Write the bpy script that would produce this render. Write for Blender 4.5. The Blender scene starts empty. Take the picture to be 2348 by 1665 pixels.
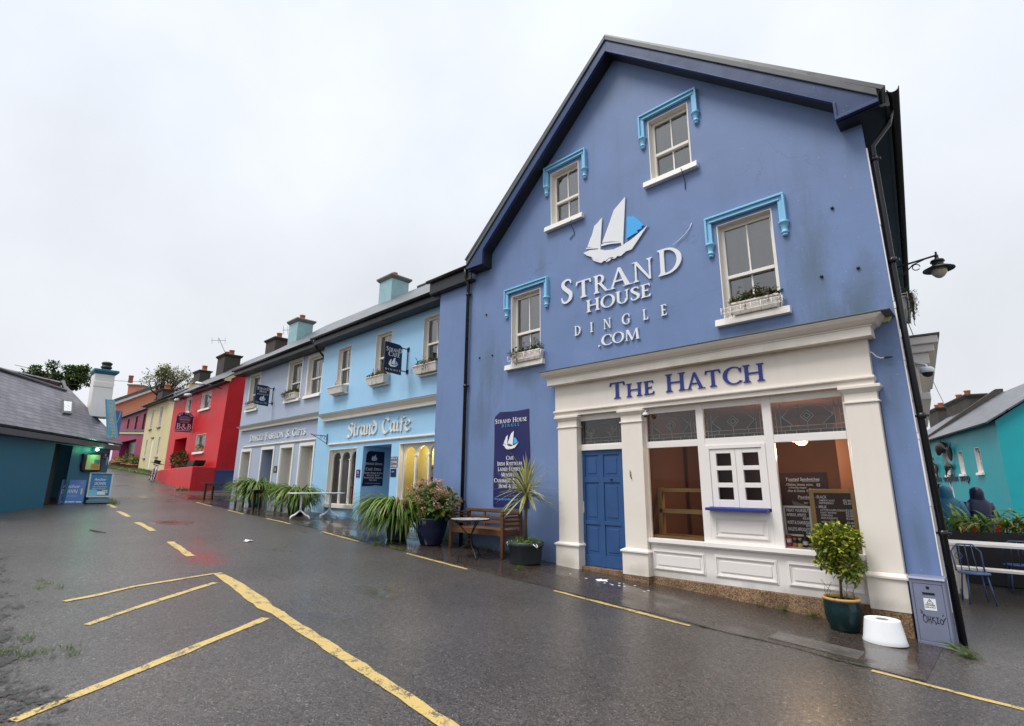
import bpy, bmesh, math, random
from mathutils import Vector, Matrix
R = math.radians
V = Vector
S = bpy.context.scene
COL = S.collection
rng = random.Random(7)

# ---------------------------------------------------------------- camera
FPX, CX, CY, PW = 1200.087, 1174.0, 832.5, 2348.0
YAW, PIT, ROL = 0.81013921, 0.23132089, 0.00861475
CAM = V((0.0, -8.154118, 1.6))
FW = V((-math.cos(YAW)*math.cos(PIT), math.sin(YAW)*math.cos(PIT), math.sin(PIT)))
_r = FW.cross(V((0, 0, 1))).normalized()
_u = _r.cross(FW)
RT = _r*math.cos(ROL) + _u*math.sin(ROL)
UP = _u*math.cos(ROL) - _r*math.sin(ROL)
cd = bpy.data.cameras.new('camera')
cam = bpy.data.objects.new('camera', cd)
COL.objects.link(cam)
m = Matrix((RT, UP, -FW)).transposed().to_4x4()
m.translation = CAM
cam.matrix_world = m
cd.sensor_fit = 'HORIZONTAL'
cd.sensor_width = 36.0
cd.lens = FPX/PW*36.0
cd.clip_start = 0.05
cd.clip_end = 3000
S.camera = cam

# ---------------------------------------------------------------- world: overcast, rain in the air
SUN_EL, SUN_AZ = R(60), R(200)
w = bpy.data.worlds.new('World')
S.world = w
w.use_nodes = True
nt = w.node_tree
nt.nodes.clear()
N = nt.nodes.new
out = N('ShaderNodeOutputWorld'); bg = N('ShaderNodeBackground')
sky = N('ShaderNodeTexSky'); sky.sky_type = 'NISHITA'; sky.sun_disc = False
sky.sun_elevation = SUN_EL; sky.sun_rotation = SUN_AZ; sky.dust_density = 4
geo = N('ShaderNodeTexCoord'); sep = N('ShaderNodeSeparateXYZ')
nt.links.new(geo.outputs['Generated'], sep.inputs[0])
ramp = N('ShaderNodeValToRGB')
e = ramp.color_ramp.elements
e[0].position = 0.0; e[0].color = (5.75, 5.85, 6.1, 1)
e[1].position = 1.0; e[1].color = (27.0, 27.6, 28.6, 1)
for p_, c_ in ((0.2, (5.95, 6.12, 6.45)), (0.5, (6.35, 6.65, 7.15)), (0.79, (6.9, 7.3, 7.9)), (0.89, (15.0, 15.4, 16.0))):
    el = e.new(p_); el.color = c_ + (1,)
nt.links.new(sep.outputs['Z'], ramp.inputs[0])
noi = N('ShaderNodeTexNoise'); noi.inputs['Scale'].default_value = 2.4
noi.inputs['Detail'].default_value = 5; noi.inputs['Roughness'].default_value = 0.5
nt.links.new(geo.outputs['Generated'], noi.inputs['Vector'])
mr = N('ShaderNodeMapRange')
for i_, v_ in enumerate((0.3, 0.7, 0.84, 1.03)): mr.inputs[1+i_].default_value = v_
nt.links.new(noi.outputs[0], mr.inputs[0])
mul = N('ShaderNodeVectorMath'); mul.operation = 'SCALE'
nt.links.new(ramp.outputs[0], mul.inputs[0]); nt.links.new(mr.outputs[0], mul.inputs['Scale'])
mix = N('ShaderNodeMix'); mix.data_type = 'RGBA'; mix.inputs[0].default_value = 0.94
nt.links.new(sky.outputs[0], mix.inputs[6]); nt.links.new(mul.outputs[0], mix.inputs[7])
nt.links.new(mix.outputs[2], bg.inputs[0]); bg.inputs[1].default_value = 0.1
nt.links.new(bg.outputs[0], out.inputs[0])

sl = bpy.data.lights.new('sun', 'SUN'); sl.energy = 1.5; sl.angle = R(22); sl.color = (1.0, 0.98, 0.95)
so = bpy.data.objects.new('sun', sl); COL.objects.link(so)
sd = V((math.sin(SUN_AZ)*math.cos(SUN_EL), math.cos(SUN_AZ)*math.cos(SUN_EL), math.sin(SUN_EL)))
so.rotation_euler = sd.to_track_quat('Z', 'Y').to_euler(); so.location = (0, -20, 30)
S.view_settings.view_transform = 'Standard'
S.view_settings.look = 'None'
S.view_settings.exposure = 0.60
S.view_settings.gamma = 1.0
S.cycles.max_bounces = 8
S.cycles.transparent_max_bounces = 12
S.cycles.use_denoising = True
S.cycles.caustics_reflective = False
S.cycles.caustics_refractive = False

# ---------------------------------------------------------------- measuring: a photo pixel seen on a known plane
def ray(x, y): return FW + RT*((x-CX)/FPX) - UP*((y-CY)/FPX)
def onY(x, y, Y):
    d = ray(x, y); return CAM + d*((Y-CAM.y)/d.y)
def onX(x, y, X):
    d = ray(x, y); return CAM + d*((X-CAM.x)/d.x)
def atd(x, y, t): return CAM + ray(x, y)*t
def onP(x, y, A, n):
    d = ray(x, y); return CAM + d*((A-CAM).dot(n)/d.dot(n))
def Zm(x0, y0, wd, ow):
    s = wd/ow
    return lambda x, y: (x0+x*s, y0+y*s)
ZA = Zm(150, 780, 450, 1624); ZY = Zm(250, 900, 170, 1255)
ZL = Zm(1240, 430, 400, 1624); ZD = Zm(2100, 920, 100, 812); ZH = Zm(1990, 540, 210, 812)
PX = [-400, -90, -60, -45, -35, -25, -17.2, -14.25, -6.45, 0, 10, 40, 400]
PZ = [4.9, 4.4, 2.95, 2.12, 1.58, 1.10, .72, .62, .194, -.145, -.5, -1.2, -1.6]
def H(x):
    for i in range(len(PX)-1):
        if x <= PX[i+1]:
            t = (x-PX[i])/(PX[i+1]-PX[i]); return PZ[i]+t*(PZ[i+1]-PZ[i])
    return PZ[-1]

# ---------------------------------------------------------------- materials
MATS = {}
def newmat(name):
    ma = bpy.data.materials.new(name); ma.use_nodes = True
    t = ma.node_tree; b = t.nodes['Principled BSDF']
    return ma, t, b
def nnode(t, kind, **kw):
    n = t.nodes.new(kind)
    for k, v in kw.items():
        if k in n.inputs: n.inputs[k].default_value = v
        else: setattr(n, k, v)
    return n
def noise(t, vec, scale, detail=4, rough=0.55):
    n = nnode(t, 'ShaderNodeTexNoise'); n.inputs['Scale'].default_value = scale
    n.inputs['Detail'].default_value = detail; n.inputs['Roughness'].default_value = rough
    if vec is not None: t.links.new(vec, n.inputs['Vector'])
    return n.outputs[0]
def maprange(t, val, a, b, c, d):
    n = nnode(t, 'ShaderNodeMapRange')
    t.links.new(val, n.inputs[0])
    for i, v in enumerate((a, b, c, d)): n.inputs[1+i].default_value = v
    return n.outputs[0]
def mixc(t, fac, a, b, mode='MIX'):
    n = nnode(t, 'ShaderNodeMix'); n.data_type = 'RGBA'; n.blend_type = mode
    for sock, v in ((0, fac), (6, a), (7, b)):
        if isinstance(v, (int, float)): n.inputs[sock].default_value = v
        elif isinstance(v, tuple): n.inputs[sock].default_value = v if len(v) == 4 else v+(1,)
        else: t.links.new(v, n.inputs[sock])
    return n.outputs[2]
def math_(t, op, a, b=None):
    n = nnode(t, 'ShaderNodeMath'); n.operation = op
    for i, v in enumerate((a, b)):
        if v is None: continue
        if isinstance(v, (int, float)): n.inputs[i].default_value = v
        else: t.links.new(v, n.inputs[i])
    return n.outputs[0]
def pos(t, scale=(1, 1, 1)):
    g = nnode(t, 'ShaderNodeNewGeometry'); mp = nnode(t, 'ShaderNodeMapping')
    mp.inputs['Scale'].default_value = scale
    t.links.new(g.outputs['Position'], mp.inputs[0]); return mp.outputs[0]
def bump(t, b, h, strength, dist):
    n = nnode(t, 'ShaderNodeBump'); n.inputs['Strength'].default_value = strength; n.inputs['Distance'].default_value = dist
    t.links.new(h, n.inputs['Height']); t.links.new(n.outputs[0], b.inputs['Normal'])

def paint(name, col, rough=0.55, var=0.1, vs=1.3, bmp=0.25, bs=70, bd=0.004, streak=0.0, dirt=(0.12, 0.13, 0.11), spec=0.4, fleck=0.0):
    """painted or plain surface: cloudy tone, fine grain, optional run-off streaks"""
    ma, t, b = newmat(name)
    P = pos(t)
    n1 = noise(t, P, vs, 6, 0.6)
    k = maprange(t, n1, 0.25, 0.75, 1-var, 1+var)
    c = nnode(t, 'ShaderNodeVectorMath'); c.operation = 'SCALE'; c.inputs[0].default_value = col
    t.links.new(k, c.inputs['Scale'])
    cc = c.outputs[0]
    if streak:
        s1 = noise(t, pos(t, (5, 5, 0.35)), 1.0, 5, 0.6); s2 = noise(t, P, 0.35, 2)
        f = math_(t, 'MULTIPLY', maprange(t, s1, 0.5, 0.75, 0, 1), maprange(t, s2, 0.45, 0.65, 0, streak))
        cc = mixc(t, f, cc, dirt)
    if fleck:
        f = maprange(t, noise(t, P, 38, 2, 0.4), 0.70, 0.76, 0, fleck)
        cc = mixc(t, f, cc, (0.75, 0.78, 0.85))
    t.links.new(cc, b.inputs['Base Color'])
    t.links.new(maprange(t, n1, 0.3, 0.7, rough-0.08, rough+0.08), b.inputs['Roughness'])
    b.inputs['Specular IOR Level'].default_value = spec
    if bmp: bump(t, b, noise(t, P, bs, 4, 0.6), bmp, bd)
    MATS[name] = ma; return ma
def metal(name, col, rough=0.4, met=0.0, bmp=0.1):
    ma = paint(name, col, rough, 0.15, 4, bmp, 60, 0.002); ma.node_tree.nodes['Principled BSDF'].inputs['Metallic'].default_value = met; return ma
def leafmat(name, cols, rough=0.4, trans=0.25):
    ma, t, b = newmat(name)
    g = nnode(t, 'ShaderNodeNewGeometry'); r = nnode(t, 'ShaderNodeValToRGB')
    e = r.color_ramp.elements
    n = len(cols)
    e[0].position = 0; e[0].color = cols[0]+(1,); e[1].position = 1; e[1].color = cols[-1]+(1,)
    for i in range(1, n-1):
        q = e.new(i/(n-1)); q.color = cols[i]+(1,)
    t.links.new(g.outputs['Random Per Island'], r.inputs[0])
    cc = mixc(t, 1.0, r.outputs[0], maprange(t, noise(t, pos(t), 9, 3), 0.3, 0.7, 0.75, 1.2), 'MULTIPLY')
    t.links.new(cc, b.inputs['Base Color']); b.inputs['Roughness'].default_value = rough
    tr = nnode(t, 'ShaderNodeBsdfTranslucent'); t.links.new(cc, tr.inputs[0])
    mx = nnode(t, 'ShaderNodeMixShader'); mx.inputs[0].default_value = trans
    o = t.nodes['Material Output']
    t.links.new(b.outputs[0], mx.inputs[1]); t.links.new(tr.outputs[0], mx.inputs[2]); t.links.new(mx.outputs[0], o.inputs[0])
    MATS[name] = ma; return ma
def slate(name, c1, c2, bw=0.3, rh=0.2, rough=0.35):
    ma, t, b = newmat(name)
    uv = nnode(t, 'ShaderNodeTexCoord').outputs['UV']
    wob = nnode(t, 'ShaderNodeVectorMath'); wob.operation = 'MULTIPLY_ADD'
    nz = nnode(t, 'ShaderNodeTexNoise'); nz.inputs['Scale'].default_value = 3; t.links.new(uv, nz.inputs['Vector'])
    t.links.new(nz.outputs[1], wob.inputs[0]); wob.inputs[1].default_value = (0.03, 0.03, 0); t.links.new(uv, wob.inputs[2])
    br = nnode(t, 'ShaderNodeTexBrick'); t.links.new(wob.outputs[0], br.inputs['Vector'])
    br.inputs['Color1'].default_value = c1+(1,); br.inputs['Color2'].default_value = c2+(1,)
    br.inputs['Mortar'].default_value = (0.012, 0.012, 0.014, 1)
    br.inputs['Scale'].default_value = 1; br.inputs['Mortar Size'].default_value = 0.012
    br.inputs['Brick Width'].default_value = bw; br.inputs['Row Height'].default_value = rh
    c = mixc(t, 1.0, br.outputs[0], maprange(t, noise(t, pos(t), 1.2, 5), 0.3, 0.7, 0.7, 1.3), 'MULTIPLY')
    li = maprange(t, noise(t, pos(t), 14, 4), 0.62, 0.72, 0, 0.5)
    c = mixc(t, li, c, (0.16, 0.16, 0.13))
    t.links.new(c, b.inputs['Base Color']); b.inputs['Roughness'].default_value = rough
    bump(t, b, br.outputs['Fac'], -0.6, 0.012)
    MATS[name] = ma; return ma
def glass(name, tint=(0.85, 0.88, 0.88), ior=1.6, rough=0.01):
    ma, t, b = newmat(name); t.nodes.remove(b)
    tr = nnode(t, 'ShaderNodeBsdfTransparent'); tr.inputs[0].default_value = tint+(1,)
    gl = nnode(t, 'ShaderNodeBsdfGlossy'); gl.inputs['Roughness'].default_value = rough
    fr = nnode(t, 'ShaderNodeFresnel'); fr.inputs[0].default_value = ior
    bp = nnode(t, 'ShaderNodeBump'); bp.inputs['Strength'].default_value = 0.06; bp.inputs['Distance'].default_value = 0.01
    t.links.new(noise(t, pos(t), 2.2, 2), bp.inputs['Height']); t.links.new(bp.outputs[0], gl.inputs['Normal'])
    mx = nnode(t, 'ShaderNodeMixShader'); t.links.new(fr.outputs[0], mx.inputs[0])
    t.links.new(tr.outputs[0], mx.inputs[1]); t.links.new(gl.outputs[0], mx.inputs[2])
    t.links.new(mx.outputs[0], t.nodes['Material Output'].inputs[0])
    MATS[name] = ma; return ma
def emit(name, col, st):
    ma, t, b = newmat(name)
    b.inputs['Base Color'].default_value = col+(1,); b.inputs['Emission Color'].default_value = col+(1,)
    b.inputs['Emission Strength'].default_value = st; MATS[name] = ma; return ma

paint("blue_render", (0.152, 0.226, 0.415), 0.5, 0.13, 0.9, 0.3, 90, 0.004, 0.6, (0.105, 0.15, 0.21), fleck=0.35)
paint('navy_trim', (0.024, 0.048, 0.135), 0.35, 0.15, 2, 0.08, fleck=0.15)
paint('sky_trim', (0.24, 0.55, 0.78), 0.45, 0.06, 3, 0.1)
paint('cream_trim', (0.80, 0.735, 0.655), 0.45, 0.04, 1.5, 0.1, 40, 0.003, 0.30, (0.50, 0.45, 0.36))
paint('window_cream', (0.84, 0.80, 0.73), 0.4, 0.03, 1.5, 0.08)
paint('white_paint', (0.82, 0.775, 0.735), 0.4, 0.03, 2, 0.06, 40, 0.003, 0.2, (0.55, 0.5, 0.44))
paint('cafe_blue', (0.345, 0.60, 0.83), 0.5, 0.06, 0.8, 0.2, 80, 0.003, 0.25, (0.30, 0.45, 0.58))
paint('shop_grey', (0.40, 0.46, 0.58), 0.5, 0.07, 0.8, 0.2, 80, 0.003, 0.3, (0.32, 0.35, 0.4))
paint('red_render', (0.60, 0.018, 0.024), 0.5, 0.14, 1.1, 0.3, 40, 0.006, 0.3, (0.30, 0.03, 0.03))
paint('yellow_render', (0.66, 0.57, 0.31), 0.6, 0.08, 0.8, 0.2, 50, 0.005, 0.4, (0.5, 0.36, 0.22))
paint('magenta_render', (0.30, 0.02, 0.085), 0.55, 0.12, 0.8, 0.2, 50, 0.005)
paint('orange_render', (0.60, 0.21, 0.115), 0.55, 0.08, 0.6, 0.15)
paint('teal_render', (0.03, 0.16, 0.24), 0.5, 0.14, 1.5, 0.35, 30, 0.008, 0.3, (0.03, 0.09, 0.13))
paint('turquoise_render', (0.012, 0.36, 0.40), 0.5, 0.08, 0.8, 0.2)
paint('dado_blue', (0.06, 0.10, 0.24), 0.45, 0.12, 1.5, 0.2)
paint('black_plastic', (0.012, 0.012, 0.014), 0.3, 0.2, 3, 0.05)
paint('lead_grey', (0.10, 0.105, 0.11), 0.4, 0.2, 4, 0.1)
paint('soffit_black', (0.018, 0.018, 0.021), 0.4, 0.25, 3, 0.1)
paint('chimney_stone', (0.06, 0.052, 0.045), 0.8, 0.35, 5, 0.7, 12, 0.03, 0.4, (0.12, 0.12, 0.09))
paint('chimney_blue', (0.30, 0.47, 0.50), 0.6, 0.15, 3, 0.2, 40, 0.004, 0.4, (0.15, 0.22, 0.22))
paint('terracotta', (0.42, 0.14, 0.075), 0.6, 0.15, 6, 0.2)
paint('door_blue', (0.028, 0.085, 0.225), 0.4, 0.15, 2.5, 0.1, 60, 0.002, 0.3, (0.02, 0.06, 0.16))
paint('letter_blue', (0.022, 0.04, 0.25), 0.35, 0.06, 3, 0.05)
paint('letter_white', (0.80, 0.81, 0.83), 0.4, 0.02, 3, 0.03)
paint('letter_cream', (0.80, 0.77, 0.70), 0.4, 0.03, 3, 0.03)
paint('sign_navy', (0.010, 0.014, 0.05), 0.35, 0.1, 3, 0.03)
paint('banner_navy', (0.014, 0.014, 0.095), 0.45, 0.12, 2, 0.15, 6, 0.01)
paint('sky_blue', (0.06, 0.42, 0.85), 0.4, 0.04, 3, 0.03)
paint('pale_blue_ink', (0.25, 0.6, 0.8), 0.5, 0.03, 3, 0)
paint('granite', (0.20, 0.115, 0.06), 0.5, 0.15, 2, 0.3, 120, 0.004)
paint('wood_bench', (0.13, 0.058, 0.022), 0.42, 0.35, 5, 0.3, 30, 0.004)
paint('wood_dark', (0.035, 0.016, 0.010), 0.25, 0.3, 4, 0.2, 30, 0.004)
paint('wood_pale', (0.42, 0.25, 0.09), 0.5, 0.15, 6, 0.1)
paint('wood_frame', (0.50, 0.29, 0.10), 0.5, 0.12, 8, 0.1)
paint('brown_wall', (0.18, 0.075, 0.040), 0.7, 0.2, 2, 0.1)
paint('brown_board', (0.055, 0.018, 0.015), 0.6, 0.15, 4, 0.05)
paint('chalk', (0.80, 0.78, 0.74), 0.8, 0.06, 20, 0)
paint('yellow_wall', (0.92, 0.80, 0.34), 0.7, 0.04, 2, 0.0)
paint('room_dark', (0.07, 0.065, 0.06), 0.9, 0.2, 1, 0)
paint('curtain', (0.82, 0.82, 0.79), 0.8, 0.05, 2, 0.6, 9, 0.03)
paint('soil', (0.03, 0.018, 0.012), 0.9, 0.4, 12, 0.8, 50, 0.02)
paint('pot_teal', (0.004, 0.024, 0.026), 0.28, 0.35, 5, 0.2, 20, 0.006, spec=0.45)
paint('pot_navy', (0.012, 0.018, 0.06), 0.12, 0.2, 5, 0.1, 20, 0.004, spec=0.6)
paint('pot_turquoise', (0.02, 0.19, 0.22), 0.2, 0.2, 5, 0.1)
paint('pot_grey', (0.035, 0.045, 0.052), 0.45, 0.15, 4, 0.15)
paint('cabinet_grey', (0.185, 0.205, 0.29), 0.4, 0.12, 3, 0.15, 30, 0.003, 0.4, (0.1, 0.11, 0.15))
paint('bark', (0.09, 0.06, 0.04), 0.8, 0.3, 12, 0.6, 40, 0.01)
paint('iron', (0.015, 0.016, 0.018), 0.35, 0.2, 6, 0.1)
paint('aluminium', (0.62, 0.64, 0.65), 0.3, 0.06, 4, 0.03)
paint('plaque_purple', (0.04, 0.012, 0.10), 0.4, 0.1, 4, 0)
paint('rubber', (0.02, 0.02, 0.02), 0.6, 0.2, 8, 0.1)
paint('red_plastic', (0.55, 0.02, 0.03), 0.35, 0.1, 5, 0)
paint('maroon_cloth', (0.07, 0.025, 0.028), 0.9, 0.2, 8, 0.3, 60, 0.003)
paint('skin_tone', (0.62, 0.52, 0.46), 0.5, 0.04, 5, 0)
paint('white_plastic', (0.80, 0.81, 0.82), 0.3, 0.04, 5, 0.02, 60, 0.002, 0.25, (0.5, 0.5, 0.47))
paint('concrete', (0.20, 0.19, 0.175), 0.6, 0.2, 3, 0.3)
paint('wet_slab', (0.10, 0.09, 0.082), 0.25, 0.4, 4, 0.6, 40, 0.01)
paint('bronze', (0.035, 0.026, 0.022), 0.5, 0.2, 4, 0.3, 20, 0.01)
paint('board_blue', (0.03, 0.22, 0.45), 0.35, 0.25, 1.2, 0)
paint('board_violet', (0.10, 0.24, 0.58), 0.35, 0.3, 1.4, 0)
paint('board_cyan', (0.22, 0.58, 0.80), 0.35, 0.15, 2, 0)
paint('sign_yellow', (0.85, 0.70, 0.18), 0.4, 0.05, 4, 0)
paint('menu_green', (0.62, 0.66, 0.32), 0.5, 0.04, 4, 0)
paint('orange_card', (0.72, 0.25, 0.07), 0.5, 0.05, 4, 0)
paint('slate_card', (0.13, 0.22, 0.28), 0.5, 0.05, 4, 0)
paint('pink_letter', (0.85, 0.58, 0.52), 0.4, 0.12, 6, 0)
paint('dusk_band', (0.45, 0.24, 0.20), 0.4, 0.25, 8, 0)
paint('purple_grey', (0.15, 0.13, 0.22), 0.4, 0.2, 6, 0)
paint('mosaic', (0.55, 0.53, 0.50), 0.25, 0.1, 8, 0.1)
slate('slate_grey', (0.075, 0.08, 0.09), (0.125, 0.13, 0.145))
slate('slate_dark', (0.045, 0.047, 0.052), (0.085, 0.087, 0.095))
slate('slate_cottage', (0.10, 0.095, 0.115), (0.17, 0.16, 0.185), 0.40, 0.165, 0.4)
glass('window_glass', (0.93, 0.95, 0.95), 2.9)
glass('shop_glass', (0.95, 0.96, 0.96), 1.33)
paint('lamp_glass', (0.60, 0.53, 0.38), 0.12, 0.3, 9, 0.05, spec=0.6)
emit('warm_globe', (1.0, 0.72, 0.38), 2.2)
emit('green_bulb', (0.45, 1.0, 0.75), 2.5)
leafmat('leaf_strap', [(0.05, 0.13, 0.012), (0.10, 0.22, 0.02), (0.17, 0.28, 0.03), (0.07, 0.16, 0.015), (0.13, 0.26, 0.025), (0.28, 0.33, 0.05), (0.09, 0.19, 0.02), (0.26, 0.18, 0.06)])
leafmat('leaf_variegated', [(0.10, 0.18, 0.012), (0.05, 0.11, 0.012), (0.42, 0.42, 0.04), (0.06, 0.13, 0.012), (0.62, 0.55, 0.07), (0.17, 0.27, 0.02)])
leafmat('leaf_dark', [(0.03, 0.06, 0.012), (0.05, 0.10, 0.018), (0.08, 0.13, 0.025), (0.04, 0.08, 0.015)])
leafmat('leaf_hydrangea', [(0.045, 0.11, 0.018), (0.09, 0.18, 0.025), (0.15, 0.23, 0.04), (0.07, 0.14, 0.02), (0.16, 0.12, 0.03)])
leafmat('petal_dry', [(0.58, 0.26, 0.19), (0.70, 0.42, 0.30), (0.50, 0.20, 0.15), (0.62, 0.48, 0.30), (0.40, 0.16, 0.10)])
leafmat('leaf_window', [(0.05, 0.06, 0.015), (0.08, 0.13, 0.03), (0.10, 0.05, 0.02), (0.15, 0.20, 0.04), (0.06, 0.02, 0.02), (0.10, 0.15, 0.03)])
leafmat('leaf_brown', [(0.13, 0.06, 0.025), (0.08, 0.04, 0.02), (0.18, 0.10, 0.04), (0.06, 0.06, 0.02)])
leafmat('leaf_sparse', [(0.17, 0.20, 0.06), (0.11, 0.15, 0.04), (0.24, 0.24, 0.09), (0.13, 0.14, 0.05)])
leafmat('grass_blade', [(0.05, 0.10, 0.015), (0.09, 0.16, 0.02), (0.13, 0.17, 0.04), (0.06, 0.09, 0.02)])
leafmat('cordyline_leaf', [(0.62, 0.60, 0.30), (0.20, 0.24, 0.05), (0.55, 0.52, 0.22), (0.30, 0.33, 0.09), (0.70, 0.66, 0.38), (0.16, 0.20, 0.05)])

def wall_stains(name, spots, col):
    ma = MATS[name]; t = ma.node_tree; b = t.nodes['Principled BSDF']; cc = b.inputs['Base Color'].links[0].from_socket
    P = pos(t); g_ = nnode(t, 'ShaderNodeNewGeometry'); n1 = noise(t, pos(t, (2.2, 2.2, 0.5)), 1.6, 7, 0.65); n2 = noise(t, P, 14, 5, 0.7)
    for cx, cz, ax, az, k in spots:
        v = nnode(t, 'ShaderNodeMapping'); t.links.new(g_.outputs['Position'], v.inputs[0]); v.inputs['Location'].default_value = (-cx/ax, 0, -cz/az); v.inputs['Scale'].default_value = (1/ax, 0, 1/az)
        ln = nnode(t, 'ShaderNodeVectorMath'); ln.operation = 'LENGTH'; t.links.new(v.outputs[0], ln.inputs[0])
        d = math_(t, 'ADD', ln.outputs['Value'], math_(t, 'ADD', math_(t, 'MULTIPLY', math_(t, 'SUBTRACT', n1, 0.5), 2.4), math_(t, 'MULTIPLY', math_(t, 'SUBTRACT', n2, 0.5), 0.7)))
        cc = mixc(t, maprange(t, d, 0.1, 1.15, k, 0), cc, col)
    if name == 'blue_render':                             # hairline cracks in the render
        wv = nnode(t, 'ShaderNodeVectorMath'); wv.operation = 'MULTIPLY_ADD'; nz = nnode(t, 'ShaderNodeTexNoise'); nz.inputs['Scale'].default_value = 2.5; nz.inputs['Detail'].default_value = 6; t.links.new(P, nz.inputs['Vector']); t.links.new(nz.outputs[1], wv.inputs[0]); wv.inputs[1].default_value = (.5, .5, .5); t.links.new(P, wv.inputs[2])
        vo = nnode(t, 'ShaderNodeTexVoronoi'); vo.feature = 'DISTANCE_TO_EDGE'; vo.inputs['Scale'].default_value = .45; t.links.new(wv.outputs[0], vo.inputs['Vector'])
        f = math_(t, 'MULTIPLY', maprange(t, vo.outputs['Distance'], 0.001, 0.0030, .38, 0), maprange(t, noise(t, P, .5, 3), .5, .6, 0, 1)); cc = mixc(t, f, cc, (.05, .07, .10))
    t.links.new(cc, b.inputs['Base Color'])
wall_stains('blue_render', [(-1.75, 4.7, .35, .9, .55), (-1.15, 4.1, .25, .7, .5), (-1.5, 3.95, .6, .25, .5), (-8.5, 4.3, .45, .9, .5), (-8.7, 3.2, .4, .7, .4), (-8.3, .35, 1.6, .22, .7), (-9.8, .5, .5, .25, .7), (-1.0, 2.9, .12, .9, .45), (-1.0, 1.0, .1, .6, .4), (-6.9, 6.2, .2, .5, .35), (-4.9, 9.6, .8, .4, .35), (-2.6, 3.98, .5, .1, .5), (-7.3, 3.85, .5, .22, .4)], (0.075, 0.115, 0.135))
wall_stains('white_paint', [(-4.2, .25, .9, .10, .5), (-2.4, .24, .8, .09, .5)], (0.38, 0.34, 0.28))
wall_stains('cream_trim', [(-6.2, .25, .3, .12, .5), (-4.8, .27, .3, .10, .45), (-1.35, .25, .25, .10, .5), (-3.0, 3.55, 1.4, .06, .5), (-5.5, 3.56, .6, .05, .45)], (0.40, 0.36, 0.27))
wall_stains('cafe_blue', [(-16.9, .9, .5, .35, .5), (-14.4, .75, .6, .2, .5), (-12.0, 4.3, .5, .3, .35), (-15.9, 4.3, .5, .35, .35), (-13.5, 4.3, .4, .3, .35), (-11, .6, .8, .3, .5)], (0.17, 0.29, 0.37))

# stained glass: dark textured glass, opaque enough to read as leaded panes
def leaded():
    ma = glass('leaded_glass', (0.42, 0.40, 0.38), 1.9, 0.08); return ma
leaded()
def cordless():  # granite speckle
    ma = MATS['granite']; t = ma.node_tree; b = t.nodes['Principled BSDF']
    P = pos(t); vo = nnode(t, 'ShaderNodeTexVoronoi'); vo.inputs['Scale'].default_value = 85; t.links.new(P, vo.inputs['Vector'])
    r = nnode(t, 'ShaderNodeValToRGB'); e = r.color_ramp.elements
    e[0].color = (0.06, 0.035, 0.02, 1); e[1].color = (0.40, 0.25, 0.14, 1)
    sp = nnode(t, 'ShaderNodeSeparateColor'); t.links.new(vo.outputs['Color'], sp.inputs[0]); t.links.new(sp.outputs[0], r.inputs[0])
    c = mixc(t, 1.0, r.outputs[0], maprange(t, noise(t, P, 3, 4), 0.3, 0.7, 0.6, 1.25), 'MULTIPLY')
    t.links.new(c, b.inputs['Base Color'])
cordless()

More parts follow.
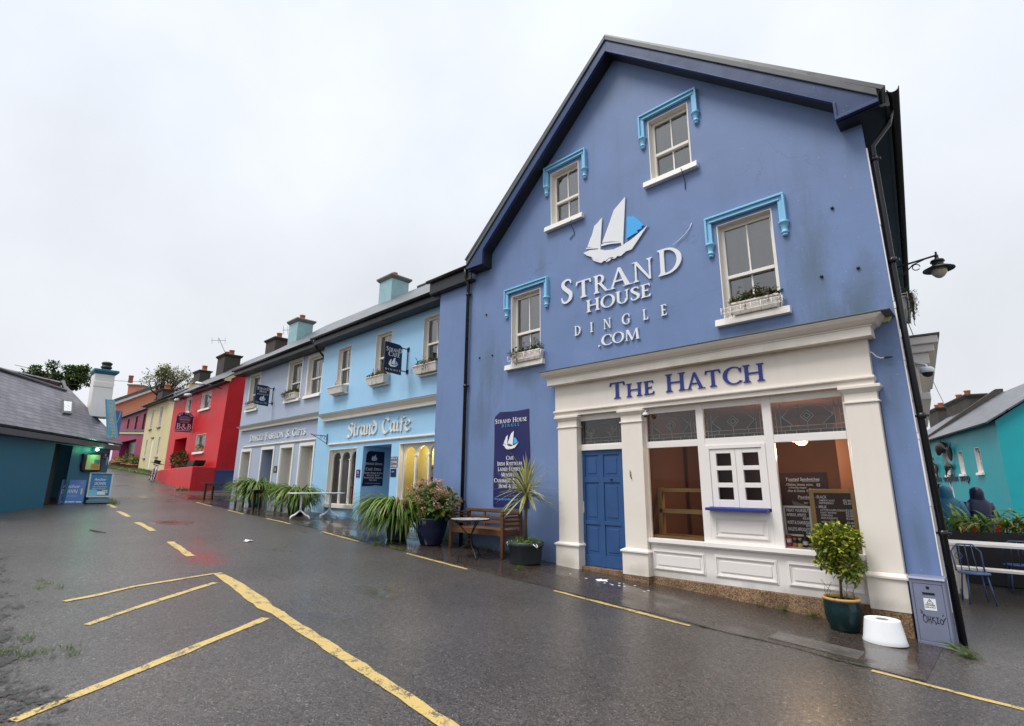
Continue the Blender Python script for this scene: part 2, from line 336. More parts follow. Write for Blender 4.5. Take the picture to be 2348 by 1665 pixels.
def road_material(name, c0, c1, puddle, wet, pud_scale, stains_and_reflections=(), brown=0.0):
    ma, t, b = newmat(name)
    P = pos(t)
    fine = noise(t, P, 95, 3, 0.7); mid = noise(t, P, 26, 3, 0.6); big = noise(t, P, 0.55, 5, 0.6)
    vo = nnode(t, 'ShaderNodeTexVoronoi'); vo.inputs['Scale'].default_value = 110; t.links.new(P, vo.inputs['Vector'])
    sp = nnode(t, 'ShaderNodeSeparateColor'); t.links.new(vo.outputs['Color'], sp.inputs[0])
    g = math_(t, 'ADD', math_(t, 'MULTIPLY', fine, 0.5), math_(t, 'MULTIPLY', sp.outputs[0], 0.5))
    c = mixc(t, maprange(t, g, 0.25, 0.8, 0, 1), c0, c1)
    c = mixc(t, 1.0, c, maprange(t, big, 0.3, 0.7, 0.72, 1.2), 'MULTIPLY')
    c = mixc(t, maprange(t, sp.outputs[1], 0.965, 0.985, 0, 0.55), c, (0.30, 0.29, 0.27))
    # fine cracks / dark debris
    c = mixc(t, maprange(t, noise(t, pos(t, (1, 2.5, 1)), 4.5, 8, 0.7), 0.60, 0.70, 0, 0.45), c, (0.02, 0.018, 0.016))
    g_ = nnode(t, 'ShaderNodeNewGeometry')
    for (sx, sy, ax, ay, k, col) in stains_and_reflections:
        v = nnode(t, 'ShaderNodeMapping'); v.vector_type = 'POINT'
        t.links.new(g_.outputs['Position'], v.inputs[0])
        v.inputs['Location'].default_value = (-sx/ax, -sy/ay, 0); v.inputs['Scale'].default_value = (1/ax, 1/ay, 0)
        ln = nnode(t, 'ShaderNodeVectorMath'); ln.operation = 'LENGTH'; t.links.new(v.outputs[0], ln.inputs[0])
        d = math_(t, 'ADD', ln.outputs['Value'], math_(t, 'MULTIPLY', math_(t, 'SUBTRACT', noise(t, P, 4.5, 6, 0.75), 0.5), 2.2))
        f = math_(t, 'MULTIPLY', maprange(t, d, 0.15, 1.0, k, 0), maprange(t, fine, 0.35, 0.6, 0.35, 1))
        c = mixc(t, f, c, col)
    t.links.new(c, b.inputs['Base Color'])
    pn = noise(t, pos(t, (0.8, 1.3, 1)), pud_scale, 5, 0.55)
    pm = maprange(t, pn, puddle, puddle+0.09, 0, 1)
    rgh = mixc(t, pm, maprange(t, mid, 0.3, 0.7, wet-0.08, wet+0.12), (0.06, 0.06, 0.06))
    t.links.new(rgh, b.inputs['Roughness'])
    b.inputs['Specular IOR Level'].default_value = 0.5
    hgt = math_(t, 'ADD', math_(t, 'MULTIPLY', sp.outputs[0], 0.6), math_(t, 'MULTIPLY', mid, 0.6))
    hg = math_(t, 'MULTIPLY', hgt, maprange(t, pm, 0, 1, 1, 0.04))
    bump(t, b, hg, 0.55, 0.012)
    MATS[name] = ma
road_material('asphalt', (0.012, 0.0105, 0.0098), (0.122, 0.103, 0.092), 0.60, 0.31, 0.5,
    stains_and_reflections=((-10.15, -5.0, 0.95, 0.38, 0.9, (0.22, 0.012, 0.014)), (-12.0, -4.55, 0.8, 0.13, 0.55, (0.20, 0.02, 0.02)), (-11.0, -4.1, 0.35, 0.14, 0.5, (0.20, 0.02, 0.02)), (-10.9, -4.8, 1.0, 0.5, 0.35, (0.2, 0.03, 0.03)), (-27.5, -0.9, 2.6, 0.9, 0.6, (0.16, 0.02, 0.02)), (-24.5, -0.6, 2.5, 0.9, 0.35, (0.12, 0.03, 0.03))))  # red pigment stains by the dashes; last two paint in the red house's reflection
road_material('wet_tarmac', (0.016, 0.012, 0.010), (0.085, 0.063, 0.052), 0.47, 0.28, 0.62, stains_and_reflections=((-26.5, -0.6, 3.0, 1.2, 0.5, (0.14, 0.02, 0.02)),))  # reflection of the red house painted into the pavement colour
def line_material():
    ma, t, b = newmat('road_paint')
    P = pos(t)
    n1 = noise(t, P, 7, 6, 0.7); f = noise(t, P, 60, 3, 0.7)
    c = mixc(t, maprange(t, n1, 0.3, 0.7, 0, 1), (0.46, 0.32, 0.10), (0.56, 0.41, 0.145))
    wear = maprange(t, math_(t, 'ADD', math_(t, 'MULTIPLY', n1, 0.7), math_(t, 'MULTIPLY', f, 0.5)), 0.62, 0.70, 0, 0.9)
    c = mixc(t, wear, c, (0.07, 0.06, 0.055))
    t.links.new(c, b.inputs['Base Color']); b.inputs['Roughness'].default_value = 0.5
    bump(t, b, f, 0.4, 0.006); MATS['road_paint'] = ma
line_material()

# ---------------------------------------------------------------- mesh helpers
OFF = {}                                   # world position of every parent
X, Y_, Z = V((1, 0, 0)), V((0, 1, 0)), V((0, 0, 1))
class Fr:
    """flat frame: u to the viewer's right, v up, n out of the surface"""
    def __init__(s, o, U=X, W=Z, Nn=None):
        s.o = V(o); s.U = V(U).normalized(); s.W = V(W).normalized(); s.N = V(Nn).normalized() if Nn is not None else s.U.cross(s.W)
    def p(s, u, v, n=0.0): return s.o + s.U*u + s.W*v + s.N*n
def wallF(Y): return Fr((0, Y, 0))         # facades along the street: u = x, v = z, n towards the street
class MB:
    def __init__(s): s.v = []; s.f = []; s.mi = []; s.uv = {}; s.sm = []; s.mats = []
    def m(s, name):
        if name not in s.mats: s.mats.append(name)
        return s.mats.index(name)
    def add(s, vs, fs, mat=0, smooth=False):
        b = len(s.v); s.v += [V(q) for q in vs]
        for f in fs:
            s.f.append([b+i for i in f]); s.mi.append(mat); s.sm.append(smooth)
    def hexa(s, P, mat=0):
        s.add(P, [(0, 3, 2, 1), (4, 5, 6, 7), (0, 1, 5, 4), (1, 2, 6, 5), (2, 3, 7, 6), (3, 0, 4, 7)], mat)
    def box(s, x0, x1, y0, y1, z0, z1, mat=0):
        s.hexa([(x0, y0, z0), (x1, y0, z0), (x1, y1, z0), (x0, y1, z0), (x0, y0, z1), (x1, y0, z1), (x1, y1, z1), (x0, y1, z1)], mat)
    def fbox(s, F, u0, u1, v0, v1, n0, n1, mat=0):      # a box in a frame
        s.hexa([F.p(u0, v0, n1), F.p(u1, v0, n1), F.p(u1, v0, n0), F.p(u0, v0, n0), F.p(u0, v1, n1), F.p(u1, v1, n1), F.p(u1, v1, n0), F.p(u0, v1, n0)], mat)
    def frus(s, F, a, b, v0, v1, mat=0):                # a = (u0,u1,n0,n1) at v0, b the same at v1
        P = []
        for (u0, u1, n0, n1), v in ((a, v0), (b, v1)):
            P += [F.p(u0, v, n1), F.p(u1, v, n1), F.p(u1, v, n0), F.p(u0, v, n0)]
        s.hexa(P, mat)
    def poly(s, pts, mat=0): s.add(pts, [tuple(range(len(pts)))], mat)
    def quad_uv(s, pts, mat=0, uv=None):
        s.poly(pts, mat); s.uv[len(s.f)-1] = uv
    def prism(s, F, pts, n0, n1, mat=0):                # polygon (u,v) extruded from n0 to n1 (front)
        k = len(pts); a = sum(pts[i][0]*pts[(i+1) % k][1]-pts[(i+1) % k][0]*pts[i][1] for i in range(k))
        if a < 0: pts = pts[::-1]
        P = [F.p(u, v, n1) for u, v in pts] + [F.p(u, v, n0) for u, v in pts]
        s.add(P, [tuple(range(k)), tuple(range(2*k-1, k-1, -1))] + [(i, k+i, k+(i+1) % k, (i+1) % k) for i in range(k)], mat)
    def strip(s, F, A, B, n0, n1, mat=0):               # ribbon between point lists A and B, extruded
        k = len(A); b = []
        for n in (n1, n0): b += [F.p(u, v, n) for u, v in A] + [F.p(u, v, n) for u, v in B]
        fs = []
        for i in range(k-1):
            fs += [(i, i+1, k+i+1, k+i), (2*k+i+1, 2*k+i, 3*k+i, 3*k+i+1), (i+1, i, 2*k+i, 2*k+i+1), (k+i, k+i+1, 3*k+i+1, 3*k+i)]
        fs += [(0, k, 3*k, 2*k), (k-1, 3*k-1, 4*k-1, 2*k-1)]
        s.add(b, fs, mat)
    def tube(s, pts, r, seg=8, mat=0, caps=True, smooth=True):
        pts = [V(p) for p in pts]; n = len(pts)
        rs = r if isinstance(r, (list, tuple)) else [r]*n
        prev = None; vs = []
        for i, p in enumerate(pts):
            d = (pts[min(i+1, n-1)]-pts[max(i-1, 0)]).normalized()
            if prev is None:
                a = d.cross(Z) if abs(d.z) < 0.95 else d.cross(X)
            else: a = prev - d*prev.dot(d)
            a.normalize(); prev = a; b = d.cross(a)
            for k in range(seg):
                t = 2*math.pi*k/seg; vs.append(p + (a*math.cos(t)+b*math.sin(t))*rs[i])
        fs = [(i*seg+k, i*seg+(k+1) % seg, (i+1)*seg+(k+1) % seg, (i+1)*seg+k) for i in range(n-1) for k in range(seg)]
        s.add(vs, fs, mat, smooth)
        if caps:
            b = len(s.v)-len(vs)
            s.f += [[b+k for k in range(seg)][::-1], [b+(n-1)*seg+k for k in range(seg)]]; s.mi += [mat, mat]; s.sm += [False, False]
    def lathe(s, c, prof, seg=24, mat=0, axis=Z, sx=1.0, sy=1.0, smooth=True):
        c = V(c); a = X if axis is Z else (Y_ if abs(axis.x) > .5 else X); a = (a-axis*a.dot(axis)).normalized(); b = axis.cross(a)
        vs = []
        for r, h in prof:
            for k in range(seg):
                t = 2*math.pi*k/seg; vs.append(c + a*(math.cos(t)*r*sx) + b*(math.sin(t)*r*sy) + axis*h)
        n = len(prof)
        s.add(vs, [(i*seg+k, i*seg+(k+1) % seg, (i+1)*seg+(k+1) % seg, (i+1)*seg+k) for i in range(n-1) for k in range(seg)], mat, smooth)
    def leaf(s, p, d, up, L, W, mat=0, bend=0.25, seg=2):
        """one folded leaf blade from p along d, drooping by bend"""
        d = d.normalized(); sd = d.cross(up)
        if sd.length < 1e-4: sd = d.cross(X)
        sd.normalize(); nn = sd.cross(d)
        vs = []; fs = []
        for i in range(seg+1):
            t = i/seg; q = p + d*(L*t) - nn*(bend*L*t*t); wd = W*math.sin(math.pi*(0.08+0.88*t))*0.5
            vs += [q-sd*wd+nn*(wd*.25), q+sd*wd+nn*(wd*.25)]
            if i: fs.append((2*i-2, 2*i-1, 2*i+1, 2*i))
        s.add(vs, fs, mat)
    def strap(s, p, az, el, L, W, g, mat=0, seg=7, ex=1.3):
        """a long arching leaf: starts at elevation el, bends down by g radians over its length"""
        q = V(p); vs = []; fs = []; st = L/seg
        sd = V((-math.sin(az), math.cos(az), 0))
        for i in range(seg+1):
            t = i/seg; a = el - g*t**ex
            d = V((math.cos(az)*math.cos(a), math.sin(az)*math.cos(a), math.sin(a)))
            nn = sd.cross(d); wd = W*0.5*(min(1, 0.45+2.2*t))*(1-max(0, (t-.45)/.55)**2*0.94)
            vs += [q-sd*wd-nn*wd*.35, q, q+sd*wd-nn*wd*.35]
            if i:
                k = 3*i
                fs += [(k-3, k-2, k+1, k), (k-2, k-1, k+2, k+1)]
            q = q + d*st
        s.add(vs, fs, mat, True)
    def build(s, name, mats=None, parent=None, loc=None):
        if mats is not None: s.mats = [mats] if isinstance(mats, str) else list(mats)
        off = OFF.get(parent.name, V()) if parent else (V(loc) if loc is not None else V())
        me = bpy.data.meshes.new(name)
        me.from_pydata([tuple(q-off) for q in s.v], [], s.f)
        for mn in s.mats: me.materials.append(MATS[mn])
        me.polygons.foreach_set('material_index', s.mi); me.polygons.foreach_set('use_smooth', s.sm)
        if s.uv:
            ul = me.uv_layers.new(name='UVMap')
            for fi, uv in s.uv.items():
                for li, q in zip(me.polygons[fi].loop_indices, uv): ul.data[li].uv = q
        me.update()
        o = bpy.data.objects.new(name, me); COL.objects.link(o)
        if parent: o.parent = parent
        else: o.location = off
        OFF[o.name] = off
        return o
def bevel(o, wd=0.006, seg=2):
    md = o.modifiers.new('edge', 'BEVEL'); md.width = wd; md.segments = seg; md.limit_method = 'ANGLE'; return o
def tag(o, label, cat, group=None, kind=None):
    if label: o['label'] = label
    if cat: o['category'] = cat
    if group: o['group'] = group
    if kind: o['kind'] = kind
    return o
def thing(name, loc, label, cat, group=None):
    o = bpy.data.objects.new(name, None); COL.objects.link(o); o.location = loc; o.empty_display_size = 0.2
    OFF[o.name] = V(loc); return tag(o, label, cat, group)
def structure(o): o['kind'] = 'structure'; return o
def copy_tree(o, parent=None):
    c = o.copy(); COL.objects.link(c)
    if parent: c.parent = parent
    for ch in list(o.children): copy_tree(ch, c)
    return c
def bx(name, mat, parent, x0, x1, y0, y1, z0, z1, bv=0.004):
    b = MB(); b.box(x0, x1, y0, y1, z0, z1); o = b.build(name, mat, parent)
    return bevel(o, bv) if bv else o
def holed(F, outer, holes, b, mat=0, n=0.0):
    """flat wall (u,v polygon) with rectangular openings, triangulated"""
    bm = bmesh.new(); es = []
    for loop in [outer]+[[(a, c), (a, d), (e, d), (e, c)] for a, e, c, d in holes]:
        vs = [bm.verts.new(F.p(u, v, n)) for u, v in loop]
        es += [bm.edges.new((vs[i], vs[(i+1) % len(vs)])) for i in range(len(vs))]
    bmesh.ops.triangle_fill(bm, use_beauty=True, use_dissolve=False, edges=es, normal=F.N)
    bm.verts.index_update()
    fs = []
    for f in bm.faces:
        ix = [q.index for q in f.verts]
        fs.append(ix if f.normal.dot(F.N) > 0 else ix[::-1])
    b.add([q.co.copy() for q in bm.verts], fs, mat); bm.free()

# ---------------------------------------------------------------- serif lettering (own glyphs, cap height 1)
def _stem(x, w=.15, sb=1, st=1, y0=0., y1=1., e=.085):
    p = []
    if sb: p += [(x-e, y0), (x+w+e, y0), (x+w+e, y0+.035), (x+w+.02, y0+.075), (x+w, y0+.15)]
    else: p += [(x, y0), (x+w, y0)]
    if st: p += [(x+w, y1-.15), (x+w+.02, y1-.075), (x+w+e, y1-.035), (x+w+e, y1), (x-e, y1), (x-e, y1-.035), (x-.02, y1-.075), (x, y1-.15)]
    else: p += [(x+w, y1), (x, y1)]
    if sb: p += [(x, y0+.15), (x-.02, y0+.075), (x-e, y0+.035)]
    return ('p', p)
def _arc(cx, cy, rx, ry, ix, iy, a0, a1, n=16, icx=None, icy=None):
    A = []; B = []
    for i in range(n+1):
        t = R(a0+(a1-a0)*i/n)
        A.append((cx+rx*math.cos(t), cy+ry*math.sin(t))); B.append(((icx if icx is not None else cx)+ix*math.cos(t), (icy if icy is not None else cy)+iy*math.sin(t)))
    return ('s', A, B)
def _P(*p): return ('p', list(p))
def _stroke(pts, ws):
    A = []; B = []
    n = len(pts)
    for i in range(n):
        a = pts[max(0, i-1)]; c = pts[min(n-1, i+1)]; dx, dy = c[0]-a[0], c[1]-a[1]; l = math.hypot(dx, dy) or 1
        nx, ny = -dy/l, dx/l; hw = ws[i]/2
        A.append((pts[i][0]+nx*hw, pts[i][1]+ny*hw)); B.append((pts[i][0]-nx*hw, pts[i][1]-ny*hw))
    return ('s', A, B)
def _sm(pts, n=5):                                     # Catmull-Rom
    o = []
    for i in range(len(pts)-1):
        p0, p1, p2, p3 = pts[max(i-1, 0)], pts[i], pts[i+1], pts[min(i+2, len(pts)-1)]
        for k in range(n):
            t = k/n
            o.append(tuple(.5*(2*p1[j]+(p2[j]-p0[j])*t+(2*p0[j]-5*p1[j]+4*p2[j]-p3[j])*t*t+(3*p1[j]-p0[j]-3*p2[j]+p3[j])*t**3) for j in range(len(p1))))
    o.append(tuple(pts[-1])); return o
def _sstroke(pts3, n=5):
    q = _sm(pts3, n); return _stroke([(a, b) for a, b, c in q], [c for a, b, c in q])
_foot = lambda x, w=.07: _P((x-.1, 0), (x+w+.1, 0), (x+w+.1, .035), (x-.1, .035))
_E = [_P((.22, 1), (.55, 1), (.57, .79), (.53, .81), (.47, .93), (.22, .93)), _P((.22, .545), (.42, .545), (.455, .63), (.455, .38), (.42, .465), (.22, .465))]
_Eb = _P((.22, .07), (.48, .07), (.55, .21), (.60, .21), (.57, 0), (.22, 0))
GL = {
 'I': (.36, [_stem(.10)]), 'L': (.62, [_stem(.10), _P((.24, .07), (.48, .07), (.56, .24), (.61, .24), (.58, 0), (.24, 0))]),
 'T': (.76, [_stem(.31, st=0, y1=.95), _P((.04, 1), (.73, 1), (.76, .77), (.71, .77), (.65, .93), (.12, .93), (.06, .77), (.01, .77))]),
 'E': (.62, [_stem(.10)]+_E+[_Eb]), 'F': (.58, [_stem(.10)]+_E), 'H': (.94, [_stem(.10), _stem(.70), _P((.24, .545), (.72, .545), (.72, .47), (.24, .47))]),
 'D': (.90, [_stem(.10), _arc(.30, .5, .56, .5, .39, .43, -90, 90), _P((.22, 1), (.31, 1), (.31, .93), (.22, .93)), _P((.22, .07), (.31, .07), (.31, 0), (.22, 0))]),
 'P': (.66, [_stem(.10), _arc(.34, .74, .27, .26, .13, .19, -90, 90, 12), _P((.22, 1), (.35, 1), (.35, .93), (.22, .93)), _P((.22, .55), (.35, .55), (.35, .48), (.22, .48))]),
 'R': (.78, [_stem(.10), _arc(.34, .74, .27, .26, .13, .19, -90, 90, 12), _P((.22, 1), (.35, 1), (.35, .93), (.22, .93)), _P((.22, .55), (.35, .55), (.35, .48), (.22, .48)), _P((.30, .51), (.46, .51), (.76, .05), (.86, .03), (.86, 0), (.66, 0))]),
 'B': (.72, [_stem(.10), _arc(.34, .75, .24, .25, .11, .18, -90, 90, 12), _arc(.36, .27, .31, .27, .16, .20, -90, 90, 12), _P((.22, 1), (.35, 1), (.35, .93), (.22, .93)), _P((.22, .54), (.37, .54), (.37, .47), (.22, .47)), _P((.22, .07), (.37, .07), (.37, 0), (.22, 0))]),
 'O': (1.0, [_arc(.5, .5, .47, .52, .31, .46, 0, 180, 18), _arc(.5, .5, .47, .52, .31, .46, 180, 360, 18)]),
 'C': (.86, [_arc(.52, .5, .49, .52, .33, .46, 45, 315, 22, .55), _P((.84, .83), (.89, .92), (.86, .64), (.82, .64), (.76, .80)), _P((.84, .17), (.90, .14), (.80, .05), (.78, .18))]),
 'G': (.92, [_arc(.52, .5, .49, .52, .33, .46, 45, 318, 22, .55), _P((.84, .83), (.89, .92), (.86, .64), (.82, .64), (.76, .80)), _stem(.70, .15, 0, 1, .10, .47)]),
 'S': (.60, [_sstroke([(.52, .80, .05), (.47, .93, .07), (.32, .975, .08), (.16, .90, .13), (.13, .77, .16), (.22, .63, .17), (.37, .49, .18), (.49, .35, .17), (.48, .17, .15), (.34, .04, .09), (.18, .03, .08), (.09, .12, .07), (.06, .26, .05)])]),
 'U': (.86, [_stem(.08, .15, 0, 1, .32), _arc(.41, .33, .33, .35, .18, .29, 180, 360, 16), _stem(.665, .075, 0, 1, .32)]),
 'N': (.92, [_stem(.11, .075, 1, 0), _P((-.01, 1), (.21, 1), (.80, .02), (.80, -.02), (.735, -.02), (.11, .93), (.07, .965), (-.01, .965)), _stem(.735, .075, 0, 1, -.02)]),
 'A': (.84, [_P((.36, 1.02), (.44, 1.02), (.14, .03), (.06, .03)), _P((.34, 1.02), (.45, 1.02), (.80, .03), (.62, .03)), _P((.18, .38), (.62, .38), (.62, .31), (.18, .31)), _foot(.06), _P((.54, 0), (.90, 0), (.90, .035), (.54, .035))]),
 'M': (1.10, [_P((.16, 1), (.24, 1), (.16, .03), (.09, .03)), _P((.10, 1), (.28, 1), (.58, .10), (.54, -.02), (.50, -.02)), _P((.86, 1), (.92, 1), (.56, -.02), (.50, -.02)), _P((.83, 1), (.98, 1), (1.05, .03), (.88, .03)), _foot(.09), _P((.82, 0), (1.13, 0), (1.13, .035), (.82, .035)), _P((.82, 1), (1.03, 1), (1.03, .965), (.82, .965))]),
 'W': (1.24, [_P((.05, .97), (.22, .97), (.42, -.02), (.33, -.02)), _P((.60, .97), (.66, .97), (.42, -.02), (.36, -.02)), _P((.55, .97), (.72, .97), (.92, -.02), (.83, -.02)), _P((1.12, .97), (1.18, .97), (.92, -.02), (.86, -.02)), _P((-.03, .965), (.31, .965), (.31, 1), (-.03, 1)), _P((1.03, .965), (1.27, .965), (1.27, 1), (1.03, 1)), _P((.48, .965), (.79, .965), (.79, 1), (.48, 1))]),
 'K': (.82, [_stem(.10), _P((.62, .97), (.70, .97), (.32, .46), (.23, .46)), _P((.32, .57), (.42, .62), (.84, .03), (.64, .03)), _P((.50, .965), (.80, .965), (.80, 1), (.50, 1)), _P((.58, 0), (.92, 0), (.92, .035), (.58, .035))]),
 'Y': (.80, [_stem(.33, .15, 1, 0, 0, .46), _P((.03, .97), (.21, .97), (.48, .42), (.33, .42)), _P((.66, .97), (.74, .97), (.46, .40), (.38, .42)), _P((-.04, .965), (.29, .965), (.29, 1), (-.04, 1)), _P((.56, .965), (.84, .965), (.84, 1), (.56, 1))]),
 '&': (.92, [_sstroke([(.86, .52, .05), (.76, .30, .07), (.52, .04, .09), (.28, -.01, .11), (.08, .16, .14), (.12, .40, .12), (.36, .58, .09), (.50, .76, .11), (.42, .96, .08), (.28, .97, .09), (.19, .82, .13), (.30, .58, .15), (.55, .28, .16), (.88, .02, .12)])]),
 '.': (.24, [_arc(.11, .07, .075, .075, .001, .001, 0, 360, 12)]), ' ': (.42, []),
}
GL['É'] = (GL['E'][0], GL['E'][1]+[_P((.24, 1.06), (.42, 1.22), (.50, 1.17), (.30, 1.04))])
GL['Á'] = (GL['A'][0], GL['A'][1]+[_P((.34, 1.08), (.50, 1.22), (.58, 1.17), (.40, 1.05))])
GL['Ë'] = GL['E']
def lay(text, caps=.80, track=.05):
    """lay a line out; small letters become small capitals. -> (shapes, width)"""
    out = []; x = 0
    for ch in text:
        k = 1.0
        if ch.isalpha() and ch.islower(): k = caps; ch = ch.upper()
        adv, sh = GL[ch]
        for q in sh:
            out.append((q[0],)+tuple([(x+a*k, b*k) for a, b in pl] for pl in q[1:]))
        x += adv*k + track
    return out, x-track
def put(b, F, shapes, u, v, h, n0, n1, mat=0, sx=1.0, f=None):
    for i, q in enumerate(shapes):
        k = n1 + 0.0004*(i % 7)
        tr = (lambda p: f(p)) if f else (lambda p: (u+p[0]*h*sx, v+p[1]*h))
        if q[0] == 'p': b.prism(F, [tr(p) for p in q[1]], n0, k, mat)
        else: b.strip(F, [tr(p) for p in q[1]], [tr(p) for p in q[2]], n0, k, mat)
def serif(b, F, text, u0, u1, v, h, n0, n1, mat=0, caps=.80, track=.05):
    """fit a line of lettering between u0 and u1"""
    sh, wd = lay(text, caps, track); put(b, F, sh, u0, v, h, n0, n1, mat, (u1-u0)/(wd*h))
def plain(b, F, text, u0, u1, v, h, n0, n1, mat=0, shear=0.0, bold=0.0, f=None):
    """lettering from Blender's own font, fitted between u0 and u1"""
    cu = bpy.data.curves.new('t', 'FONT'); cu.body = text; cu.shear = shear; cu.resolution_u = 3; cu.offset = bold
    ob = bpy.data.objects.new('t', cu)
    me = bpy.data.meshes.new_from_object(ob)
    xs = [q.co.x for q in me.vertices] or [0, 1]; ys = [q.co.y for q in me.vertices] or [0, 1]
    x0, x1 = min(xs), max(xs); cap = 0.72
    def tr(q):
        u, v_ = u0+(q.x-x0)/(x1-x0)*(u1-u0), v+q.y/cap*h
        return f(u, v_) if f else (u, v_)
    k = len(me.vertices)
    vs = [F.p(*tr(q.co), n1) for q in me.vertices]
    fs = [tuple(p.vertices) for p in me.polygons]
    if n1-n0 > 0.006:                                   # give it an edge
        vs += [F.p(*tr(q.co), n0) for q in me.vertices]
        cnt = {}
        for p in me.polygons:
            pv = list(p.vertices)
            for i in range(len(pv)):
                a, c = pv[i], pv[(i+1) % len(pv)]; cnt[(a, c)] = 1
        fs += [(c, a, a+k, c+k) for (a, c) in cnt if (c, a) not in cnt]
    b.add(vs, fs, mat)
    bpy.data.objects.remove(ob); bpy.data.meshes.remove(me); bpy.data.curves.remove(cu)
# Gaelic lettering: broad-nib strokes
def _nib(pts, w=.15, ang=35, n=6):
    q = _sm(pts, n); c, s_ = math.cos(R(ang))*w/2, math.sin(R(ang))*w/2
    return ('s', [(a-c, b-s_*1.0) for a, b in q], [(a+c, b+s_*1.0) for a, b in q])
def _off(sh, dx): return [(q[0],)+tuple([(a+dx, b) for a, b in pl] for pl in q[1:]) for q in sh]
_a_ = [_nib([(.40, .66), (.24, .70), (.10, .52), (.08, .26), (.20, .06), (.34, .12), (.42, .26)]), _nib([(.44, .70), (.43, .40), (.44, .12), (.54, .04)])]
_n_ = [_nib([(.02, .64), (.10, .68), (.12, .50), (.12, .06)]), _nib([(.12, .46), (.26, .68), (.40, .62), (.42, .40), (.42, .12), (.52, .03)])]
_t_ = [_nib([(.18, .96), (.15, .70), (.14, .30), (.20, .06), (.34, .08)]), _nib([(-.02, .66), (.34, .68)], .11)]
_i_ = [_nib([(.02, .64), (.12, .68), (.13, .40), (.13, .12), (.24, .03)]), _nib([(.12, .90), (.16, .96)], .13)]
GAEL = [(.0, [_nib([(.60, .86), (.46, 1.0), (.26, .98), (.14, .80), (.24, .62), (.44, .50), (.54, .30), (.44, .06), (.22, -.02), (.02, .10)], .17)]),
 (.66, _t_), (1.06, [_nib([(.02, .64), (.10, .68), (.12, .50), (.12, .04)]), _nib([(.12, .44), (.22, .66), (.36, .66)])]),
 (1.48, _a_), (2.06, _n_), (2.64, [_nib([(.36, .62), (.14, .62), (.06, .34), (.16, .06), (.38, .06), (.50, .30), (.46, .64), (.30, .86), (.16, 1.0)])]),
 (3.72, [_nib([(.62, .84), (.48, 1.0), (.24, .96), (.08, .66), (.08, .34), (.22, .04), (.44, -.02), (.64, .14)], .18)]),
 (4.46, _a_), (5.04, _i_), (5.36, [_nib([(.46, .92), (.30, .98), (.20, .80), (.18, .40), (.16, -.02)]), _nib([(.0, .60), (.40, .64)], .11), _nib([(.30, 1.08), (.36, 1.14)], .12)]),
 (5.84, [_nib([(.06, .36), (.30, .44), (.44, .54), (.34, .70), (.16, .62), (.06, .34), (.14, .08), (.32, .02), (.50, .16)])])]
GAELW = 6.36
# the little sailing boat emblem, measured on the gable
_bp = lambda *q: [(lambda r: ((r.x+5.02)/1.22, (r.z-7.47)/1.22+.9))(onY(*ZL(*p), -.03)) for p in q]
_L0 = dict(
 main=_bp((790, 82), (770, 508), (640, 508), (572, 518), (600, 440), (640, 330), (682, 208), (740, 140)),
 fore=_bp((570, 280), (553, 555), (560, 572), (500, 562), (432, 558), (455, 490), (475, 445), (497, 360), (535, 322)),
 blue=_bp((806, 268), (820, 275), (832, 264), (845, 276), (862, 262), (915, 300), (968, 350), (940, 368), (950, 380), (900, 402), (912, 418), (880, 432), (802, 482)),
 hull=_bp((393, 618), (450, 590), (545, 580), (600, 592), (680, 582), (762, 545), (850, 488), (920, 428), (1006, 350), (900, 510), (852, 582), (800, 600), (770, 625), (700, 652), (640, 660), (600, 692), (500, 678), (470, 655), (430, 642)),
 boom1=_bp((418, 578), (420, 568), (545, 556), (556, 570), (550, 586), (538, 586), (530, 572)), boom2=_bp((560, 552), (560, 538), (600, 520), (760, 508), (772, 512), (766, 545), (754, 545), (752, 520), (640, 532)),
 wave1=_bp((470, 662), (510, 682), (590, 690), (560, 712), (540, 706), (490, 690)), wave2=_bp((606, 700), (640, 668), (660, 668), (640, 692), (614, 702)), wave3=_bp((664, 672), (700, 644), (716, 646), (694, 668)), wave4=_bp((724, 648), (760, 620), (776, 618), (752, 644)))
def boat(b, F, u, v, h, n0, n1, white, blue, sx=1.0):
    """emblem centred on u, bottom at v, height h"""
    ys = [p[1] for q in _L0.values() for p in q]; xs = [p[0] for q in _L0.values() for p in q]
    y0, y1, xc = min(ys), max(ys), (min(xs)+max(xs))/2; k = h/(y1-y0)
    for i, (nm, q) in enumerate(_L0.items()):
        b.prism(F, [(u+(a-xc)*k*sx, v+(c-y0)*k) for a, c in q], n0, n1+.0003*i, blue if nm == 'blue' else white)

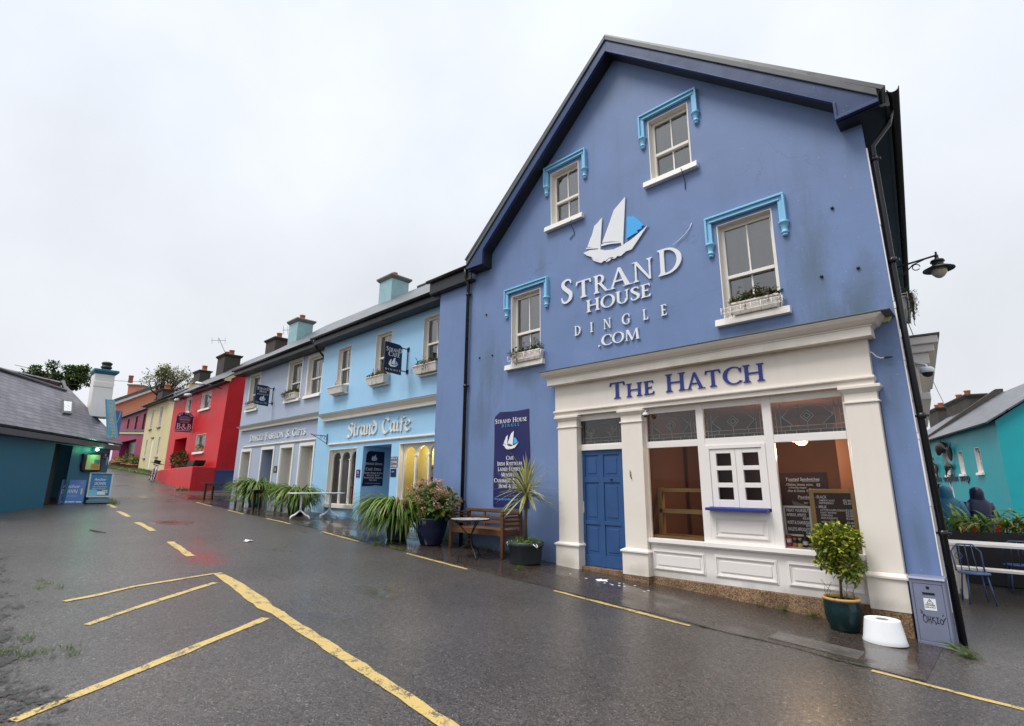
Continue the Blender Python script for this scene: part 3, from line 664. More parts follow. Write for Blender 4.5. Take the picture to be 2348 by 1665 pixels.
# ---------------------------------------------------------------- building parts
def sash(house, F, u0, u1, v0, v1, frame='window_cream', depth=.13, bars=1, sill=True, rail=True, sillw=.12, sillh=.11, curtain=None, bare=None, sillmat=None, bar_w=.028):
    """sash window set back in its opening: lining, sashes, bars; glass and sill are sub-parts"""
    b = MB(); t = .018
    b.fbox(F, u0, u0+t, v0, v1, -depth-.05, .003); b.fbox(F, u1-t, u1, v0, v1, -depth-.05, .003)
    b.fbox(F, u0+t, u1-t, v1-t, v1, -depth-.05, .003); b.fbox(F, u0+t, u1-t, v0, v0+.03, -depth-.05, -.01)
    a0, a1, c0, c1 = u0+t, u1-t, v0+.03, v1-t
    st = min(.06, (a1-a0)*.11)
    b.fbox(F, a0, a0+st, c0, c1, -depth-.05, -depth+.012); b.fbox(F, a1-st, a1, c0, c1, -depth-.05, -depth+.012)
    b.fbox(F, a0+st, a1-st, c1-st, c1, -depth-.05, -depth+.010)
    mid = c0+(c1-c0)*.44
    b.fbox(F, a0+st, a1-st, c0, c0+st*1.2, -depth-.07, -depth-.022)
    if rail: b.fbox(F, a0+st, a1-st, mid-.028, mid+.028, -depth-.05, -depth+.02)
    for k in range(bars):
        uc = a0+st+(a1-a0-2*st)*(k+1)/(bars+1); hw = bar_w/2
        b.fbox(F, uc-hw, uc+hw, (mid+.028) if rail else c0+st*1.2, c1-st, -depth-.03, -depth-.004)
        if rail: b.fbox(F, uc-hw, uc+hw, c0+st*1.2, mid-.028, -depth-.06, -depth-.03)
    win = b.build('window', frame, house); bevel(win, .004)
    g = MB(); g.poly([F.p(a0+st, mid, -depth-.016), F.p(a1-st, mid, -depth-.016), F.p(a1-st, c1-st, -depth-.016), F.p(a0+st, c1-st, -depth-.016)])
    g.poly([F.p(a0+st, c0, -depth-.046), F.p(a1-st, c0, -depth-.046), F.p(a1-st, mid, -depth-.046), F.p(a0+st, mid, -depth-.046)])
    g.build('pane', 'window_glass', win)
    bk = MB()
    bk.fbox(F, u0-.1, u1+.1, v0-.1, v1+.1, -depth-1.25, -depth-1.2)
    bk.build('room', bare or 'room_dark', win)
    if curtain:
        for (q0, q1, h0, h1) in curtain:
            cb = MB(); n = 14; A = []; 
            ua, ub = u0+(u1-u0)*q0, u0+(u1-u0)*q1; va, vb = v0+(v1-v0)*h0, v0+(v1-v0)*h1
            vs = []; fs = []
            for i in range(n+1):
                uu = ua+(ub-ua)*i/n; nn = -depth-.095+.018*math.sin(i*2.1)
                vs += [F.p(uu, va, nn), F.p(uu, vb, nn)]
                if i: fs.append((2*i-2, 2*i, 2*i+1, 2*i-1))
            cb.add(vs, fs); cb.build('curtain', 'curtain', win)
    if sill:
        s = MB(); s.frus(F, (u0-sillw, u1+sillw, -.02, .10), (u0-sillw, u1+sillw, -.02, .085), v0-sillh, v0, 0)
        bevel(s.build('sill', sillmat or frame, win), .005)
    return win
def roof_plane(name, mat, parent, p00, p10, p11, p01, th=.06):
    """slope: eave left, eave right, ridge right, ridge left; slates run with the slope"""
    P = [V(q) for q in (p00, p10, p11, p01)]; n = (P[1]-P[0]).cross(P[3]-P[0]).normalized()
    if n.z < 0: n = -n
    ux = (P[1]-P[0]).normalized(); uy = (P[3]-P[0]); uy = (uy-ux*uy.dot(ux)).normalized()
    b = MB(); uv = [((q-P[0]).dot(ux), (q-P[0]).dot(uy)) for q in P]
    b.quad_uv(P, 0, uv)
    Q = [q-n*th for q in P]
    b.add(P+Q, [(7, 6, 5, 4), (0, 4, 5, 1), (1, 5, 6, 2), (2, 6, 7, 3), (3, 7, 4, 0)], 0)
    return b.build(name, mat, parent)
def chimney(parent, x0, x1, y0, y1, z0, z1, body, cap, pots, potz=.3):
    b = MB(); b.box(x0, x1, y0, y1, z0, z1); c = b.build('chimney', body, parent); bevel(c, .015)
    b = MB(); b.frus(Fr((0, 0, 0), X, Z, -Y_), (x0-.02, x1+.02, -y1-.02, -y0+.02), (x0-.11, x1+.11, -y1-.11, -y0+.11), z1-.06, z1+.05)
    b.box(x0-.11, x1+.11, y0-.11, y1+.11, z1+.05, z1+.12); bevel(b.build('chimney_cap', cap, c), .01)
    for (px, py, r) in pots:
        b = MB(); b.lathe((px, py, z1+.12), [(r*1.05, 0), (r, .05), (r*.88, potz*.8), (r*1.02, potz*.85), (r*1.02, potz), (r*.7, potz), (r*.7, potz*.6), (0, potz*.55)], 14)
        b.build('chimney_pot', 'terracotta', c)
    return c
def gutter(parent, x0, x1, y, z, r=.06, mat='black_plastic', name='gutter'):
    b = MB(); n = 8; vs = []
    for xx in (x0, x1):
        for rr in (r, r*.86):
            for k in range(n+1):
                t = math.pi+math.pi*k/n; vs.append((xx, y+rr*math.cos(t), z+rr*math.sin(t)))
    m = n+1; fs = []
    for k in range(n):
        fs += [(k, k+1, 2*m+k+1, 2*m+k), (m+k+1, m+k, 3*m+k, 3*m+k+1), (k+1, k, m+k, m+k+1), (2*m+k, 2*m+k+1, 3*m+k+1, 3*m+k)]
    b.add(vs, fs, 0, True); return b.build(name, mat, parent)
def downpipe(parent, pts, r=.038, mat='black_plastic', collars=()):
    b = MB(); b.tube(pts, r, 10)
    for c in collars:
        b.tube([V(c)-V((0, 0, .035)), V(c)+V((0, 0, .035))], r*1.25, 10)
        b.box(c[0]-r*1.9, c[0]+r*1.9, c[1]-.01, c[1]+.05, c[2]-.012, c[2]+.012)
    return b.build('drainpipe', mat, parent)
def cloud_leaves(b, c, rx, ry, rz, n, L, W, rnd, mat=0, shell=.55, updown=.3, bend=.2):
    for _ in range(n):
        while True:
            q = V((rnd.uniform(-1, 1), rnd.uniform(-1, 1), rnd.uniform(-1, 1)))
            if .05 < q.length < 1: break
        q = q.normalized()*(shell+(1-shell)*rnd.random()**.5) if rnd.random() < .8 else q
        p = V(c)+V((q.x*rx, q.y*ry, q.z*rz))
        d = (q*0.8+V((rnd.uniform(-1, 1), rnd.uniform(-1, 1), rnd.uniform(-1, 1)+updown))).normalized()
        k = rnd.uniform(.7, 1.25)
        b.leaf(p, d, V((rnd.uniform(-.5, .5), rnd.uniform(-.5, .5), 1)), L*k, W*k, mat, bend)

# ================================================================ ground
def sheet(name, xs, ys, dz, mat, edge=None):
    b = MB(); n = len(ys); vs = []
    for x in xs:
        for y in ys:
            yy = edge(x, y) if edge else y
            vs.append((x, yy, H(x)+dz))
    b.add(vs, [(i*n+j, (i+1)*n+j, (i+1)*n+j+1, i*n+j+1) for i in range(len(xs)-1) for j in range(n-1)], 0, True)
    return structure(b.build(name, mat))
xs = sorted(set([-400, -250, -150, -110]+list(range(-90, 42, 2))+PX[1:-1]+[60, 100, 200, 400]))
sheet('road', xs, [-400, -150, -60, -30, -15, -8, -5, -2, 0, 3, 8, 20, 45, 90, 200, 400], 0, 'asphalt')
pavx = [-25.4+.35*i for i in range(int(24.6/.35)+1)]
wob = random.Random(3)
wv = {x: wob.uniform(-.025, .025) for x in pavx}
sheet('pavement', pavx, [-1.72, -1.4, -.9, -.4, 0.0, .5, 1.2, 2.4], .004, 'wet_tarmac', lambda x, y: y if y > -1.7 else y+wv[x])
# seam of moss and grit along the pavement edge
def dirt_material():
    ma, t, b = newmat('moss_seam'); P = pos(t)
    b.inputs['Base Color'].default_value = (0.035, 0.042, 0.015, 1); b.inputs['Roughness'].default_value = .9
    tr = nnode(t, 'ShaderNodeBsdfTransparent'); mx = nnode(t, 'ShaderNodeMixShader')
    t.links.new(maprange(t, noise(t, P, 3.5, 7, .75), .48, .60, 0, 1), mx.inputs[0])
    t.links.new(tr.outputs[0], mx.inputs[1]); t.links.new(b.outputs[0], mx.inputs[2]); t.links.new(mx.outputs[0], t.nodes['Material Output'].inputs[0])
    MATS['moss_seam'] = ma
dirt_material()
b = MB()
for i in range(len(pavx)-1):
    x, xx = pavx[i], pavx[i+1]
    b.add([(x, -1.75+wv[x], H(x)+.009), (xx, -1.75+wv[xx], H(xx)+.009), (xx, -1.69+wv[xx], H(xx)+.009), (x, -1.69+wv[x], H(x)+.009)], [(0, 1, 2, 3)])
structure(b.build('pavement_seam', 'moss_seam'))
def stripe(pts, wd, dz=.005, jag=.012):
    """painted line along points (x,y) with its own width at each"""
    q = [(p[0], p[1], p[2] if len(p) > 2 else wd) for p in pts]
    fine = []
    for i in range(len(q)-1):
        n = max(1, int(math.hypot(q[i+1][0]-q[i][0], q[i+1][1]-q[i][1])/.18))
        for k in range(n): fine.append(tuple(q[i][j]+(q[i+1][j]-q[i][j])*k/n for j in range(3)))
    fine.append(q[-1]); b = MB(); vs = []; fs = []
    for i, (x, y, ww) in enumerate(fine):
        a = fine[max(0, i-1)]; c = fine[min(len(fine)-1, i+1)]; dx, dy = c[0]-a[0], c[1]-a[1]; l = math.hypot(dx, dy)
        nx, ny = -dy/l, dx/l
        for s_ in (1, -1):
            k = s_*(ww/2+rng.uniform(-jag, jag)); vs.append((x+nx*k, y+ny*k, H(x+nx*k)+dz))
        if i: fs.append((2*i-2, 2*i, 2*i+1, 2*i-1))
    b.add(vs, [f[::-1] for f in fs]); return structure(b.build('road_marking', 'road_paint'))
for x0, x1 in ((-21.8, -19.98), (-18.56, -17.08), (-15.5, -13.86), (-12.23, -10.49), (-8.82, -7.01), (-5.16, -3.08), (-1.3, .6)):
    stripe([(x0, -1.80), (x1, -1.84)], .075)
for x0, y0, x1, y1 in ((-21.5, -4.42, -20.1, -4.48), (-18.9, -4.6, -17.3, -4.66), (-15.7, -4.80, -13.75, -4.89), (-12.08, -4.98, -10.33, -5.10), (-24.9, -4.25, -23.2, -4.33), (-28.5, -4.0, -26.7, -4.1)):
    stripe([(x0, y0), (x1, y1)], .125)
stripe([(-8.78, -5.18, .13), (-7.9, -5.22, .17), (-7.0, -5.29, .2), (-6.62, -5.34, .16), (-6.3, -5.33, .14), (-4.55, -5.43, .125), (-2.0, -5.6, .12), (.5, -5.75, .12)], .13)
stripe([(-8.75, -5.22), (-8.47, -6.26), (-8.2, -6.7), (-8.08, -7.0)], .085, .006)
stripe([(-8.17, -5.40), (-7.4, -6.42), (-6.95, -6.95)], .085)
stripe([(-6.18, -5.50), (-5.49, -6.62), (-4.9, -7.6)], .10)
b = MB(); b.box(-2.30, -1.45, -1.56, -1.22, H(-1.9)-.06, H(-1.9)+.012)
o = structure(b.build('concrete_patch', 'wet_slab')); o.rotation_euler = (0, math.atan(.053), 0)
o.location = (-.006, 0, -.10); 

# ================================================================ the big blue gable house
W0 = wallF(0.0)
gh = thing('gable_house', (-5.0, 0, .1), 'tall violet blue gable fronted house with a cream shopfront on the corner', 'house')
XL, XR, XM = -10.39, -.88, -4.88
A_ = (-7.79, -6.93, 4.194, 5.808); B_ = (-6.62, -5.848, 7.127, 8.426); C_ = (-4.194, -3.385, 7.188, 8.494); D_ = (-3.059, -2.188, 4.225, 5.879)
SHOP = (-6.44, -1.16, -.3, 2.93)
b = MB()
holed(W0, [(XL, -.5), (XR+.06, -.5), (XR, 6.9), (XM, 10.45), (-9.15, 6.75), (XL, 6.75)], [A_, B_, C_, D_, SHOP], b)
SD = V((-.11, .994, 0)).normalized()                       # the side street runs off behind the corner
def sidep(s, out=0.0, z=0.0): return V((XR, 0, z))+SD*s+V((SD.y, -SD.x, 0))*out
P = [(XL, 0, -.5), (XR+.06, 0, -.5), sidep(12, 0, -.5), (XL-.5, 12, -.5)]
Q = [(XL, 0, 6.75), (XR, 0, 6.9), sidep(12, 0, 6.9), (XL-.5, 12, 6.75)]
b.add([P[1], P[2], Q[2], Q[1]], [(0, 1, 2, 3)]); b.add([P[2], P[3], Q[3], Q[2]], [(0, 1, 2, 3)]); b.add([P[3], P[0], Q[0], Q[3]], [(0, 1, 2, 3)])
wall = b.build('wall', 'blue_render', gh)
# roof: two slopes falling to the sides, ridge runs back
AP = 10.80; YF = -.27
roof_plane('roof', 'slate_dark', gh, (-9.12, YF-.03, 7.03), (-9.12, 13, 7.03), (XM, 13, AP), (XM, YF-.03, AP))
rp = sidep(13, .34, 6.95); roof_plane('roof', 'slate_dark', gh, (rp.x, rp.y, 6.95), (-.52, YF-.03, 6.95), (XM, YF-.03, AP), (XM, 13, AP))
roof_plane('roof', 'slate_grey', gh, (-10.62, -.10, 6.93), (-9.0, -.10, 6.93), (-9.0, 4.2, 10.1), (-10.62, 4.2, 10.1))
# verge trim (lead) and navy bargeboards with boxed returns
for sgn, x_e, x_i, x_b in ((1, -9.03, -8.46, -8.46), (-1, -.62, -1.14, -1.14)):
    b = MB()
    FB = Fr((0, YF, 0))
    ez = 6.93; k = (AP-6.98)/abs(x_e-XM)
    up = lambda x, dz: (x, AP+dz-k*abs(x-XM))
    bb_ = MB(); bb_.prism(FB, [up(x_e, -.04), up(XM, -.04), up(XM, -.155), up(x_e, -.155)], -.05, .06); bevel(bb_.build('verge_trim', 'lead_grey', gh), .008)
    bb_ = MB(); bb_.prism(FB, [up(x_e, -.155), up(XM, -.155), up(XM, -.44), (x_i, up(x_i, -.44)[1]), (x_b, 6.72), (x_e, 6.74)], -.02, .03)
    bb_.prism(FB, [up(XM, -.40), up(XM, -.44), (x_i, up(x_i, -.44)[1]), (x_i+.03*sgn, up(x_i, -.40)[1])], .03, .055)
    bb_.prism(FB, [(x_b, 6.72), (x_e, 6.74), (x_e, 6.785), (x_b, 6.765)], .03, .055)
    bb_.prism(FB, [(x_b, 6.765), (x_b-.035*sgn, 6.765), (x_b-.035*sgn, up(x_i, -.44)[1]), (x_b, up(x_i, -.44)[1])], .03, .055)
    bevel(bb_.build('bargeboard', 'navy_trim', gh), .004)
    bb_ = MB()
    pts = [up(x_i, -.44), up(XM, -.44)]
    bb_.hexa([W0.p(*pts[0], .25), W0.p(*pts[1], .25), W0.p(*pts[1], -.01), W0.p(*pts[0], -.01), W0.p(pts[0][0], pts[0][1]+.04, .25), W0.p(pts[1][0], pts[1][1]+.04, .25), W0.p(pts[1][0], pts[1][1]+.04, -.01), W0.p(pts[0][0], pts[0][1]+.04, -.01)])
    xa, xb = sorted((x_b, x_e)); bb_.box(xa, xb, YF+.02, 0.01, 6.705, 6.75)
    if sgn > 0: bb_.box(x_b-.03, x_b, YF+.02, .01, 6.76, 7.06)
    bb_.build('soffit', 'soffit_black', gh)
# strip eave on the left, side eave on the right
b = MB(); b.box(-10.66, -9.02, -.13, .02, 6.52, 6.56); b.box(-10.66, -9.02, -.16, -.13, 6.54, 6.86); bevel(b.build('fascia_board', 'soffit_black', gh), .004)
gutter(gh, -10.72, -9.05, -.20, 6.90, .062)
b = MB()
q0, q1 = sidep(-.25, 0, 0), sidep(12.5, 0, 0); qo0, qo1 = sidep(-.25, .30, 0), sidep(12.5, .30, 0)
b.hexa([q0+Z*6.70, qo0+Z*6.70, qo1+Z*6.70, q1+Z*6.70, q0+Z*6.74, qo0+Z*6.74, qo1+Z*6.74, q1+Z*6.74])
f0, f1 = sidep(-.25, .34, 0), sidep(12.5, .34, 0)
b.hexa([qo0+Z*6.68, f0+Z*6.68, f1+Z*6.68, qo1+Z*6.68, qo0+Z*6.9, f0+Z*6.9, f1+Z*6.9, qo1+Z*6.9])
b.build('soffit', 'soffit_black', gh)
b = MB(); t0, t1 = sidep(-.28, .40, 6.88), sidep(12.5, .40, 6.88)
gn = V((SD.y, -SD.x, 0)); vs = []; m_ = 11
for q in (t0, t1):
    for rr in (.072, .060):
        for k in range(m_): a_ = math.pi+math.pi*k/(m_-1); vs.append(q+gn*(rr*math.cos(a_))+Z*(rr*math.sin(a_)+.03))
fs = []
for k in range(m_-1): fs += [(k, k+1, 2*m_+k+1, 2*m_+k), (m_+k+1, m_+k, 3*m_+k, 3*m_+k+1), (k+1, k, m_+k, m_+k+1)]
b.add(vs, fs, 0, True); b.build('gutter', 'black_plastic', gh)
downpipe(gh, [(-9.20, -.20, 6.86), (-9.20, -.17, 6.62), (-9.205, -.075, 6.45), (-9.21, -.075, .35)], .042, collars=((-9.205, -.075, 6.2), (-9.205, -.075, 3.9), (-9.21, -.075, 1.25)))
pr = [sidep(.12, .36, 6.85), sidep(.10, .30, 6.62), sidep(.10, .075, 6.35), sidep(.09, .085, 3.8), V((-.745, .08, -.2))]
downpipe(gh, pr, .040, collars=(pr[2]-Z*.2, V((-.80, .085, 4.6)), V((-.775, .085, 2.5)), V((-.76, .08, 1.1))))
b = MB(); kx = lambda z: XR+.06*(6.9-z)/7.4+.001
zs_ = [.62, 1.4, 2.2, 2.28, 3.2, 3.9, 4.0, 5.1, 6.3]
for i in range(8):
    za, zb = zs_[i]+.012, zs_[i+1]; wa = .010+.004*(i % 3)
    b.hexa([(kx(za)-.002, -.006, za), (kx(za)+wa, -.006, za), (kx(za)+wa, .02, za), (kx(za)-.002, .02, za), (kx(zb)-.002, -.006, zb), (kx(zb)+wa, -.006, zb), (kx(zb)+wa, .02, zb), (kx(zb)-.002, .02, zb)])
b.build('corner_bead', 'white_paint', gh)
# windows
sash(gh, W0, *A_, curtain=[(0, 1, .30, 1)]); sash(gh, W0, *B_, curtain=[(0, 1, .42, 1), (.1, .9, 0, .3)]); sash(gh, W0, *C_, curtain=[(0, 1, .42, 1), (.5, 1, 0, .42), (0, .45, 0, .22)]); sash(gh, W0, *D_, curtain=[(0, 1, .44, 1), (0, 1, 0, .2)])
# hood moulds: label moulding with bell drops
def hood(u0, u1, vt, vb):
    b = MB(); wd = .105
    b.fbox(W0, u0, u1, vt-wd, vt, -.005, .05); b.fbox(W0, u0, u1, vt-.035, vt, .05, .085); b.fbox(W0, u0+wd-.03, u1-wd+.03, vt-wd, vt-wd+.025, .05, .065)
    for s_, a in ((1, u0), (-1, u1)):
        e = [a, a+s_*wd]; x0_, x1_ = min(e), max(e)
        b.fbox(W0, x0_, x1_, vb+.24, vt-wd, -.005, .049)
        o_ = sorted((a, a+s_*.035)); b.fbox(W0, o_[0], o_[1], vb+.24, vt-.035, .049, .084)
        c = W0.p((x0_+x1_)/2, vb, .02)
        b.lathe(c, [(0, .0), (.028, .005), (.045, .025), (.034, .045), (.055, .06), (.055, .078), (.042, .10), (.048, .15), (.070, .205), (.082, .215), (.082, .24), (.06, .255), (0, .255)], 16)
    bevel(b.build('hood_mould', 'sky_trim', gh), .006)
hood(-7.97, -6.69, 5.985, 5.29); hood(-6.77, -5.625, 8.60, 7.89); hood(-4.36, -3.187, 8.655, 7.93); hood(-3.23, -1.975, 6.04, 5.33)
# ---- shopfront
b = MB(); b.fbox(W0, -6.46, -1.19, 3.05, 3.60, -.02, .115); b.fbox(W0, -6.47, -1.18, 2.93, 2.985, -.02, .125)
for k in range(7):
    t = math.pi*(k+.5)/7-math.pi/2
    b.fbox(W0, -6.475-.01*math.cos(t), -1.175+.01*math.cos(t), 2.985+.065*k/7, 2.985+.065*(k+1)/7, -.02, .115+.045*math.cos(t))
b.build('fascia', 'cream_trim', gh)
b = MB()
b.fbox(W0, -6.54, -1.11, 3.54, 3.665, -.02, .27)
lay_ = [(-6.56, -1.09, .28), (-6.575, -1.05, .315), (-6.60, -1.01, .365), (-6.61, -.97, .385)]
zz = [3.665, 3.695, 3.74, 3.775]
b.fbox(W0, -6.555, -1.095, 3.665, 3.68, -.02, .285)
for i in range(3):
    a, c = lay_[i], lay_[i+1]; b.frus(W0, (a[0], a[1], -.02, a[2]), (c[0], c[1], -.02, c[2]), zz[i]+(.015 if i == 0 else 0), zz[i+1])
b.fbox(W0, -6.62, -.96, 3.775, 3.80, -.02, .39); bevel(b.build('cornice', 'cream_trim', gh), .003)
b = MB(); b.frus(W0, (-6.65, -.86, -.01, .41), (-6.65, -.86, -.01, .41), 3.802, 3.812); b.frus(W0, (-6.65, -.86, -.01, .41), (-6.5, -.9, -.01, .02), 3.812, 3.93); b.build('lead_flashing', 'lead_grey', gh)
def pilaster(u0, u1, b0, b1, zb):
    b = MB()
    b.fbox(W0, u0, u1, .62, 2.70, -.05, .115); b.fbox(W0, u0, u1, 2.725, 2.83, -.05, .115); b.fbox(W0, u0-.02, u1+.02, 2.70, 2.725, -.05, .135)
    b.frus(W0, (u0, u1, -.05, .115), (u0-.05, u1+.05, -.05, .16), 2.83, 2.885); b.fbox(W0, u0-.055, u1+.055, 2.885, 2.927, -.05, .168)
    b.fbox(W0, b0, b1, zb, .555, -.05, .15); b.frus(W0, (b0-.025, b1+.025, -.05, .175), (b0-.025, b1+.025, -.05, .175), .555, .585); b.frus(W0, (b0-.02, b1+.02, -.05, .17), (u0, u1, -.05, .118), .585, .62)
    bevel(b.build('pilaster', 'cream_trim', gh), .005)
pilaster(-6.40, -5.95, -6.45, -5.93, .17); pilaster(-4.98, -4.57, -5.03, -4.55, .20); pilaster(-1.54, -1.17, -1.56, -1.15, .19)
b = MB()
b.fbox(W0, -5.02, -4.56, -.3, .198, -.1, .145); b.fbox(W0, -4.56, -1.555, -.3, .208, -.1, .03); b.fbox(W0, -1.555, -1.155, -.3, .188, -.1, .145); b.fbox(W0, -5.93, -5.02, -.2, .222, -.1, .06)
bevel(b.build('plinth', 'granite', gh), .008)
b = MB()                                                  # frame of the shop windows
Wn = lambda a, c, z0, z1, n1=.0, n0=-.06: b.fbox(W0, a, c, z0, z1, n0, n1)
Wn(-4.575, -4.545, .80, 2.93); Wn(-3.65, -3.53, .80, 2.93, .012); Wn(-2.63, -2.505, .80, 2.93, .012); Wn(-1.59, -1.545, .80, 2.93)
for a, c in ((-4.545, -3.65), (-3.53, -2.63), (-2.505, -1.59)):
    Wn(a, c, 2.25, 2.36, .006); Wn(a, c, 2.83, 2.93, .006)
Wn(-5.95, -5.03, 2.82, 2.93, .01); Wn(-5.95, -5.03, 2.265, 2.36, -.005, -.06); Wn(-5.95, -5.03, 2.36, 2.38, -.02)

bevel(b.build('window_frame', 'white_paint', gh), .005)
b = MB(); b.fbox(W0, -4.56, -1.55, .21, .715, -.06, .02); b.fbox(W0, -4.63, -1.55, .715, .735, -.06, .07); b.frus(W0, (-4.645, -1.55, -.06, .09), (-4.645, -1.55, -.06, .085), .735, .80)
bevel(b.build('stall_riser', 'white_paint', gh), .005)
def moulded(name, u0, u1, v0, v1, n, w_=.05, mat='white_paint'):
    b = MB()
    for d, h in ((0, .010), (.018, .022), (.036, .008)):
        q0, q1, c0, c1, ww = u0+d, u1-d, v0+d, v1-d, .018
        b.fbox(W0, q0, q1, c0, c0+ww, n, n+h); b.fbox(W0, q0, q1, c1-ww, c1, n, n+h); b.fbox(W0, q0, q0+ww, c0+ww, c1-ww, n, n+h); b.fbox(W0, q1-ww, q1, c0+ww, c1-ww, n, n+h)
    b.fbox(W0, u0+.085, u1-.085, v0+.085, v1-.085, n, n+.012)
    return bevel(b.build(name, mat, gh), .003)
moulded('panel', -4.53, -3.655, .31, .63, .0195); moulded('panel', -3.51, -2.62, .31, .63, .0195); moulded('panel', -2.50, -1.60, .31, .63, .0195)
# window panes and leaded fanlights
for i, (a, c) in enumerate(((-4.545, -3.65), (-2.505, -1.59))):
    b = MB(); b.poly([W0.p(a, .80, -.035), W0.p(c, .80, -.035), W0.p(c, 2.25, -.035), W0.p(a, 2.25, -.035)]); b.build('shop_window', 'shop_glass', gh)
for i, (a, c, z0, z1) in enumerate(((-5.95, -5.05, 2.38, 2.82), (-4.545, -3.65, 2.36, 2.83), (-3.53, -2.63, 2.36, 2.83), (-2.505, -1.59, 2.36, 2.83))):
    b = MB(); b.poly([W0.p(a, z0, -.034), W0.p(c, z0, -.034), W0.p(c, z1, -.034), W0.p(a, z1, -.034)]); f = b.build('fanlight', 'leaded_glass', gh)
    b = MB(); L_, D2 = a+.0, c-.0; um = (a+c)/2; vm = (z0+z1)/2+.01
    def came(u, v, uu, vv, ww=.006):
        dx, dy = uu-u, vv-v; l = math.hypot(dx, dy); nx, ny = -dy/l*ww/2, dx/l*ww/2
        b.prism(W0, [(u-nx, v-ny), (uu-nx, vv-ny), (uu+nx, vv+ny), (u+nx, v+ny)], -.036, -.028)
    for k in (.05, .11): 
        came(a+k, z0, a+k, z1-.03); came(c-k, z0, c-k, z1-.03); came(a, z0+k, c, z0+k)
    for j in range(1, 6): came(a+(c-a)*j/6, z0, a+(c-a)*j/6, z0+.05)
    for j in range(1, 4): came(a+(c-a)*j/4, z0+.05, a+(c-a)*j/4, z0+.11)
    for j in range(1, 4): came(a, z0+(z1-z0)*j/4, a+.05, z0+(z1-z0)*j/4); came(c, z0+(z1-z0)*j/4, c-.05, z0+(z1-z0)*j/4)
    for ds in ((-.2, .2) if i == 0 else (0,)):
        for (u, v, uu, vv) in ((0, .085, .085, 0), (.085, 0, 0, -.085), (0, -.085, -.085, 0), (-.085, 0, 0, .085), (0, .045, .045, 0), (.045, 0, 0, -.045), (0, -.045, -.045, 0), (-.045, 0, 0, .045)):
            came(um+ds+u, vm+v, um+ds+uu, vm+vv)
    came(um, z0+.11, um, vm-.085)
    hx = (c-a)*.36
    for (u, v, uu, vv) in ((-hx, 0, -hx*.6, .13), (-hx*.6, .13, hx*.6, .13), (hx*.6, .13, hx, 0), (hx, 0, hx*.6, -.12), (-hx, 0, -hx*.6, -.12)): came(um+u, vm+v, um+uu, vm+vv)
    b.build('lead_came', 'concrete', f)
    b = MB()
    for ds in ((-.2, .2) if i == 0 else (0,)):
        b.prism(W0, [(um+ds, vm+.08), (um+ds+.08, vm), (um+ds, vm-.08), (um+ds-.08, vm)], -.044, -.040)
    b.prism(W0, [(a, z0), (c, z0), (c, z0+.05), (a, z0+.05)], -.044, -.040)
    b.prism(W0, [(um-hx, vm), (um-hx*.62, vm-.12), (a+.11, z0+.115), (a+.11, vm)], -.044, -.040); b.prism(W0, [(um+hx, vm), (um+hx*.62, vm-.12), (c-.11, z0+.115), (c-.11, vm)], -.044, -.040)
    b.build('coloured_glass', 'brown_board' if i else 'sign_navy', f)
# serving hatch
b = MB(); n1 = .02
b.fbox(W0, -3.53, -3.47, 1.32, 2.25, -.06, .025); b.fbox(W0, -2.69, -2.63, 1.32, 2.25, -.06, .025); b.fbox(W0, -3.47, -2.69, 2.19, 2.25, -.06, .025); b.fbox(W0, -3.53, -2.63, .80, 1.27, -.06, .012)
bevel(b.build('hatch_frame', 'white_paint', gh), .005)
moulded('panel', -3.475, -2.68, .87, 1.19, .0115)
bx('hatch_shelf', 'letter_blue', gh, -3.54, -2.645, -.16, .02, 1.272, 1.315, .006)
for a, c, g0, g1 in ((-3.468, -3.078, -3.375, -3.145), (-3.074, -2.692, -2.975, -2.742)):
    b = MB(); rows = ((1.43, 1.61), (1.68, 1.865), (1.93, 2.12)); zs = [1.32]+[z for r_ in rows for z in r_]+[2.188]
    b.fbox(W0, a, g0, 1.32, 2.188, -.05, .008); b.fbox(W0, g1, c, 1.32, 2.188, -.05, .008)
    for k in range(0, 8, 2): b.fbox(W0, g0, g1, zs[k], zs[k+1], -.05, .008)
    hd = b.build('hatch_door', 'white_paint', gh); bevel(hd, .004)
    for (r0, r1) in rows:
        g = MB(); g.poly([W0.p(g0, r0, -.03), W0.p(g1, r0, -.03), W0.p(g1, r1, -.03), W0.p(g0, r1, -.03)]); g.build('pane', 'shop_glass', hd)
bx('added_hatch_panel', 'brown_board', gh, -3.52, -2.64, .22, .26, .82, 2.3, 0)  # dark panel added behind the hatch so the lit room doesn't show through
# six panel door
b = MB(); Fd = wallF(.05)
rails = [(.23, .425), (.94, 1.135), (1.76, 1.87), (2.175, 2.262)]
b.fbox(Fd, -6.0, -5.90, .23, 2.262, -.05, 0); b.fbox(Fd, -5.15, -5.05, .23, 2.262, -.05, 0); b.fbox(Fd, -5.59, -5.49, .23, 2.262, -.05, 0)
for z0, z1 in ((.23, .425), (.94-.0, 1.01), (1.68, 1.78), (2.175, 2.262)):
    b.fbox(Fd, -5.90, -5.59, z0, z1, -.05, 0); b.fbox(Fd, -5.49, -5.15, z0, z1, -.05, 0)
door = b.build('door', 'door_blue', gh); bevel(door, .004)
for u0, u1 in ((-5.90, -5.59), (-5.49, -5.15)):
    for z0, z1 in ((.425, .94), (1.01, 1.68), (1.78, 2.175)):
        b = MB(); b.fbox(Fd, u0, u1, z0, z1, -.045, -.018); b.frus(Fd, (u0+.03, u1-.03, -.04, -.017), (u0+.03, u1-.03, -.04, -.017), z0+.03, z1-.03)
        b.fbox(Fd, u0+.06, u1-.06, z0+.06, z1-.06, -.04, -.008); bevel(b.build('door_panel', 'door_blue', door), .006)
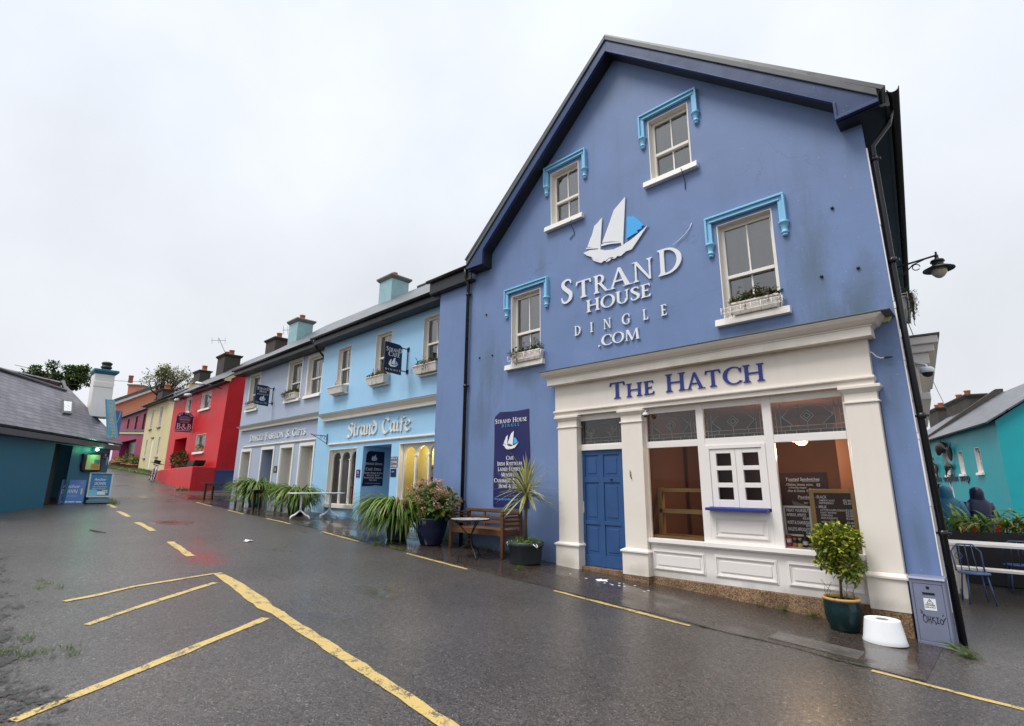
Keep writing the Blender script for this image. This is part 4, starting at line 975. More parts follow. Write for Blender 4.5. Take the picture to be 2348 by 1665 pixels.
b = MB(); b.fbox(Fd, -5.985, -5.93, 1.14, 1.34, 0, .008); b.tube([Fd.p(-5.955, 1.29, 0), Fd.p(-5.955, 1.29, .05)], .010, 8); b.tube([Fd.p(-5.955, 1.29, .05), Fd.p(-6.03, 1.29, .055)], .011, 8)
bevel(b.build('handle', 'aluminium', door), .002)
b = MB(); b.lathe(Fd.p(-5.32, 1.735, 0), [(.0, .02), (.018, .02), (.022, .0)], 12, axis=-Y_); b.build('door_knob', 'iron', door)

# the lit room behind the glass
b = MB(); x0, x1, y0, y1, z0, z1 = -6.40, -1.20, .07, 2.7, .2, 2.92
for q in ([(x0, y1, z0), (x1, y1, z0), (x1, y1, z1), (x0, y1, z1)], [(x0, y0, z0), (x0, y1, z0), (x0, y1, z1), (x0, y0, z1)], [(x1, y1, z0), (x1, y0, z0), (x1, y0, z1), (x1, y1, z1)], [(x0, y0, z1), (x0, y1, z1), (x1, y1, z1), (x1, y0, z1)], [(x0, y0, z0), (x1, y0, z0), (x1, y1, z0), (x0, y1, z0)]): b.poly(q)
b.box(-4.95, -4.6, .1, 2.6, .2, 2.9); b.box(-2.05, -1.45, 1.5, 1.6, .2, 2.9)
b.build('interior', 'brown_wall', gh)
b = MB()
b.box(-4.6, -3.6, .1, .5, .80, .84); b.box(-4.58, -3.6, .38, .46, 1.53, 1.59); b.box(-4.58, -3.6, .36, .46, 1.18, 1.25); b.box(-4.66, -4.52, .36, .46, .84, 1.6)
bevel(b.build('display_shelf', 'wood_pale', gh), .004)
b = MB(); b.box(-4.1, -3.95, 1.3, 1.38, .2, 2.9); bevel(b.build('room_post', 'wood_bench', gh), .004)
b = MB(); b.box(-2.55, -1.55, .1, .5, .79, .822); bevel(b.build('window_ledge', 'window_cream', gh), .004)

# ---- lettering fixed to the gable
F3 = wallF(0.0)
sg = thing('wall_sign', (-5.0, 0, 4.2), 'raised white STRAND HOUSE DINGLE .COM lettering under a sailing boat on the blue gable', 'sign')
b = MB(); boat(b, F3, -5.02, 5.87, 1.22, .012, .035, 0, 1); b.build('boat_emblem', ['letter_white', 'sky_blue'], sg)
def word(name, parts, mat='letter_white', n0=.01, n1=.035, F=F3, parent=sg):
    b = MB()
    for txt, u0, u1, v, h, cp in parts:
        serif(b, F, txt, u0, u1, v, h, n0, n1, 0, cp, .03)
    return b.build(name, mat, parent)
word('lettering', [('S', -6.355, -6.04, 5.265, .51, 1), ('T', -5.965, -5.585, 5.285, .365, 1), ('R', -5.535, -5.21, 5.285, .37, 1), ('A', -5.165, -4.70, 5.280, .39, 1), ('N', -4.655, -4.235, 5.280, .40, 1), ('D', -4.145, -3.665, 5.260, .50, 1)])
word('lettering', [('HOUSE', -5.72, -4.30, 4.945, .25, 1)])
for ch, u0, u1 in (('D', -6.015, -5.86), ('I', -5.64, -5.57), ('N', -5.33, -5.16), ('G', -4.93, -4.75), ('L', -4.49, -4.38), ('E', -4.135, -4.02)):
    word('lettering', [(ch, u0, u1, 4.525, .20, 1)])
word('lettering', [('.COM', -5.47, -4.575, 4.205, .205, 1)])
sf = thing('fascia_sign', (-3.8, 0, 3.15), 'raised dark blue THE HATCH letters on the cream shop fascia', 'sign')
Ff = wallF(-.115)
b = MB(); serif(b, Ff, 'The', -5.185, -4.285, 3.15, .295, .004, .02, 0, .80, .06); b.build('lettering', 'letter_blue', sf)
b = MB(); serif(b, Ff, 'Hatch', -4.085, -2.50, 3.15, .30, .004, .02, 0, .88, .06); b.build('lettering', 'letter_blue', sf)
def lettered(name, F, parent, mats, rows):
    """rows: (kind, text, u0, u1, v, h, matindex)"""
    for k, txt, u0, u1, v, h, mi in rows:
        b = MB(); (serif if k == 's' else plain)(b, F, txt, u0, u1, v, h, .001, .003); b.build(name, mats[mi], parent)
# tall banner on the gable
bn = thing('banner', (-7.75, 0, 1.2), 'tall navy STRAND HOUSE vinyl banner hung on the blue wall above the bench', 'banner')
b = MB(); n = 22; vs = []; fs = []
for i in range(n+1):
    t = i/n; z = 1.17+2.02*t
    ul = -8.265 + (.0 if t < .94 else .17*((t-.94)/.06)**1.6); ur = -7.235-.012*math.sin(t*9)
    for j in range(9):
        s_ = j/8; zz_ = z + (.012*math.sin(s_*7) if i == 0 else 0) - (.02*math.sin(s_*3.1) if i == n else 0)
        vs.append((ul+(ur-ul)*s_, -.016-.007*math.sin(t*7+s_*4)-.005*math.sin(s_*9), zz_))
        if i and j: k = 9*i+j; fs.append((k-10, k-9, k, k-1))
b.add(vs, fs, 0, True); b.build('sheet', 'banner_navy', bn)
Fb = wallF(-.030)

lettered('print', Fb, bn, ['letter_white', 'sky_blue'], [('s', 'Strand House', -8.225, -7.285, 2.935, .10, 0), ('s', 'D I N G L E', -8.02, -7.50, 2.845, .065, 1), ('s', 'Café', -7.88, -7.655, 2.145, .085, 0), ('s', 'Irish Knitwear', -8.14, -7.41, 2.03, .085, 0), ('s', 'Ladies Fashion', -8.12, -7.42, 1.915, .085, 0), ('s', 'Menswear', -8.02, -7.52, 1.80, .085, 0), ('s', 'Cashmere &', -8.235, -7.60, 1.68, .085, 0), ('s', 'Home & Gifts', -8.09, -7.45, 1.565, .085, 0), ('p', 'www.strandhousedingle', -8.21, -7.38, 1.315, .05, 1)])
b = MB(); boat(b, Fb, -7.75, 2.36, .39, .001, .003, 0, 1); b.build('boat_emblem', ['letter_white', 'sky_blue'], bn)

# ================================================================ pale blue cafe and grey blue shop
YC = .35; WC = wallF(YC)
cafe = thing('cafe_house', (-14, YC, .6), 'pale sky blue two storey cafe with slate roof next to the tall gable house', 'house')
cw = [(-16.30, -15.44, 4.81, 6.135), (-13.95, -13.08, 4.81, 6.185), (-11.535, -10.62, 4.81, 6.205)]
s1 = (-16.36, -14.62, 1.00, 2.72); s2 = (-12.39, -10.60, 1.00, 2.735)
rec = (-14.265, -12.77, .4, 2.74)
b = MB(); holed(WC, [(-17.35, .2), (XL+.02, .2), (XL+.02, 6.45), (-17.35, 6.45)], cw+[s1, s2, rec], b)
rd_ = 1.1                                             # entrance recess
b.poly([(-14.265, YC, .4), (-14.265, YC+rd_, .4), (-14.265, YC+rd_, 2.74), (-14.265, YC, 2.74)])
b.poly([(-14.265, YC+rd_, .4), (-12.77, YC+rd_, .4), (-12.77, YC+rd_, 2.74), (-14.265, YC+rd_, 2.74)])
b.poly([(-12.77, YC+rd_, .4), (-12.77, YC, .4), (-12.77, YC, 2.74), (-12.77, YC+rd_, 2.74)])
b.poly([(-14.265, YC, 2.74), (-14.265, YC+rd_, 2.74), (-12.77, YC+rd_, 2.74), (-12.77, YC, 2.74)])
b.add([(-17.35, YC, .2), (-17.35, 8.5, .2), (-17.35, 8.5, 6.45), (-17.35, YC, 6.45), (XL-.05, 8.5, .2), (XL-.05, 8.5, 6.45), (-17.35, 4.4, 9.7)], [(0, 1, 2, 3), (1, 4, 5, 2), (3, 2, 6)])
b.build('wall', 'cafe_blue', cafe)
b = MB(); b.box(-13.3, -12.80, YC+rd_-.06, YC+rd_-.01, .6, 2.6); bevel(b.build('door', 'door_blue', cafe), .01)
RID = (4.35, 9.86)
roof_plane('roof', 'slate_grey', cafe, (-17.45, YC-.36, 6.66), (-10.45, YC-.36, 6.66), (-10.45, RID[0], RID[1]), (-17.45, RID[0], RID[1]))
roof_plane('roof', 'slate_grey', cafe, (-10.3, 8.7, 6.5), (-17.45, 8.7, 6.5), (-17.45, RID[0], RID[1]), (-10.3, RID[0], RID[1]))
b = MB(); b.box(-17.45, XL-.01, YC-.34, YC+.01, 6.40, 6.44); b.box(-17.45, XL-.01, YC-.37, YC-.34, 6.40, 6.62); bevel(b.build('fascia_board', 'soffit_black', cafe), .004)
gutter(cafe, -17.55, XL-.2, YC-.43, 6.64, .062)
b = MB(); b.tube([(-17.5, RID[0], RID[1]+.02), (-10.5, RID[0], RID[1]+.02)], .07, 8); b.build('ridge_tiles', 'slate_dark', cafe)
for a in cw: sash(cafe, WC, *a, sill=False, curtain=[(0, 1, .02, .85)] if a[0] < -15 else [(0, 1, .45, .9)])
def cornice(parent, F, u0, u1, v0, v1, out, mat='cream_trim', capm='lead_grey', body=.6):
    b = MB(); h = v1-v0
    b.fbox(F, u0+.18, u1-.12, v0, v0+h*.45, -.02, out*.55)
    b.frus(F, (u0+.16, u1-.10, -.02, out*.6), (u0+.05, u1-.03, -.02, out*.9), v0+h*.45, v0+h*.85)
    b.fbox(F, u0+.03, u1-.02, v0+h*.85, v1, -.02, out); c = b.build('cornice', mat, parent); bevel(c, .003)
    b = MB(); b.frus(F, (u0, u1, -.01, out+.02), (u0+.05, u1, -.01, .02), v1, v1+.06); b.build('flashing', capm, c)
def roll(parent, F, u0, u1, v, mat='cream_trim', r=.035):
    b = MB()
    for k in range(5):
        t = math.pi*(k+.5)/5-math.pi/2; b.fbox(F, u0, u1, v+2*r*k/5, v+2*r*(k+1)/5, -.01, .015+r*math.cos(t))
    return b.build('string_course', mat, parent)
cornice(cafe, WC, -16.98, XL+.01, 3.66, 3.89, .24); roll(cafe, WC, -16.42, XL+.01, 2.85)
# arcaded shop windows of the cafe
def arcade(u0, u1, v0, v1, nl):
    b = MB(); F = WC; d = .16; t = .02
    b.fbox(F, u0, u0+t, v0, v1, -d-.1, .003); b.fbox(F, u1-t, u1, v0, v1, -d-.1, .003); b.fbox(F, u0, u1, v1-t, v1, -d-.1, .002)
    b.fbox(F, u0-.03, u1+.03, v0-.10, v0+.02, -d-.1, .06)
    a0, a1 = u0+.05, u1-.05; pw = .055; lw = (a1-a0-(nl-1)*pw)/nl; vs_ = v1-.33
    head = []
    for i in range(nl):
        l0 = a0+i*(lw+pw); l1 = l0+lw; cx = (l0+l1)/2
        arc = [(cx-lw/2*math.cos(R(180*k/14)), vs_+.235*math.sin(R(180*k/14))**.8) for k in range(15)]
        top = [(p[0], v1-.02) for p in arc]
        b.strip(F, arc, top, -d-.05, -d+.02)
        if i < nl-1:
            b.fbox(F, l1, l1+pw, v0+.02, v1-.02, -d-.05, -d+.021); c = F.p(l1+pw/2, v0+.05, -d+.025)
            b.tube([c, F.p(l1+pw/2, vs_-.03, -d+.025)], .028, 10); b.fbox(F, l1-.02, l1+pw+.02, vs_-.03, vs_+.01, -d-.02, -d+.06)
    b.fbox(F, u0+t, a0, v0+.02, v1-.02, -d-.05, -d+.021); b.fbox(F, a1, u1-t, v0+.02, v1-.02, -d-.05, -d+.021)
    w = b.build('shop_window', 'window_cream', cafe); bevel(w, .003)
    g = MB(); g.poly([F.p(a0, v0, -d-.02), F.p(a1, v0, -d-.02), F.p(a1, v1, -d-.02), F.p(a0, v1, -d-.02)]); g.build('pane', 'shop_glass', w)
    return w
w1 = arcade(*s1, 3); w2 = arcade(*s2, 3)
def niche(parent, F, u0, u1, v0, v1, d0, d1, mat):
    b = MB(); p = lambda u, v, n: F.p(u, v, -n)
    b.poly([p(u0, v0, d1), p(u1, v0, d1), p(u1, v1, d1), p(u0, v1, d1)]); b.poly([p(u0, v0, d0), p(u0, v0, d1), p(u0, v1, d1), p(u0, v1, d0)]); b.poly([p(u1, v0, d1), p(u1, v0, d0), p(u1, v1, d0), p(u1, v1, d1)])
    b.poly([p(u0, v0, d0), p(u1, v0, d0), p(u1, v0, d1), p(u0, v0, d1)]); b.poly([p(u0, v1, d1), p(u1, v1, d1), p(u1, v1, d0), p(u0, v1, d0)])
    return b.build('display', mat, parent)
niche(w2, WC, -12.5, -10.42, .95, 2.80, .2, .75, 'yellow_wall')
niche(w1, WC, -16.5, -14.45, .95, 2.80, .2, 1.1, 'curtain')
b = MB(); b.box(-15.95, -15.35, YC+.7, YC+.78, 1.0, 2.7); b.build('display_panel', 'brown_wall', w1)
b = MB(); b.lathe((-15.3, YC+.45, 1.0), [(0, 0), (.10, 0), (.12, .25), (.10, .5), (.16, .52), (.16, .56), (0, .58)], 12); b.build('display_stand', 'red_plastic', w1)
b = MB(); b.box(-15.2, -14.7, YC+.4, YC+.7, 1.0, 1.55); bevel(b.build('display_box', 'wood_pale', w1), .01)
# chimney stacks on the shared ridge
chimney(cafe, -20.75+.9, -19.75+.9, 3.9, 4.8, 9.2, 10.62, 'chimney_blue', 'concrete', [(-19.35, 4.35, .13)], .32)
# cafe lettering
cs = thing('shop_lettering', (-13.5, YC, 3.1), 'cream Gaelic script STRAND CAIFE letters on the pale blue wall', 'sign')
k = 3.36/GAELW
for wd_ in (GAEL[:6], GAEL[6:]):
    b = MB()
    for dx, sh in wd_: put(b, WC, _off(sh, dx), -15.24, 3.07, .41, .008, .035, 0, k/.41)
    b.build('lettering', 'letter_cream', cs)

YS = .55; WS = wallF(YS)
shop = thing('shop_house', (-21, YS, .9), 'grey blue two storey gift shop between the pale blue cafe and the red house', 'house')
sw = [(-24.55, -23.47, 4.80, 6.33), (-20.56, -19.45, 4.80, 6.33), (-18.89, -17.78, 4.80, 6.28)]
dr = [(-24.52, -23.54, 1.15, 2.955), (-22.33, -21.24, .8, 2.955), (-20.52, -19.53, 1.05, 2.955), (-18.87, -17.88, 1.0, 2.955)]
b = MB(); holed(WS, [(-25.22, .5), (-17.34, .5), (-17.34, 6.5), (-25.22, 6.5)], sw+dr, b)
b.add([(-25.22, YS, .5), (-25.22, 8.5, .5), (-25.22, 8.5, 6.5), (-25.22, YS, 6.5), (-25.22, 4.35, 9.75)], [(0, 3, 4, 2, 1)])
u0, u1 = dr[1][0], dr[1][1]
for q in ([(u0, YS, .8), (u0, YS+1.2, .8), (u0, YS+1.2, 2.955), (u0, YS, 2.955)], [(u0, YS+1.2, .8), (u1, YS+1.2, .8), (u1, YS+1.2, 2.955), (u0, YS+1.2, 2.955)], [(u0, YS, 2.955), (u0, YS+1.2, 2.955), (u1, YS+1.2, 2.955), (u1, YS, 2.955)], [(u1, YS+1.2, .8), (u1, YS, .8), (u1, YS, 2.955), (u1, YS+1.2, 2.955)]): b.poly(q)
b.build('wall', 'shop_grey', shop)
roof_plane('roof', 'slate_grey', shop, (-25.5, YS-.45, 6.66), (-17.46, YS-.45, 6.66), (-17.46, RID[0], RID[1]), (-25.5, RID[0], RID[1]))
roof_plane('roof', 'slate_grey', shop, (-17.46, 8.7, 6.5), (-25.5, 8.7, 6.5), (-25.5, RID[0], RID[1]), (-17.46, RID[0], RID[1]))
b = MB(); b.box(-25.5, -17.46, YS-.42, YS+.01, 6.42, 6.46); b.box(-25.5, -17.46, YS-.45, YS-.42, 6.42, 6.62); bevel(b.build('fascia_board', 'soffit_black', shop), .004)
gutter(shop, -25.5, -17.56, YS-.51, 6.64, .062); downpipe(shop, [(-17.55, YC-.41, 6.60), (-17.55, YC-.2, 6.35), (-17.62, YS-.06, 6.1), (-17.62, YS-.06, 5.9)], .035)
for i, a in enumerate(sw):
    sash(shop, WS, *a, curtain=[(0, 1, .4, 1)] if i != 2 else [(0, .5, 0, 1)])
    b = MB(); t = .09
    for q in ((a[0]-t, a[0]-.001, a[2], a[3]+t), (a[1]+.001, a[1]+t, a[2], a[3]+t), (a[0]-.001, a[1]+.001, a[3]+.001, a[3]+t)): b.fbox(WS, *q, -.01, .02)
    bevel(b.build('architrave', 'white_paint', shop), .003)
for i, a in enumerate(dr):
    b = MB(); t = .11
    for q in ((a[0]-t, a[0]-.001, a[2]-.2, a[3]+t), (a[1]+.001, a[1]+t, a[2]-.2, a[3]+t), (a[0]-.001, a[1]+.001, a[3]+.001, a[3]+t)): b.fbox(WS, *q, -.01, .03)
    bevel(b.build('architrave', 'white_paint', shop), .003)
    if i == 1: continue
    b = MB(); d = .42; zt = 2.45
    b.fbox(WS, a[0], a[0]+.02, a[2], a[3], -d, .002); b.fbox(WS, a[1]-.02, a[1], a[2], a[3], -d, .002); b.fbox(WS, a[0], a[1], a[3]-.02, a[3], -d, .001)
    b.fbox(WS, a[0]+.02, a[0]+.09, a[2], a[3]-.02, -d-.05, -d+.04); b.fbox(WS, a[1]-.09, a[1]-.02, a[2], a[3]-.02, -d-.05, -d+.04); um = (a[0]+a[1])/2
    b.fbox(WS, a[0]+.09, a[1]-.09, zt, zt+.08, -d-.05, -d+.041); b.fbox(WS, um-.04, um+.04, zt+.08, a[3]-.02, -d-.05, -d+.04); b.fbox(WS, a[0]+.09, a[1]-.09, a[2]-.1, a[2]+.12, -d-.05, -d+.04)
    w = b.build('shop_window', 'window_cream', shop); bevel(w, .004)
    g = MB(); g.poly([WS.p(a[0], a[2], -d), WS.p(a[1], a[2], -d), WS.p(a[1], a[3], -d), WS.p(a[0], a[3], -d)]); g.build('pane', 'window_glass', w)
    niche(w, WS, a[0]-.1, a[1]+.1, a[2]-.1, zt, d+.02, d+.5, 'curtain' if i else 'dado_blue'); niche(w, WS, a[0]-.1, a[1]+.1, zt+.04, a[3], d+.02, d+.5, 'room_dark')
cornice(shop, WS, -25.0, -17.36, 3.87, 4.06, .22); roll(shop, WS, -24.42, -17.38, 3.13)
chimney(shop, -26.05, -25.05, 2.6, 3.4, 7.4, 9.62, 'chimney_blue', 'concrete', [(-25.5, 3.0, .14)], .32)
sl_ = thing('shop_lettering', (-21, YS, 3.4), 'white serif DINGLE FASHION & GIFTS letters on the grey blue wall', 'sign')
b = MB(); serif(b, WS, 'Dingle Fashion & Gifts', -23.80, -18.58, 3.375, .27, .008, .035, 0, .78, .05); b.build('lettering', 'letter_white', sl_)

# hanging signs, banners and plaques along the street
def hanging_sign(X_, y0, y1, z0, z1, label, rows, bt, brk):
    t = thing('hanging_sign', (X_, y1, z0), label, 'sign', 'hanging shop signs')
    F = Fr((X_, 0, 0), Y_, Z, X)
    b = MB(); h = z1-z0; wd = y1-y0
    b.prism(F, [(y0, z0+h*.06), (y0+wd*.3, z0+h*.03), (y1, z0), (y1, z1-h*.12), (y1-wd*.05, z1-h*.06), (y1-wd*.16, z1-h*.02), (y0+wd*.5, z1), (y0, z1)], -.015, .015)
    bd = b.build('board', 'sign_navy', t); bevel(bd, .004)
    Fp = Fr((X_+.015, 0, 0), Y_, Z, X)
    lettered('print', Fp, bd, ['letter_white', 'pale_blue_ink'], rows)
    b = MB(); boat(b, Fp, *bt, .001, .003, 0, 1); b.build('boat_emblem', ['letter_white', 'pale_blue_ink'], bd)
    b = MB(); yb = brk
    b.tube([(X_, yb-.03, z0+.10), (X_, yb-.03, z1-.06)], .016, 8); 
    for zz_ in (z0+.13, z1-.09): b.tube([(X_, y1-.10, zz_), (X_, yb+.0, zz_)], .016, 8); b.box(X_-.05, X_+.05, yb-.02, yb, zz_-.06, zz_+.06)
    b.build('bracket', 'iron', t)
hanging_sign(-12.2, -.44, .13, 4.61, 5.49, 'navy STRAND CAFE hanging sign with white boat, on the pale blue wall', [('s', 'StranD', -.40, .125, 5.235, .125, 0), ('s', 'Café', -.325, .045, 5.10, .135, 0), ('s', 'D I N G L E', -.40, .10, 4.695, .05, 0)], (-.15, 4.80, .28), YC)
hanging_sign(-21.9, -.16, .39, 4.70, 5.54, 'navy STRAND HOUSE TIG NA TRA hanging sign on the grey blue wall', [('s', 'StranD', -.12, .37, 5.34, .12, 0), ('s', 'House', -.02, .26, 5.24, .085, 0), ('s', 'D I N G L E', -.10, .34, 5.14, .05, 0), ('s', 'Tig na Trá', -.13, .34, 4.78, .085, 1)], (.13, 4.90, .22), YS)
cb = thing('banner', (-14.25, .75, 1.56), 'dark CAFE OPEN menu banner on the side of the cafe entrance', 'banner')
FX = Fr((-14.262, 0, 0), Y_, Z, X)
b = MB(); b.prism(FX, [(.38, 1.57), (.7, 1.575), (.85, 1.60), (1.09, 1.575), (1.10, 2.60), (.60, 2.61), (.52, 2.59), (.47, 2.50), (.46, 2.2)], .004, .012); b.build('sheet', 'sign_navy', cb)
FXp = Fr((-14.248, 0, 0), Y_, Z, X)
lettered('print', FXp, cb, ['letter_white', 'pale_blue_ink'], [('s', 'Strand House', .46, 1.04, 2.20, .07, 0), ('s', 'Café Open', .47, 1.01, 2.03, .085, 0), ('s', 'Freshly Baked Scones', .43, 1.06, 1.935, .05, 0), ('s', 'Salads Soup', .52, .96, 1.865, .05, 0), ('s', 'Sandwiches Desserts', .43, 1.06, 1.795, .05, 0), ('s', 'Take away', .60, .88, 1.725, .05, 0), ('p', 'strandhousedingle', .48, 1.0, 1.64, .035, 1)])
b = MB(); boat(b, FXp, .75, 2.32, .19, .001, .003, 0, 1); b.build('boat_emblem', ['letter_white', 'pale_blue_ink'], cb)
def plaque(name, F, u0, u1, v0, v1, mat, label, cat, rows, mats, rim=None, th=.015):
    t = thing(name, F.p((u0+u1)/2, v0, 0), label, cat)
    b = MB(); b.fbox(F, u0, u1, v0, v1, .002, th); bevel(b.build('board', mat, t), .003)
    if rows: lettered('print', Fr(F.p(0, 0, th), F.U, F.W, F.N), t, mats, rows)
    return t
plaque('plaque', WC, -14.55, -14.34, 1.82, 2.05, 'plaque_purple', 'small purple plaque between cafe window and entrance', 'plaque', [('s', 'S', -14.48, -14.41, 1.93, .08, 0), ('p', 'recommended', -14.53, -14.36, 1.87, .02, 1)], ['letter_white', 'pink_letter'])
nb = thing('notice', (-12.6, YC, 2.07), 'white lettered notice strips beside the cafe entrance', 'notice')
for i, tx in enumerate(('OPEN ALL DAY', 'COFFEE', 'SCONES')):
    z = 2.29-i*.105
    b = MB(); b.fbox(WC, -12.76, -12.42, z, z+.085, .002, .010); pb = b.build('strip', 'brown_board', nb)
    b = MB(); plain(b, wallF(YC-.011), tx, -12.75, -12.43, z+.014, .056, 0, .001, 0, bold=.02); b.build('print', 'letter_white', pb)
plaque('notice_board', WC, -12.73, -12.47, 1.83, 2.045, 'sign_navy', 'small dark notice board beside the cafe entrance', 'notice', [('p', 'MENU', -12.66, -12.54, 1.95, .03, 0)], ['chalk'])
plaque('plaque', WS, -21.04, -20.74, 2.04, 2.29, 'iron', 'small black plaque beside the grey shop doorway', 'plaque', [('s', 'S', -20.93, -20.84, 2.10, .12, 0)], ['chalk'])
t = thing('sign_bracket', (-16.55, YC, 2.9), 'empty black scrolled sign bracket on the pale blue wall', 'bracket')
b = MB(); b.tube([(-16.55, YC-.02, 2.9), (-16.55, YC-.02, 3.25)], .014, 8); b.tube([(-16.55, YC-.03, 3.18), (-16.55, YC-.56, 3.18)], .011, 8); b.tube([(-16.55, YC-.03, 2.93), (-16.55, YC-.3, 3.08), (-16.55, YC-.52, 3.18), (-16.55, YC-.60, 3.22)], .010, 8)
b.tube([(-16.55, YC-.08+.05*math.sin(k*.8), 3.11+.05*math.cos(k*.8)) for k in range(9)], .007, 6); b.tube([(-16.55, YC-.22+.035*math.sin(k*.8), 3.13+.035*math.cos(k*.8)) for k in range(9)], .007, 6); b.build('bracket', 'iron', t)

# ================================================================ red guest house
YR = 1.0; WR = wallF(YR)
red = thing('red_house', (-33, YR, 1.5), 'bright red two storey guest house with raised front terrace', 'house')
rw = [(-35.75, -34.77, 5.72, 6.60), (-32.91, -31.31, 5.63, 6.57), (-32.85, -31.31, 3.27, 4.23)]
rdoor = (-36.95, -34.6, 2.3, 4.2)
b = MB(); xt, xb = -28.75, -29.2
holed(WR, [(-38.4, 1.0), (xb, 1.0), (xt, 6.95), (-38.4, 6.95)], rw+[rdoor], b)
b.add([(xb, YR, 1.0), (xb, 9, 1.0), (xt, 9, 6.95), (xt, YR, 6.95), (xt, 5.0, 10.0), (-38.4, YR, 1), (-38.4, 9, 1), (-38.4, 9, 6.95), (-38.4, YR, 6.95), (-38.4, 5, 10)], [(0, 1, 2, 3), (3, 2, 4), (6, 5, 8, 7), (7, 8, 9)])
u0, u1 = rdoor[0], rdoor[1]
for q in ([(u0, YR, 2.3), (u0, YR+1.1, 2.3), (u0, YR+1.1, 4.2), (u0, YR, 4.2)], [(u0, YR+1.1, 2.3), (u1, YR+1.1, 2.3), (u1, YR+1.1, 4.2), (u0, YR+1.1, 4.2)], [(u0, YR, 4.2), (u0, YR+1.1, 4.2), (u1, YR+1.1, 4.2), (u1, YR, 4.2)], [(u1, YR+1.1, 2.3), (u1, YR, 2.3), (u1, YR, 4.2), (u1, YR+1.1, 4.2)]): b.poly(q)
b.build('wall', 'red_render', red)
b = MB(); b.add([(xb+.03, 1.02, 1.0), (xb+.03, 4.5, 1.0), (xb+.1, 4.5, 2.22), (xb+.1, 1.02, 2.22)], [(0, 1, 2, 3)]); b.box(xb-.1, xb+.13, 1.02, 4.5, 2.22, 2.29); b.build('dado', 'dado_blue', red)
roof_plane('roof', 'slate_dark', red, (-38.5, YR-.3, 6.86), (xt+.15, YR-.3, 6.86), (xt+.15, 5.0, 10.05), (-38.5, 5.0, 10.05))
roof_plane('roof', 'slate_dark', red, (xt+.15, 9.3, 6.7), (-38.5, 9.3, 6.7), (-38.5, 5.0, 10.05), (xt+.15, 5.0, 10.05))
b = MB(); b.box(-38.5, xt+.1, YR-.26, YR-.22, 6.70, 6.84); b.box(-38.5, xt+.1, YR-.24, YR+.0, 6.68, 6.71); b.build('fascia_board', 'soffit_black', red)
b = MB(); b.prism(Fr((xt+.12, 0, 0), Y_, Z, X), [(YR-.28, 6.72), (YR+.02, 6.72), (YR+.02, 6.86), (YR+.9, 7.45), (YR+.8, 7.50), (YR-.28, 6.84)], 0, .03); b.build('bargeboard', 'yellow_render', red)
gutter(red, -38.4, xt+.1, YR-.34, 6.82, .065)
for i, a in enumerate(rw): sash(red, WR, *a, frame='white_paint', bars=0, rail=False, sillw=.14, curtain=[(.0, .4, 0, 1)])
b = MB()                                              # terrace with its retaining wall
fx = [(-28.42, -.22), (-33.0, .15), (-38.6, .85), (-42.5, 1.35)]
for i in range(3):
    (xa, ya), (xc, yc) = fx[i], fx[i+1]
    za, zc = 2.40, 2.40
    if i == 2: zc = 2.35
    b.hexa([(xc, yc, .9), (xa, ya, .9), (xa, ya+.25, .9), (xc, yc+.25, .9), (xc, yc, zc), (xa, ya, za), (xa, ya+.25, za), (xc, yc+.25, zc)])
b.hexa([(-28.42, -.22, .9), (-29.15, 1.05, .9), (-29.4, 1.05, .9), (-28.67, -.1, .9), (-28.42, -.22, 2.399), (-29.15, 1.05, 2.399), (-29.4, 1.05, 2.399), (-28.67, -.1, 2.399)])
bevel(b.build('terrace_wall', 'red_render', red), .03)
b = MB(); b.add([(-28.7, 0, 2.33), (-29.3, 1.05, 2.33), (-38.5, 1.05, 2.33), (-42.4, 1.5, 2.3), (-33, .3, 2.33)], [(0, 1, 2, 3, 4)]); b.build('terrace_floor', 'concrete', red)
chimney(red, -38.6, -37.2, 3.2, 4.2, 7.6, 9.95, 'chimney_stone', 'chimney_stone', [(-38.25, 3.7, .19), (-37.55, 3.7, .17)], .36)
# ================================================================ yellow house
YY = 2.5; WY = wallF(YY)
yel = thing('yellow_house', (-48, YY, 2.4), 'pale yellow two storey house with narrow white windows beyond the red house', 'house')
yw = [(-50.75, -50.15, 5.85, 7.40), (-48.3, -47.55, 5.85, 7.45), (-51.1, -50.7, 3.55, 5.05), (-47.45, -46.95, 3.55, 5.05)]
yd = (-49.45, -48.95, 2.5, 5.05)
b = MB(); holed(WY, [(-52.4, 2), (-41.0, 2), (-41.0, 7.95), (-52.4, 7.95)], yw+[yd], b)
b.add([(-52.4, YY, 2), (-52.4, 10, 2), (-52.4, 10, 7.95), (-52.4, YY, 7.95), (-41, YY, 2), (-41, 10, 2), (-41, 10, 7.95), (-41, YY, 7.95), (-41, 6.2, 10.4), (-52.4, 6.2, 10.4)], [(1, 0, 3, 2), (4, 5, 6, 7), (7, 6, 8), (2, 3, 9)])
b.build('wall', 'yellow_render', yel)
b = MB(); b.box(-45.72, -43.55, YY-.10, YY+.02, 2, 7.93); b.box(-41.2, -40.75, YY-.2, 6.2, 7.9, 8.3); b.build('corner_pier', 'yellow_render', yel)
roof_plane('roof', 'slate_dark', yel, (-52.7, YY-.35, 7.95), (-40.8, YY-.35, 7.95), (-40.8, 6.2, 10.6), (-52.7, 6.2, 10.6))
roof_plane('roof', 'slate_dark', yel, (-40.8, 10.3, 7.9), (-52.7, 10.3, 7.9), (-52.7, 6.2, 10.6), (-40.8, 6.2, 10.6))
b = MB(); b.box(-52.7, -41, YY-.34, YY, 7.80, 7.90); b.build('eaves_board', 'soffit_black', yel)
gutter(yel, -52.7, -43.3, YY-.42, 7.9, .07)
downpipe(yel, [(-43.3, YY-.42, 7.85), (-43.3, YY-.1, 7.5), (-43.2, YY-.12, 2.5)], .075, 'teal_render')
